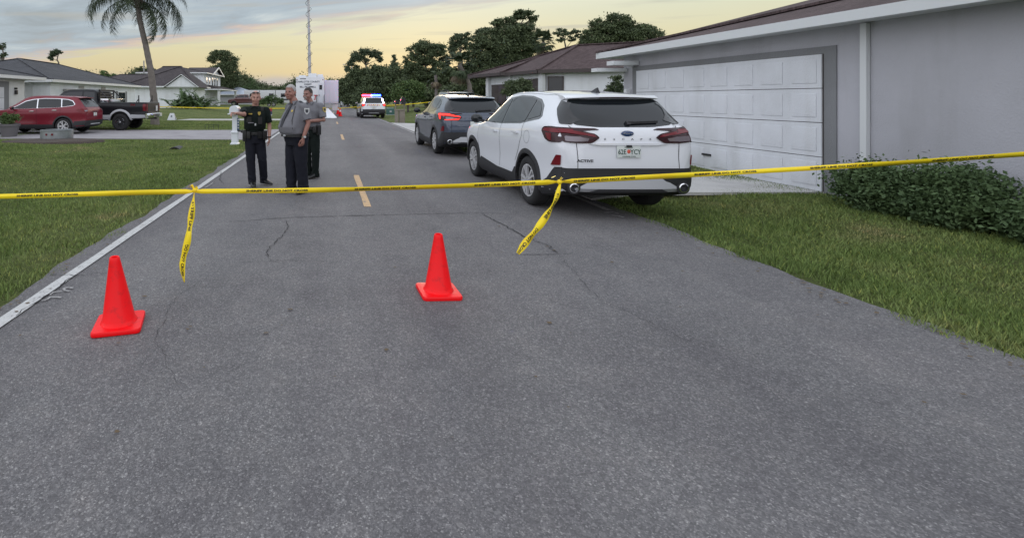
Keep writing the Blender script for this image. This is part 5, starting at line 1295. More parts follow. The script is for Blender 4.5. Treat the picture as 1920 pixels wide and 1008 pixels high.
for k, (y, r_) in enumerate(((7.0, .42), (6.1, .5), (5.2, .40))):
    tree('round_shrub', ['clipped round shrub by the grey wall, nearest the garage door', 'largest clipped shrub along the grey wall', 'clipped shrub along the grey wall, nearest the camera'][k], (7.72, y, gz(7.72, y) - .02), [(0, 0, -.05), (0, 0, .25)], [(0, 0, r_*.8, r_, r_, r_*.8), (.1, .2, r_*.6, r_*.7, r_*.7, r_*.6), (-.1, -.2, r_*.6, r_*.7, r_*.7, r_*.6)], leaf=.07, per=80, sub=70, mtl=M_lf_shrub, r0=.03, seed=95+k, cat='bush', group='shrubs along the grey wall')
# far tree line closing the view
g = np.random.default_rng(5); cl = []
for x in np.arange(-230, 260, 9.0):
    h = 5 + 4*g.random() + (3 if abs(x) > 40 else 0); cl.append((x + g.normal()*3, 205 + g.normal()*8, h*.5, 7, 5, h*.62))
o = new_obj('tree_line', leaf_mesh('tree_line', clump_points(g, cl, 70, 1.4), .9, g, M_lf_oak)); tag(o, 'far dark belt of trees closing the end of the street', 'tree line', kind='stuff')

# palms
def frond(L, droop, leaflets, lw, ll, mtl, seed, twist=0.0, hang=.6):
    """feather frond along +X from the origin, arching down"""
    rr = random.Random(seed); b = MB(); pts = []
    for i in range(13):
        t = i / 12; a = .9 - droop * t
        if not pts: pts.append(Vector((0, 0, 0))); continue
        pts.append(pts[-1] + Vector((math.cos(a), 0, math.sin(a))) * (L / 12))
    b.tube(pts, [.03*(1 - .85*i/12) for i in range(13)], 5, caps=False)
    for k in range(leaflets):
        t = .10 + .90 * k / leaflets; f = t*12; i = min(11, int(f)); p = pts[i].lerp(pts[i+1], f - i); d = (pts[i+1] - pts[i]).normalized()
        for sg in (-1, 1):
            l = ll * (.55 + .6*math.sin(math.pi*min(1, t*.85 + .12))) * rr.uniform(.8, 1.15)
            out = Vector((d.x*.55 + rr.gauss(0, .12), sg*(1 - .25*t), d.z*.55 + rr.gauss(0, .15))).normalized()
            e1 = p + out * l*.45 + Vector((0, 0, -hang*.10*l)); e2 = p + out*l*.75 + Vector((rr.gauss(0, .05), rr.gauss(0, .04), -hang*l*rr.uniform(.5, .9)))
            w = d * lw; b.add([p - w*.5, p + w*.5, e1 + w*.45, e1 - w*.45, e2], [(0, 1, 2, 3), (3, 2, 4)])
    return b.mesh(mtl, None, 'frond', fix=False)

palm = thing('queen_palm', 'tall palm with leaning trunk and drooping feather fronds left of the road', 'palm tree', (-10.32, 29.5, 0))
tk = MB(); tp = [Vector((-.05, 0, -.1)), Vector((-.12, 0, 1.6)), Vector((-.30, 0, 3.2)), Vector((-.62, 0, 4.8)), Vector((-.98, 0, 6.3)), Vector((-1.10, 0, 7.5))]
rings = []; rad = [.27, .21, .187, .168, .156, .150]
fine = []; fr = []
for i in range(5):
    for k in range(8): t = k/8; fine.append(tp[i].lerp(tp[i+1], t)); fr.append((rad[i]*(1-t) + rad[i+1]*t) * (1.0 + .035*((k % 2) * 2 - 1)))
fine.append(tp[-1]); fr.append(.2); tk.tube(fine, fr, 14); tk.build('trunk', M_pbark, palm, smooth=80)
b = MB(); 
for k in range(16):
    a = k*2.4; z = 6.85 + .04*k; b.tube([Vector((-1.02 + .17*math.cos(a), .17*math.sin(a), z)), Vector((-1.05 + .34*math.cos(a), .34*math.sin(a), z+.16)), Vector((-1.06 + .36*math.cos(a), .36*math.sin(a), z+.3))], [.06, .05, .02], 6)
b.build('leaf_bases', M_bark, palm, smooth=60)
variants = [frond(3.9, 2.3, 70, .034, .85, M_lf_palm, 1, hang=1.0), frond(3.6, 1.9, 66, .034, .82, M_lf_palm, 2, hang=1.0), frond(3.9, 1.6, 70, .034, .85, M_lf_palm, 3, hang=.95), frond(3.4, 2.6, 62, .034, .80, M_lf_palm, 4, hang=1.05)]
for k in range(20):
    o = new_obj('frond', variants[k % 4], palm); o.location = (-1.1, 0, 7.55 + .02*(k % 5)); a = k*2.399 + .3
    o.rotation_euler = (0, R(-16 + (k*37 % 30)), a); s_ = .9 + .22*((k*53 % 10)/10); o.scale = (s_, s_, s_)
hang = frond(3.0, 1.9, 60, .032, .66, M_lf_palm, 6, hang=1.0)
for a, tilt in ((.15, 66), (-.35, 58), (3.3, 30), (2.9, 38), (.6, 44)):
    o = new_obj('frond', hang, palm); o.location = (-1.08, 0, 7.4); o.rotation_euler = (0, R(tilt), a)

def fan_head(b, c, L, n, rr, spread=1.0, dry=False):
    for k in range(n):
        a = rr.uniform(0, 6.283); el = rr.uniform(-.9, 1.2) if not dry else rr.uniform(-1.45, -.9)
        d = Vector((math.cos(a)*math.cos(el), math.sin(a)*math.cos(el), math.sin(el))); e = c + d*L*rr.uniform(.5, .7)
        side = d.cross(Vector((0, 0, 1))); side = side.normalized() if side.length > .05 else Vector((1, 0, 0)); upv = side.cross(d)
        b.add([c, c + side*.03, e], [(0, 1, 2)])
        for q in range(11):
            w = (q - 5)/5*1.15; dd = (d*math.cos(w) + side*math.sin(w)).normalized(); tip = e + dd*L*.5*(1 - .25*abs(w)) + Vector((0, 0, -.22*L*rr.random()))
            pv = dd.cross(upv).normalized()*.065*L*.5; b.add([e - pv*.4, e + dd*L*.28 + pv, tip, e + dd*L*.28 - pv], [(0, 1, 2, 3)])
def fan_palm(name, label, Y, trunk_px, L, n, seed, zb=.3, dry=10, r=.17):
    rr = random.Random(seed); base = at(trunk_px[0][0], 186, Y); base.z = zb; root = thing(name, label, 'palm tree', base)
    T = [Vector((0, 0, -.2))] + [at(a, c, Y) - base for a, c in trunk_px[1:]]
    b = MB(); b.tube(T, [r*1.2] + [r]*(len(T)-1), 10); b.build('trunk', M_pbark, root, smooth=70)
    b = MB(); fan_head(b, T[-1], L, n, rr); b.build('fan_leaves', M_lf_palm, root, fix=False)
    if dry: b = MB(); fan_head(b, T[-1] - Vector((0, 0, .2)), L*.95, dry, rr, dry=True); b.build('dry_leaves', M_lf_dry, root, fix=False)
    return root
fan_palm('cabbage_palm', 'upright fan palm standing behind the ridge of the brown-roofed house', 41, [(1015, 120), (1016, 100), (1019, 80)], 1.1, 70, 81, dry=10)
fan_palm('cabbage_palm', 'leaning fan palm with bare curved trunk left of the brown-roofed house', 41.5, [(884, 170), (880, 160), (872, 140), (860, 122)], 1.4, 60, 82, dry=14, r=.2)
fan_palm('cabbage_palm', 'drooping dead-fronded palm right of the light green bush', 43, [(818, 170), (818, 155), (817, 141)], .95, 10, 83, dry=26, r=.13)

# feathery shrub by the two-storey house
sh_ = thing('feathery_shrub', 'wide feathery green shrub in front of the two-storey house', 'bush', (-15.1, 54.0, gz(-15.1, 54.0)))
v_ = [frond(2.1, 1.1, 26, .09, .34, M_lf_shrub, 91, hang=.25), frond(1.8, .6, 24, .09, .34, M_lf_shrub, 92, hang=.2), frond(2.3, 1.5, 28, .09, .34, M_lf_shrub, 93, hang=.25)]
rr = random.Random(9)
for k in range(64):
    o = new_obj('branch', v_[k % 3], sh_); o.location = (rr.gauss(0, 1.0), rr.gauss(0, .6), rr.uniform(0, .7)); o.rotation_euler = (0, R(rr.uniform(-35, 12)), rr.uniform(0, 6.28)); s_ = rr.uniform(.75, 1.15); o.scale = (s_, s_, s_)
g = np.random.default_rng(8); new_obj('foliage', leaf_mesh('foliage', clump_points(g, [(0, 0, .7, 1.6, 1.0, .7), (-1.2, 0, .4, 1, .8, .5), (1.3, 0, .5, 1, .8, .5)], 40, 8), .18, g, M_lf_shrub), sh_)
# ---------------------------------------------------------------- people
def cloth(name, col, col2, scale=10, rough=.9, bumpd=.006):
    return mat(name, col, rough, spec=.2, noise=(scale, col2, .35, .7), bump=(16, .5, bumpd))
M_skin1 = mat('skin_light', (.42, .235, .18), .55, noise=(22, (.35, .18, .14), .35, .75), bump=(60, .15, .002))
M_skin2 = mat('skin_ruddy', (.31, .15, .115), .55, noise=(22, (.26, .115, .088), .35, .75), bump=(60, .15, .002))
M_skin3 = mat('skin_tan', (.30, .16, .125), .5, noise=(22, (.25, .12, .095), .35, .75), bump=(60, .15, .002))
M_dgreen = cloth('dark_green_uniform', (.007, .011, .010), (.012, .017, .015))
M_grshirt = cloth('grey_uniform_shirt', (.155, .155, .170), (.185, .185, .202), 7)
M_dktrou = cloth('black_trousers', (.011, .012, .018), (.018, .019, .027))
M_shoe = mat('black_leather', (.012, .012, .013), .35); M_belt = mat('belt_leather', (.010, .010, .011), .45)
M_greyhair = mat('grey_hair', (.36, .34, .33), .8, bump=(90, .6, .004)); M_darkhair = mat('dark_hair', (.030, .022, .018), .7, bump=(90, .6, .004))
M_gold = mat('gold_badge', (.48, .35, .08), .4, metal=.5); M_patchw = mat('white_patch', (.46, .47, .47), .8); M_tie = mat('dark_tie', (.030, .032, .040), .7)
M_eye = mat('eye_dark', (.02, .015, .012), .2); M_lip = mat('lip', (.24, .10, .085), .5)

def remesh(mb, voxel, mats, name, smooth=5, fac=.5):
    me = mb.mesh(mats, None, name); o = new_obj(name, me)
    r = o.modifiers.new('r', 'REMESH'); r.mode = 'VOXEL'; r.voxel_size = voxel
    s = o.modifiers.new('s', 'SMOOTH'); s.iterations = smooth; s.factor = fac
    apply_mods(o); me = o.data; me.materials.clear()
    for m in (mats if isinstance(mats, (list, tuple)) else [mats]): me.materials.append(m)
    me.polygons.foreach_set('material_index', [0] * len(me.polygons))
    me.polygons.foreach_set('use_smooth', [True] * len(me.polygons)); return o

def limb(mb, pts, rad, n=12):
    P = [Vector(p) for p in pts]
    mb.tube(P, rad, n)
    for p, r in zip(P, rad):
        r_ = max(r) if isinstance(r, tuple) else r; mb.sphere(p, r_*.985, n, 8)
def ellring(cx, cy, z, rx, ry, n=24, p=2.4):
    out = []
    for i in range(n):
        a = 2*math.pi*i/n; c, s = math.cos(a), math.sin(a)
        out.append((cx + rx*math.copysign(abs(c)**(2/p), c), cy + ry*math.copysign(abs(s)**(2/p), s), z))
    return out

def hand(mb, wrist, direc, palm_n, side, curl=.5, point=False, s=1.0):
    """wrist position, direction of the fingers, palm normal; side=+1/-1 puts the thumb"""
    d = Vector(direc).normalized(); n = Vector(palm_n); n = (n - d*n.dot(d)).normalized(); w = d.cross(n) * side; W = Vector(wrist)
    c = W + d*.05*s
    rings = []
    for t, hw, th in ((0, .026, .020), (.03, .034, .019), (.07, .042, .017), (.095, .040, .014)):
        p = W + d*t*s; rings.append([p + w*hw*s*math.cos(a) + n*th*s*math.sin(a) for a in [2*math.pi*i/12 for i in range(12)]])
    mb.loft(rings)
    for k, (off, ln) in enumerate(((.031, .070), (.011, .079), (-.010, .074), (-.030, .058))):
        p = W + d*.09*s + w*off*s; cu = curl if not (point and k == 0) else .03
        if point and k > 0: cu = 1.5
        dd = d.copy(); pts = [p]
        for j in range(3):
            dd = (dd*math.cos(cu*.62) + n*math.sin(cu*.62)).normalized(); nn = (n*math.cos(cu*.62) - d*math.sin(cu*.62)); 
            pts.append(pts[-1] + dd*ln*s*(.44, .31, .25)[j])
        limb(mb, pts, [.0095*s, .009*s, .0085*s, .0075*s], 8)
    b = W + d*.028*s + w*.030*s
    limb(mb, [b, b + (d*.5 + w*.8)*.035*s, b + (d*.9 + w*.45 + n*.35)*.062*s, b + (d*1.15 + w*.25 + n*.55)*.080*s], [.014*s, .012*s, .0105*s, .009*s], 8)

def head_geo(mb, c, fwd, s=1.0, jaw=1.0):
    """c = head centre; fwd = unit facing vector (xy). returns a frame function"""
    f = Vector(fwd).normalized(); u = Vector((0, 0, 1)); u = (u - f*u.dot(f)).normalized(); r = f.cross(u)
    F = lambda a, b, d_: Vector(c) + (r*a + f*b + u*d_)*s
    def ell(a, b, d_, ra, rb, rd, n=14, m=10):
        rings = []
        for k in range(m+1):
            t = -math.pi/2 + math.pi*k/m; rr = max(math.cos(t), .02)
            rings.append([F(a + ra*rr*math.cos(2*math.pi*i/n), b + rb*rr*math.sin(2*math.pi*i/n), d_ + rd*math.sin(t)) for i in range(n)])
        mb.loft(rings)
    ell(0, -.012, .030, .076, .092, .088)          # skull
    ell(0, .018, -.030, .066*jaw, .074, .085)      # face
    ell(0, .040, -.080, .044*jaw, .045, .036)      # chin
    ell(0, .090, -.018, .013, .020, .026)          # nose
    ell(0, .098, -.030, .017, .014, .011)
    ell(0, .078, .018, .052, .016, .012)           # brow
    for q in (-1, 1):
        ell(q*.040, .064, -.036, .024, .022, .022) # cheek
        ell(q*.078, -.008, -.008, .012, .022, .033)# ear
    ell(0, .080, -.062, .026, .013, .010)          # mouth
    return F

def person(label, loc, yaw, s, spec):
    root = thing('person', label, 'person', (loc[0], loc[1], .010), yaw, 'officers standing in the road')
    skin, shirt, trou = spec['skin'], spec['shirt'], spec['trousers']
    V = lambda p: (p[0]*s, p[1]*s, p[2]*s)
    # --- body: one continuous figure
    b = MB(); k = spec.get('bulk', 1.0)
    tor = [(0, 0, .86, .135, .10), (0, 0, .95, .145, .105), (0, -.01, 1.08, .13*k, .10*k), (0, -.01, 1.22, .145*k, .105), (0, 0, 1.34, .155, .105), (0, 0, 1.42, .14, .085), (0, 0, 1.47, .075, .06)]
    b.loft([[V(q) for q in ellring(*t)] for t in tor])
    hc = spec['head']; limb(b, [V((0, .005, 1.42)), V((hc[0]*.5, hc[1]*.5, 1.52)), V((hc[0], hc[1]+.01, hc[2]-.06))], [.062*s*spec.get('neck', 1), .060*s*spec.get('neck', 1), .056*s], 14)
    F = head_geo(b, V(hc), spec['look'], s*1.09, spec.get('jaw', 1.0))
    for arm in spec['arms']:
        S_, E, W = (Vector(V(p)) for p in arm['j']); limb(b, [S_, S_.lerp(E, .5), E, E.lerp(W, .35), W], [.046*s, .044*s, .038*s, .040*s, .027*s], 12)
        hand(b, W, arm['dir'], arm['palm'], arm['side'], arm.get('curl', .5), arm.get('point', False), s)
    for leg in spec['legs']:
        H, K, A = (Vector(V(p)) for p in leg['j']); limb(b, [H, H.lerp(K, .5), K, K.lerp(A, .4), A], [.078*s, .066*s, .05*s, .05*s, .034*s], 12)
        f = Vector((*leg['foot'], 0)).normalized(); limb(b, [A + Vector((0, 0, -.02)), A + f*.10*s + Vector((0, 0, -.050*s))], [.030*s, .018*s], 10)
    body = remesh(b, .0075, skin, 'body', 3, .4); body.parent = root
    # --- shirt
    b = MB(); b.loft([[V(q) for q in ellring(*t)] for t in spec['torso']])
    for arm in spec['arms']:
        S_, E, W = (Vector(V(p)) for p in arm['j']); e = S_.lerp(E, arm.get('sleeve', .72)); inn = Vector((0, 0, S_.z - .02))
        limb(b, [inn.lerp(S_, .5), S_], [.085*s, .071*s], 12); b.tube([S_, S_.lerp(e, .5), e], [.072*s, .071*s, .073*s], 14)
    sh = remesh(b, .0095, shirt, 'shirt', 4, .5); sh.parent = root
    g = random.Random(3)
    co = np.empty(len(sh.data.vertices)*3); sh.data.vertices.foreach_get('co', co); co = co.reshape(-1, 3)
    co += .0045*np.stack([np.sin(co[:, 2]*21 + 13*co[:, 0] + 3*np.sin(co[:, 1]*17)), np.sin(co[:, 2]*17 + 19*co[:, 0] + 2*np.sin(co[:, 2]*9)), 0*co[:, 0]], -1)*s; sh.data.vertices.foreach_set('co', co.ravel())
    # --- trousers
    b = MB(); b.loft([[V(q) for q in ellring(*t)] for t in spec['pelvis']])
    for leg in spec['legs']:
        H, K, A = (Vector(V(p)) for p in leg['j']); w = spec.get('leg_w', 1.12)
        limb(b, [H, H.lerp(K, .5), K, K.lerp(A, .5), A.lerp(K, .10)], [.096*s*w, .088*s*w, .074*s*w, .070*s*w, .066*s*w], 14)
        b.tube([A.lerp(K, .12), A + Vector((0, 0, -.045*s))], [.066*s*w, .066*s*w], 14)
    tr = remesh(b, .0095, trou, 'trousers', 4, .5); tr.parent = root
    co = np.empty(len(tr.data.vertices)*3); tr.data.vertices.foreach_get('co', co); co = co.reshape(-1, 3)
    ang = np.sin(co[:, 0]*31 + 4*co[:, 2]) + np.sin(co[:, 1]*27 - 6*co[:, 2])
    fold = np.clip(1 - np.abs(co[:, 2] - .11*s)/(.14*s), 0, 1)*.0065 + np.clip(1 - np.abs(co[:, 2] - .5*s)/(.14*s), 0, 1)*.003 + .0012
    w_ = fold*np.sin(co[:, 2]*48 + 3.0*ang); co[:, 0] += w_*.8; co[:, 1] += w_*.8; tr.data.vertices.foreach_set('co', co.ravel())
    # --- belt, shoes
    z0 = spec['belt'][2]; bx = spec['belt']
    mb = MB(); mb.loft([[V(q) for q in ellring(bx[0], bx[1], z0 + dz, bx[3] + e, bx[4] + e)] for dz, e in ((-.028, .0), (-.026, .010), (.026, .010), (.028, .0))], caps=False); be = mb.build('duty_belt', M_belt, root, smooth=50)
    mb = MB(); mb.box(-.03, .03, -.01, .01, -.02, .02); q = mb.build('buckle', M_silver if spec.get('buckle', True) else M_belt, be, bevel=.004); q.location = V((bx[0], bx[1] - bx[4] - .012, z0))
    for a_, w_, h_ in spec.get('pouches', ()):
        mb = MB(); mb.box(-w_/2, w_/2, -.025, .025, -h_*.7, h_*.3); q = mb.build('pouch', M_belt, be, bevel=.008); q.location = V((bx[0] + (bx[3]+.025)*math.sin(a_), bx[1] - (bx[4]+.025)*math.cos(a_), z0)); q.rotation_euler = (0, 0, a_)
    for leg in spec['legs']:
        A = Vector(V(leg['j'][2])); f = Vector((*leg['foot'], 0)).normalized(); r = Vector((f.y, -f.x, 0)); rings = []
        lift = leg.get('lift', 0)
        for t, w_, h_ in ((-.085, .026, .06), (-.07, .040, .11), (-.01, .046, .125), (.05, .048, .110), (.11, .052, .078), (.165, .048, .058), (.205, .034, .045), (.222, .014, .030)):
            c = A + f*t*s; zb = A.z - .085*s
            rings.append([Vector((c.x, c.y, 0)) + r*(w_*math.cos(a)*s) + Vector((0, 0, zb + h_*s*(.5 + .5*math.sin(a)))) for a in [2*math.pi*i/14 for i in range(14)]])
        mb = MB(); mb.loft(rings); mb.build('shoe', M_shoe, root, smooth=70)
    # --- face
    for q in (-1, 1):
        mb = MB(); mb.sphere(F(q*.031, .0845, .000), .0075*s, 8, 6); mb.build('eye', M_eye, body, smooth=180)
        mb = MB(); mb.tube([F(q*.014, .097, .016), F(q*.034, .093, .022), F(q*.052, .078, .016)], [.0025*s, .003*s, .002*s], 6); mb.build('eyebrow', spec.get('brow', M_darkhair), body, smooth=60)
    mb = MB(); mb.tube([F(-.024, .089, -.063), F(0, .096, -.060), F(.024, .089, -.063)], [.003*s, .006*s, .003*s], 6); mb.build('mouth', M_lip, body, smooth=60)
    if spec.get('hair'):
        c = Vector(V(spec['head'])); f = Vector(spec['look']).normalized(); u = Vector((0, 0, 1)); u = (u - f*u.dot(f)).normalized(); r = f.cross(u); k_ = s*1.09
        vs, fs, mp = [], [], {}
        me = body.data; nz = random.Random(2)
        for p in me.polygons:
            q = p.center - c
            if q.length > .2: continue
            y_, z_, x_ = q.dot(f)/k_, q.dot(u)/k_, abs(q.dot(r))/k_
            lim = .062 + .016*x_/.06 if y_ > .045 else (.062 - (.045 - y_)*1.5 if y_ > -.005 else -.045)
            if x_ > .080 or z_ < max(lim, -.045) + nz.gauss(0, .004): continue
            ids = []
            for vi in p.vertices:
                if vi not in mp: mp[vi] = len(vs); v = me.vertices[vi]; vs.append(v.co + v.normal*(.003 + nz.uniform(0, .004))*s)
                ids.append(mp[vi])
            fs.append(ids)
        mb = MB(); mb.add(vs, fs); mb.build('hair', spec['hair'], body, smooth=180)
    return root, F, V, sh, tr, body

# shield patch on a sleeve
def patch(root, par, p, n, m, w=.07, h=.085, name='shoulder_patch', core=None):
    p = Vector(p); n = Vector(n).normalized(); u = Vector((0, 0, 1)); u = (u - n*u.dot(n)).normalized(); r = u.cross(n)
    pts = [(-.5, .5), (.5, .5), (.5, -.1), (.25, -.4), (0, -.55), (-.25, -.4), (-.5, -.1)]
    mb = MB(); mb.prism([p + r*a*w + u*b*h for a, b in pts], n*.004); o = mb.build(name, m, par)
    if core:
        mb = MB(); mb.prism([p + n*.0045 + r*a*w*.55 + u*b*h*.55 for a, b in pts], n*.002); mb.build('patch_centre', core, o)
    return o

def stick(obj, x, z, d=(0, 1, 0), off=.003):
    bv = BVHTree.FromPolygons([v.co for v in obj.data.vertices], [tuple(p.vertices) for p in obj.data.polygons])
    dv = Vector(d); o_ = Vector((x, 0, z)) if abs(dv.y) > .5 else Vector((0, x, z)); h = bv.ray_cast(o_ - dv*1.0, dv)
    n = h[1] if h[1].dot(dv) < 0 else -h[1]
    return h[0] + n*off, n
def tab(par, src, x, z, w, h, m, name, d=(0, 1, 0)):
    p, n = stick(src, x, z, d); u = Vector((0, 0, 1)); u = (u - n*u.dot(n)).normalized(); r = u.cross(n)
    mb = MB(); mb.prism([p - r*w/2 - u*h/2, p + r*w/2 - u*h/2, p + r*w/2 + u*h/2, p - r*w/2 + u*h/2], n*.004); return mb.build(name, m, par)

# 1. pointing officer in dark green
sp1 = dict(skin=M_skin1, shirt=M_dgreen, trousers=M_dktrou, head=(.015, -.02, 1.640), look=(.10, -1, -.05), jaw=.98,
    torso=[(0, 0, .93, .165, .125), (0, 0, 1.0, .170, .130), (0, -.01, 1.10, .172, .135), (0, -.012, 1.22, .190, .145), (0, -.008, 1.32, .205, .140), (0, 0, 1.40, .195, .115), (0, .005, 1.45, .14, .09), (0, .005, 1.49, .078, .072)],
    pelvis=[(0, 0, .80, .15, .115), (0, 0, .88, .175, .13), (0, 0, .97, .172, .13), (0, 0, 1.01, .165, .125)], belt=(0, 0, .985, .175, .135), buckle=False,
    pouches=((.5, .07, .12), (-.5, .07, .12), (1.25, .08, .16), (-1.3, .10, .20), (0.9, .06, .12), (-.9, .06, .11)),
    arms=[dict(j=((-.205, .0, 1.405), (-.17, -.26, 1.335), (-.29, -.45, 1.365)), dir=(-.62, -.72, .10), palm=(.1, 0, -1), side=1, point=True, sleeve=.80),
          dict(j=((.205, .0, 1.405), (.265, .03, 1.13), (.265, -.06, .90)), dir=(0, -.15, -1), palm=(-1, -.1, 0), side=-1, curl=.55, sleeve=.82)],
    legs=[dict(j=((-.085, 0, .86), (-.075, -.035, .47), (-.05, .0, .095)), foot=(.25, -1)), dict(j=((.085, .01, .86), (.135, .02, .48), (.15, .22, .095)), foot=(.75, -.7))])
o1, F, V, sh, tr, bd = person('officer in dark green uniform pointing with an outstretched arm', (-1.30, 8.72), R(4), .955, sp1)
mb = MB(); mb.loft([[V(p) for p in ellring(0, -.012, z, .183 + e, .142 + e)] for z, e in ((1.06, .0), (1.07, .016), (1.36, .020), (1.39, .0))], caps=False); vest = mb.build('vest', M_dgreen, o1, smooth=60)
tab(sh, vest, -.080, 1.285, .10, .022, M_gold, 'name_tape'); p, n = stick(vest, .085, 1.29); patch(o1, sh, p, n, M_gold, .05, .06, 'badge')
tab(sh, vest, -.06, 1.13, .10, .016, M_grshirt, 'chest_label'); tab(sh, vest, .02, 1.10, .025, .04, M_patchw, 'body_camera')
tab(sh, vest, -.09, 1.19, .09, .10, M_belt, 'pouch'); tab(sh, vest, .10, 1.17, .07, .12, M_belt, 'pouch')
p, n = stick(sh, .13, 1.36); mb = MB(); mb.box(-.022, .022, -.012, .012, -.038, .038); q = mb.build('radio_mic', M_belt, sh, bevel=.006); q.location = p + n*.01
mb = MB()
for q in (-1, 1): mb.sphere(F(q*.034, .070, .086), (.026, .020, .016), 10, 6)
mb.tube([F(-.078, -.01, .055), F(-.062, .055, .083), F(0, .088, .090), F(.062, .055, .083), F(.078, -.01, .055)], .0045, 6); mb.build('sunglasses', M_gloss, bd, smooth=60)
mb = MB(); mb.lathe([(.033, -.012), (.040, -.008), (.040, .008), (.033, .012)], 16, 'z', V((.265, -.055, .915))); mb.build('wrist_watch', M_belt, bd, smooth=50)
for q in (-1, 1): mb = MB(); mb.prism([V((q*.012, -.082, 1.475)), V((q*.085, -.045, 1.485)), V((q*.075, -.105, 1.43))], (0, -.01, .006)); mb.build('collar', M_dgreen, sh)

# 2. heavy officer in grey shirt and tie
sp2 = dict(skin=M_skin2, shirt=M_grshirt, trousers=M_dktrou, bulk=1.15, neck=1.12, head=(-.055, -.085, 1.655), look=(.52, -1, .03), jaw=1.12, hair=M_greyhair, brow=M_greyhair, leg_w=1.34,
    torso=[(0, -.03, .93, .200, .180), (0, -.06, 1.00, .225, .225), (0, -.07, 1.09, .232, .240), (0, -.05, 1.20, .228, .212), (0, -.02, 1.31, .214, .165), (0, 0, 1.40, .198, .124), (0, .005, 1.46, .150, .098), (0, .005, 1.515, .082, .076)],
    pelvis=[(0, 0, .78, .18, .155), (0, 0, .88, .22, .18), (0, -.02, .96, .218, .19), (0, -.03, 1.01, .21, .185)], belt=(0, -.03, .955, .222, .200),
    arms=[dict(j=((-.205, .0, 1.41), (-.33, .08, 1.17), (-.23, -.10, 1.03)), dir=(.5, -.6, -.5), palm=(.3, .8, 0), side=1, curl=.6, sleeve=.78),
          dict(j=((.205, .0, 1.41), (.280, .03, 1.15), (.275, -.07, .915)), dir=(.0, -.12, -1), palm=(-1, -.2, 0), side=-1, curl=.9, sleeve=.80)],
    legs=[dict(j=((-.10, 0, .86), (-.11, -.03, .47), (-.10, -.03, .09)), foot=(-.2, -1)), dict(j=((.10, 0, .86), (.105, .02, .47), (.095, .07, .09)), foot=(.45, -1))])
o2, F, V, sh, tr, bd = person('heavy grey-haired officer in grey shirt and tie, middle of the three', (-.53, 8.17), R(-50), 1.0, sp2)
mb = MB(); mb.loft([[V((-.020, -.085, 1.475)), V((.020, -.085, 1.475)), V((.020, -.075, 1.475)), V((-.020, -.075, 1.475))], [V((-.028, -.182, 1.36)), V((.028, -.182, 1.36)), V((.028, -.165, 1.36)), V((-.028, -.165, 1.36))], [V((-.034, -.268, 1.22)), V((.034, -.268, 1.22)), V((.034, -.25, 1.22)), V((-.034, -.25, 1.22))], [V((-.030, -.316, 1.09)), V((.030, -.316, 1.09)), V((.030, -.295, 1.09)), V((-.030, -.295, 1.09))]]); mb.build('tie', M_tie, sh)
for q in (-1, 1):
    mb = MB(); mb.prism([V((q*.012, -.085, 1.50)), V((q*.088, -.045, 1.512)), V((q*.078, -.115, 1.445))], (0, -.012, .006)); mb.build('collar', M_grshirt, sh)
    mb = MB(); mb.prism([V((q*.06, -.176, 1.315)), V((q*.16, -.145, 1.315)), V((q*.16, -.155, 1.275)), V((q*.11, -.190, 1.262)), V((q*.06, -.198, 1.275))], (0, -.008, 0)); mb.build('pocket_flap', M_grshirt, sh)
    mb = MB(); mb.tube([V((q*.09, -.02, 1.492)), V((q*.15, -.01, 1.482)), V((q*.205, .0, 1.458))], [(.006, .022), (.006, .022), (.006, .02)], 8); mb.build('epaulette', M_tie, sh, smooth=50)
p, n = stick(sh, -.01, 1.345, (-1, 0, 0)); patch(o2, sh, p, n, M_patchw, .085, .10, core=M_tie); p, n = stick(sh, .095, 1.345); patch(o2, sh, p, n, M_gold, .035, .04, 'badge')
mb = MB(); mb.lathe([(.032, -.010), (.040, -.006), (.040, .006), (.032, .010)], 16, 'z', V((.275, -.062, .935))); w_ = mb.build('wrist_watch', M_chrome, bd, smooth=50)
mb = MB(); mb.lathe([(.001, .018), (.018, .016), (.020, 0)], 14, 'x', V((.31, -.065, .935))); mb.build('watch_face', M_patchw, w_, smooth=50)
mb = MB(); mb.tube([stick(sh, .10, 1.42)[0], stick(sh, .14, 1.32)[0], stick(sh, .165, 1.2)[0], stick(sh, .19, 1.06)[0]], .007, 6); mb.build('mic_cable', M_belt, sh, smooth=60)

# 3. officer behind, forearm across the waist
sp3 = dict(skin=M_skin3, shirt=M_grshirt, trousers=M_dgreen, head=(-.05, -.06, 1.645), look=(.02, -1, -.04), hair=M_darkhair, jaw=1.02,
    torso=[(0, 0, .95, .172, .135), (0, -.01, 1.02, .178, .142), (0, -.015, 1.12, .182, .148), (0, -.012, 1.22, .196, .148), (0, -.008, 1.32, .212, .140), (0, 0, 1.40, .205, .115), (0, .005, 1.46, .145, .09), (0, .005, 1.50, .078, .072)],
    pelvis=[(0, 0, .80, .15, .12), (0, 0, .88, .18, .138), (0, 0, .97, .178, .138), (0, 0, 1.01, .17, .13)], belt=(0, -.005, .985, .180, .145),
    pouches=((1.3, .09, .18), (.8, .07, .12), (-1.3, .09, .16)),
    arms=[dict(j=((-.21, .0, 1.41), (-.29, .0, 1.15), (-.10, -.20, 1.10)), dir=(.9, -.3, .0), palm=(0, 1, 0), side=1, curl=.5, sleeve=.80),
          dict(j=((.21, .0, 1.41), (.295, -.02, 1.145), (.05, -.21, 1.12)), dir=(-.95, -.2, .0), palm=(0, 1, 0), side=-1, curl=.5, sleeve=.82)],
    legs=[dict(j=((-.085, 0, .86), (-.09, -.03, .47), (-.09, .02, .09)), foot=(-.2, -1)), dict(j=((.085, 0, .86), (.10, -.01, .47), (.075, .03, .09)), foot=(-.25, -1))])
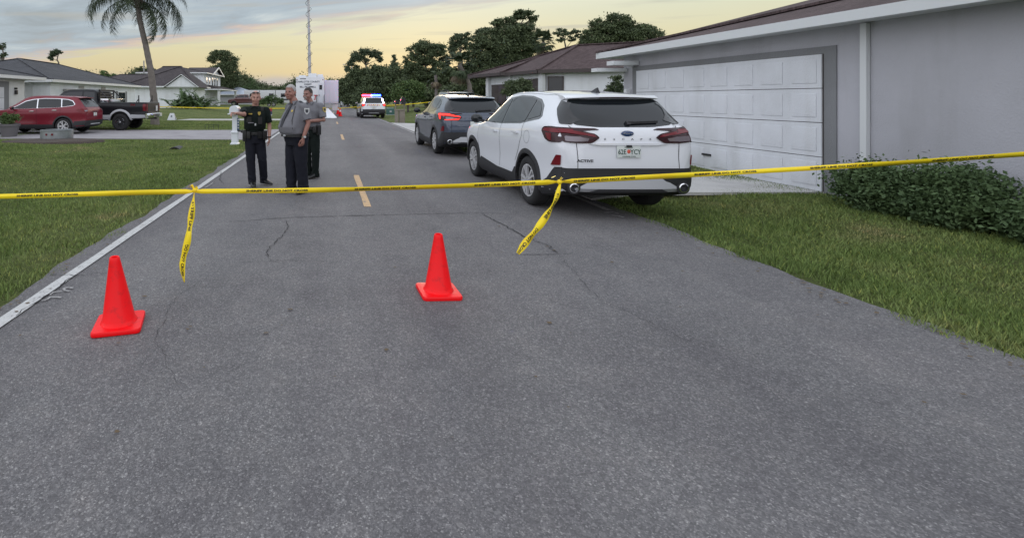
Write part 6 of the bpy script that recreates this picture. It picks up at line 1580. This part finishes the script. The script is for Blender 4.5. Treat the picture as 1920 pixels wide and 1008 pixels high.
o3, F, V, sh, tr, bd = person('dark-haired officer in grey shirt standing behind, forearm across his waist', (-.33, 9.66), R(-32), .995, sp3)
p, n = stick(sh, -.01, 1.335, (-1, 0, 0)); patch(o3, sh, p, n, M_gold, .085, .10, core=M_tie)
v = []
for z in np.linspace(.93, .14, 26):
    for dy in (-.011, .011):
        p, n = stick(tr, .005 + dy + .03*(1 - z), z, (-1, 0, 0), .004); v.append(p)
mb = MB(); mb.add(v, [(2*i, 2*i+1, 2*i+3, 2*i+2) for i in range(25)]); mb.build('trouser_stripe', M_patchw, tr)
mb = MB(); mb.tube([F(-.03, .094, -.060), F(0, .104, -.047), F(.03, .094, -.060)], .007, 6); mb.tube([F(-.02, .088, -.092), F(0, .094, -.098), F(.02, .088, -.092)], .012, 6); mb.build('moustache', M_greyhair, bd, smooth=60)
for q in (-1, 1): mb = MB(); mb.prism([V((q*.012, -.082, 1.485)), V((q*.085, -.045, 1.497)), V((q*.075, -.105, 1.44))], (0, -.01, .006)); mb.build('collar', M_grshirt, sh)
# ---------------------------------------------------------------- cones, tape, street furniture and small things
M_cone = mat('cone_plastic', (.95, .004, .008), .42, spec=.22, coat=.12, coatr=.2, noise=(14, (.62, .012, .014), .55, .78))
M_conew = mat('cone_collar_white', (.75, .75, .75), .5)
def cone(label, x, y, rz, bend=0.0, s=1.0, stripes=False, group=None):
    root = thing('traffic_cone', label, 'traffic cone', (x, y, .006), rz, 'striped cones by the command truck' if stripes else 'plain cones on the near road')
    k = .155*s; pts = []
    for cx, cy, a0 in ((k-.03, k-.03, 0), (-k+.03, k-.03, 90), (-k+.03, -k+.03, 180), (k-.03, -k+.03, 270)):
        for t in range(5): a = R(a0 + 22.5*t); pts.append((cx + .03*math.cos(a), cy + .03*math.sin(a)))
    mb = MB(); mb.loft([[(px*sc, py*sc, z) for px, py in pts] for sc, z in ((.985, 0), (1, .006), (1, .022), (.975, .030), (.80, .033))]); mb.build('base', M_cone, root, smooth=40)
    prof = [(.122, .028), (.112, .045), (.104, .060), (.036, .445), (.033, .465), (.028, .472), (.022, .468), (.022, .40)]; rings = []
    for r, h in prof: rings.append([(r*s*math.cos(2*math.pi*i/36) + bend*(h/.47)**1.3, r*s*math.sin(2*math.pi*i/36), h*s) for i in range(36)])
    mb = MB(); mb.loft(rings, caps=False); c = mb.build('cone_body', M_cone, root, smooth=50)
    if stripes:
        mb = MB(); mb.lathe([(.069*s, .28*s), (.0505*s, .385*s)], 24); mb.build('collar', M_conew, root, smooth=60)
    return root
cone('bright red-orange cone at the lower left, beside the white edge line', -1.43, 3.37, R(14), -.03)
cone('bright red-orange cone right of the centre line, nearest in the open road', .875, 3.93, R(2))
cone('small striped cone in the distance beside the command truck steps', 1.05, 44.5, 0, s=1.5, stripes=True)
cone('small striped cone farther off, just behind the other distant one', .95, 50.0, 0, s=1.5, stripes=True)

M_tape = mat('yellow_tape', (.95, .74, .018), .42, spec=.3, coat=.12, noise=(3, (.95, .62, .012), .45, .8)); M_tapeink = mat('tape_black_print', (.015, .015, .013), .5)
def ribbon(name, P, W, m, parent, twist=0.0):
    """flat ribbon through points P with width vectors W (full width)"""
    mb = MB(); v = []
    for p, w in zip(P, W): p, w = Vector(p), Vector(w); v += [p + w/2, p - w/2]
    mb.add(v, [(2*i, 2*i+1, 2*i+3, 2*i+2) for i in range(len(P)-1)])
    me = mb.mesh(m, 180, name); o = new_obj(name, me, parent)
    md = o.modifiers.new('s', 'SOLIDIFY'); md.thickness = .0012; md.offset = 0; apply_mods(o); return o
def text_on(parent, s, P, W, t0, size, flip=False, m=None, squash=1.0, name='tape_text'):
    """bend lettering along the ribbon: t0 = arc length where it starts"""
    me = text_mesh(s, size, m or M_tapeink, extrude=0, align='LEFT', bold=.0018)
    P = [Vector(p) for p in P]; W = [Vector(w) for w in W]; cum = [0]
    for a, b in zip(P[:-1], P[1:]): cum.append(cum[-1] + (b - a).length)
    for v in me.vertices:
        d = min(max(t0 + v.co.x*squash, 0), cum[-1] - 1e-4); i = int(np.searchsorted(cum, d, side='right')) - 1; f = (d - cum[i]) / (cum[i+1] - cum[i])
        w = W[i].lerp(W[i+1], f); p = P[i].lerp(P[i+1], f); t = (P[i+1] - P[i]).normalized(); n = t.cross(w).normalized()
        if n.y > 0: n = -n
        v.co = p + w*(v.co.y/.0762) + n*.0022
    return new_obj(name, me, parent)

tape = thing('barrier_tape', 'yellow sheriff line tape stretched across the road at knee height in front', 'barrier tape', (0, 0, 0))
def wtape(x):    # sagging line measured along the road's width at 4.1 m
    pts = [(-6.2, .80), (-4.6, .735), (-3.4, .732), (-2.73, .745), (-1.11, .787), (-.25, .793), (.6, .812), (1.915, .860), (2.6, .897), (4.2, .99), (6.6, 1.16), (8.19, 1.30)]
    return pchip(*zip(*pts))(x)
xs = np.linspace(-6.2, 8.19, 216); P, W = [], []
for x in xs:
    a = .95 + .55*math.sin(x*1.3 + .5) + .45*math.sin(x*2.9) + .2*math.sin(x*7.1); w = .046
    if abs(x + 1.11) < .06 or abs(x - 1.915) < .06: w = .022
    P.append((x, 4.1 + .02*math.sin(x*.9), wtape(x))); W.append((0, .62*w*math.sin(a - .6), -w*(.72 + .24*math.sin(a*1.4))))
main = ribbon('tape_band', P, W, M_tape, tape)
for t0 in (1.2, 2.5, 3.62, 5.52, 6.42, 7.42, 8.25, 9.25, 10.2, 11.2, 12.3): text_on(main, 'SHERIFF LINE DO NOT CROSS', P, [(-w[0], -w[1], -w[2]) for w in W], t0, .040, squash=.95)
def knot(c, seed):
    rr = random.Random(seed); mb = MB(); c = Vector(c)
    mb.sphere(c, (.022, .02, .02), 8, 6)
    for k in range(4):
        e = c + Vector((rr.uniform(-.07, .07), rr.uniform(-.04, .03), rr.uniform(.0, .045))); m_ = c.lerp(e, .5) + Vector((0, 0, .03)); w = Vector((.004, .012, 0))
        mb.add([c - w, c + w, m_ + w, m_ - w, e + w, e - w], [(0, 1, 2, 3), (3, 2, 4, 5)])
    mb.build('knot', M_tape, main)
b = MB(); b.box(-6.23, -6.19, 4.07, 4.13, gz(-6.2, 4.1) - .2, 1.0); b.build('wooden_stake', M_pbark, tape)
knot((-1.11, 4.09, .795), 1); knot((1.915, 4.09, .865), 2)
def tail(pts, wv, txt, seed):
    P = []; W = []
    fx = pchip([q[0] for q in pts], [q[1] for q in pts]); fy = pchip([q[0] for q in pts], [q[2] for q in pts]); fz = pchip([q[0] for q in pts], [q[3] for q in pts]); fa = pchip(*zip(*wv))
    for i in range(34):
        t = i/33; P.append((fx(t), fy(t), fz(t))); 
    for i in range(34):
        t = i/33; a = fa(t); tg = (Vector(P[min(i+1, 33)]) - Vector(P[max(i-1, 0)])).normalized(); s_ = tg.cross(Vector((0, 1, 0))).normalized(); f_ = tg.cross(s_)
        w = (.018 + .038*min(1, t*4))*(1 - .22*max(0, math.sin(t*19 + seed))) if t < .9 else .052*(1 - .35*(t - .9)/.1)
        W.append((s_*math.cos(a) + f_*math.sin(a))*w)
    o = ribbon('loose_end', P, W, M_tape, main); Wt = [-w for w in W] if txt > 0 else W
    text_on(o, 'SHERIFF LINE', P, Wt, .08, .048, squash=.85); text_on(o, 'DO NOT CROSS', P, Wt, .42, .048, squash=.72)
tail([(0, -1.11, 4.08, .785), (.2, -1.12, 4.05, .64), (.5, -1.14, 4.00, .42), (.8, -1.18, 3.98, .20), (1, -1.165, 3.98, .075)], [(0, 1.2), (.10, .5), (.25, -.5), (.42, .45), (.6, -.4), (.8, .35), (1, 1.0)], -1, 1)
tail([(0, 1.915, 4.08, .85), (.2, 1.87, 4.05, .74), (.5, 1.74, 4.02, .55), (.8, 1.60, 4.0, .39), (1, 1.535, 4.0, .30)], [(0, 1.0), (.12, .2), (.28, -.7), (.5, .4), (.7, -.2), (.85, .8), (1, 1.1)], -1, 2)

def far_tape(label, a, b, sag=.1):
    a, b = Vector(a), Vector(b); P = []; W = []
    for i in range(41):
        t = i/40; p = a.lerp(b, t); p.z -= sag*4*t*(1 - t); P.append(p); W.append((0, .02*math.sin(i*.7), -.052))
    o = ribbon('barrier_tape', P, W, M_tape, None); tag(o, label, 'barrier tape', 'far yellow tapes'); return o
far_tape('yellow tape strung across the left lawns behind the pointing officer', at(296, 200, 33), at(548, 203, 41), .06)
far_tape('yellow tape across the road beside the command truck', at(585, 203, 46), at(672, 200, 50), .1)
far_tape('yellow tape on the right verge running to the mailbox', at(724, 198, 37), at(826, 189, 36), .05)

# white mailbox post
mbx = thing('mailbox', 'white mailbox on a turned post left of the pointing officer', 'mailbox', (-3.29, 17.35, gz(-3.29, 17.35) - .02)); M_pvc = mat('white_vinyl', (.66, .69, .73), .4, bump=(30, .1, .003))
mb = MB(); mb.loft([[(q*sx, q*sy, z) for sx, sy in ((-1, -1), (1, -1), (1, 1), (-1, 1))] for q, z in ((.15, 0), (.15, .05), (.11, .09), (.105, .40), (.125, .42), (.125, .46), (.085, .50), (.085, 1.08), (.11, 1.10))]); mb.build('post', M_pvc, mbx, bevel=.008)
mb = MB(); mb.box(-.20, .20, -.30, .30, 1.07, 1.11); mb.build('arm', M_pvc, mbx, bevel=.01)
mb = MB(); prof = [(-.15, 1.112), (.15, 1.112)] + [(.15*math.cos(R(a)), 1.25 + .13*math.sin(R(a))) for a in range(0, 181, 20)]
mb.prism([(x, -.27, z) for x, z in prof], (0, .54, 0)); bx = mb.build('box', M_pvc, mbx, smooth=40)
mb = MB(); mb.prism([(x*.93, -.285, 1.112 + (z - 1.112)*.95) for x, z in prof], (0, .012, 0)); mb.build('door', M_pvc, bx)
mb = MB(); mb.box(.155, .17, -.1, -.06, 1.15, 1.32); mb.build('flag', M_redlamp, bx)
mb = MB(); mb.box(.09, .17, -.095, -.085, .52, .95); sg = mb.build('number_plate', mat('blue_number_plate', (.02, .06, .13), .4), mbx, bevel=.004)
for k in range(4): mb = MB(); mb.box(.108, .152, -.100, -.096, .575 + k*.095, .63 + k*.095); mb.build('number_mark', M_patchw, sg)
mb = MB(); mb.tube([(.10, -.05, .50), (.24, -.12, .49)], .035, 8); mb.sphere((.27, -.14, .48), .055, 10, 6); mb.build('lamp', M_black, mbx, smooth=60)

# mailbox pair by the right verge
rm_ = thing('mailbox_pair', 'dark mailboxes on thick timber posts at the right verge by the drive', 'mailbox', (4.62, 32.0, gz(4.62, 32.0) - .02)); M_wood = mat('weathered_timber', (.20, .175, .14), .85, noise=(4, (.26, .23, .19), .35, .7), bump=(20, .5, .01))
for x0, x1 in ((-.31, -.10), (-.04, .33)):
    mb = MB(); mb.box(x0, x1, -.12, .12, 0, .84); mb.build('post', M_wood, rm_, bevel=.01)
mb = MB(); mb.box(-.34, .36, -.16, .16, .85, .92); mb.build('shelf', M_wood, rm_, bevel=.008)
for x0, x1 in ((-.30, -.25), (.27, .32)): mb = MB(); mb.box(x0, x1, -.1, .1, .92, 1.22); mb.build('upright', M_wood, rm_)
mb = MB(); mb.box(-.34, .36, -.13, .13, 1.22, 1.27); mb.build('shelf', M_wood, rm_, bevel=.008)
for x0, w_, h_ in ((-.33, .26, .26), (.05, .30, .44)):
    mb = MB(); pr = [(x0, 1.272), (x0 + w_, 1.272)] + [(x0 + w_/2 + w_/2*math.cos(R(a)), 1.272 + h_*.55 + h_*.45*math.sin(R(a))) for a in range(0, 181, 30)]
    mb.prism([(x, -.22, z) for x, z in pr], (0, .44, 0)); mb.build('mailbox', M_gloss, rm_, smooth=40)

ub = thing('utility_box', 'teal green utility cabinet behind the timber mailbox posts', 'utility box', (6.0, 48.0, gz(6.0, 48)))
mb = MB(); mb.loft([[(-.38, -.3, 0), (.38, -.3, 0), (.38, .3, 0), (-.38, .3, 0)], [(-.38, -.3, .62), (.38, -.3, .62), (.38, .3, .70), (-.38, .3, .70)]]); mb.build('cabinet', mat('cabinet_green', (.05, .13, .11), .5), ub, bevel=.02)
mb = MB(); mb.box(-.10, .10, -.315, -.305, .26, .42); mb.build('label', M_patchw, ub); mb = MB(); mb.box(-.42, .42, -.34, .34, -.05, .03); mb.build('pad', M_walk, ub)

lp = thing('street_light', 'tall grey street light pole at the far right verge beyond the police car', 'street light', (4.75, 95, 0))
mb = MB(); mb.tube([(0, 0, 0), (-.15, 0, 4), (-.30, 0, 8.0)], [.16, .13, .10], 10); mb.build('pole', M_steel, lp, smooth=60)
mb = MB(); mb.tube([(-.30, 0, 7.9), (-.8, 0, 8.2), (-1.5, 0, 8.25)], .045, 8); mb.build('arm', M_steel, lp, smooth=60); mb = MB(); mb.sphere((-1.75, 0, 8.22), (.32, .14, .08), 10, 6); mb.build('lamp_head', M_silver, lp, smooth=60)

# lawn sign, white A-frame, wire stakes
ls = thing('lawn_sign', 'red and navy lawn sign on the grass behind the pointing officer', 'sign', (-4.15, 33.5, gz(-4.15, 33.5)))
mb = MB(); mb.box(-.32, .32, -.01, .01, .48, .96); pn = mb.build('panel', mat('sign_navy', (.03, .045, .10), .5), ls); mb = MB(); mb.box(-.32, .32, -.016, -.011, .76, .96); mb.build('red_band', mat('sign_red', (.33, .03, .04), .5), pn); mb = MB(); mb.box(-.32, .32, -.016, -.011, .48, .55); mb.build('white_band', M_patchw, pn)
lettering('sign_text', 'HOME', .13, M_patchw, pn, (.02, -.018, .86), (R(90), 0, 0)) if False else None
mb = MB(); mb.bar((-.24, 0, -.1), (-.24, 0, .5), .012); mb.bar((.24, 0, -.1), (.24, 0, .5), .012); mb.build('stake', M_steel, ls)
af = thing('a_frame_sign', 'small white A-frame marker standing by the pale walkway', 'sign', (-11.45, 36.1, gz(-11.45, 36.1)))
for sg_ in (-1, 1): mb = MB(); mb.prism([(-.30, sg_*.18, 0), (.30, sg_*.18, 0), (.14, sg_*.02, .50), (-.14, sg_*.02, .50)], (0, sg_*.02, 0)); mb.build('board', M_pvc, af)
lettering('mark', '8', .2, M_ink, af, (0, -.135, .27), (R(72), 0, 0), bold=.006)
ws = thing('wire_stakes', 'thin dark wire edging stuck in the lawn left of the mailbox', 'garden edging', (-6.3, 26.6, gz(-6.3, 26.6)))
mb = MB()
for x in (-.35, -.15, .1, .36): mb.bar((x, 0, -.05), (x, 0, .32), .018)
mb.bar((-.36, 0, .30), (.37, 0, .30), .016); mb.bar((-.15, 0, .18), (.1, 0, .18), .014); mb.build('wire', M_black, ws)

# planter, metal ring, mulch bed, culvert
pot = thing('potted_plant', 'grey plastic pot with a leafy plant in front of the red SUV', 'potted plant', (-13.1, 20.25, .018)); M_pot = mat('pot_grey', (.13, .125, .13), .6)
mb = MB(); mb.lathe([(.001, .0), (.27, 0), (.36, .42), (.39, .43), (.40, .52), (.37, .52), (.35, .46), (.001, .46)], 28); mb.build('pot', M_pot, pot, smooth=40)
g = np.random.default_rng(77); new_obj('foliage', leaf_mesh('foliage', clump_points(g, [(0, 0, .68, .30, .30, .20), (-.12, 0, .85, .2, .2, .15), (.14, .05, .82, .2, .2, .16)], 60, 60), .085, g, M_lf_light), pot)
mb = MB(); rr = random.Random(4)
for k in range(9): a = rr.uniform(0, 6.28); l = rr.uniform(.2, .5); mb.tube([(0, 0, .46), (.2*l*math.cos(a), .2*l*math.sin(a), .8), (l*math.cos(a), l*math.sin(a), .85 + rr.uniform(0, .25))], [.015, .012, .006], 6)
mb.tube([(0, 0, .5), (.35, 0, .58), (.48, 0, .72), (.60, 0, .86)], [.02, .016, .012, .006], 6); mb.build('stem', M_lf_dry, pot)

rg_ = thing('metal_ring_planter', 'round galvanised metal planter ring on the mulch bed in front of the red SUV', 'planter', (-10.1, 18.35, .07))
prof = [(.53, 0), (.545, .0)]
for k in range(7): prof += [(.545 + (.008 if k % 2 else 0), .03 + k*.045)]
prof += [(.555, .34), (.545, .345), (.53, .34), (.53, .0)]
mb = MB(); mb.lathe(prof, 40); mb.build('ring', mat('galvanised_sheet', (.34, .37, .38), .38, metal=.7, noise=(5, (.26, .28, .29), .4, .7)), rg_, smooth=30)
for a, m_ in ((-.15, M_redlamp), (.22, M_redlamp)): mb = MB(); mb.box(-.03, .03, -.004, .004, -.035, .035); q = mb.build('sticker', m_, rg_); q.location = (.562*math.sin(a), -.562*math.cos(a), .2); q.rotation_euler = (0, 0, a)
mb = MB(); mb.lathe([(.001, .22), (.52, .2)], 24); mb.build('soil', mat('potting_soil', (.03, .025, .02), .95), rg_)
mul = MB(); g = np.random.default_rng(6); n = 30; rings = []
for t, z in ((1, .0), (.97, .07), (.6, .10), (.2, .11), (.02, .11)): rings.append([(-9.9 + 1.72*t*math.cos(2*math.pi*i/n)*(1 + .06*math.sin(i*1.7)), 17.75 + 1.0*t*math.sin(2*math.pi*i/n)*(1 + .06*math.sin(i*2.3)), z) for i in range(n)])
mul.loft(rings); mo = mul.build('mulch_bed', mat('mulch', (.055, .042, .036), .95, noise=(30, (.11, .085, .07), .4, .7), bump=(40, 1.0, .03)), smooth=60); tag(mo, kind='structure')
cv = thing('culvert_end', 'black drain pipe end lying in the grass swale', 'drain pipe', (-5.22, 16.75, gz(-5.22, 16.75) - .15))
mb = MB(); mb.lathe([(.21, -.05), (.24, -.05), (.24, .5), (.21, .5), (.21, -.05)], 20, 'y'); mb.lathe([(.001, .12), (.21, .12)], 16, 'y'); mb.build('pipe', M_black, cv, smooth=40)

# fallen leaves and grit along the verge
lit = MB(); g = random.Random(12)
for k in range(330):
    side = g.random() < .5; y = 2.2 + g.random()**1.6 * 14; x = (-2.45 + abs(g.gauss(0, .10))) if side else (4.06 - abs(g.gauss(0, .14))); x = g.uniform(-2.2, 3.9) if k % 4 == 0 else x; s_ = g.uniform(.008, .024); a = g.uniform(0, 6.28)
    lit.add([(x + s_*math.cos(a + t), y + s_*.6*math.sin(a + t), .012 + g.uniform(0, .006)) for t in (0, 1.6, 3.1, 4.7)], [(0, 1, 2, 3)])
o = lit.build('leaf_litter', mat('dry_litter', (.12, .085, .05), .9)); tag(o, 'scattered dry leaf bits along both road edges', 'leaf litter', kind='stuff')
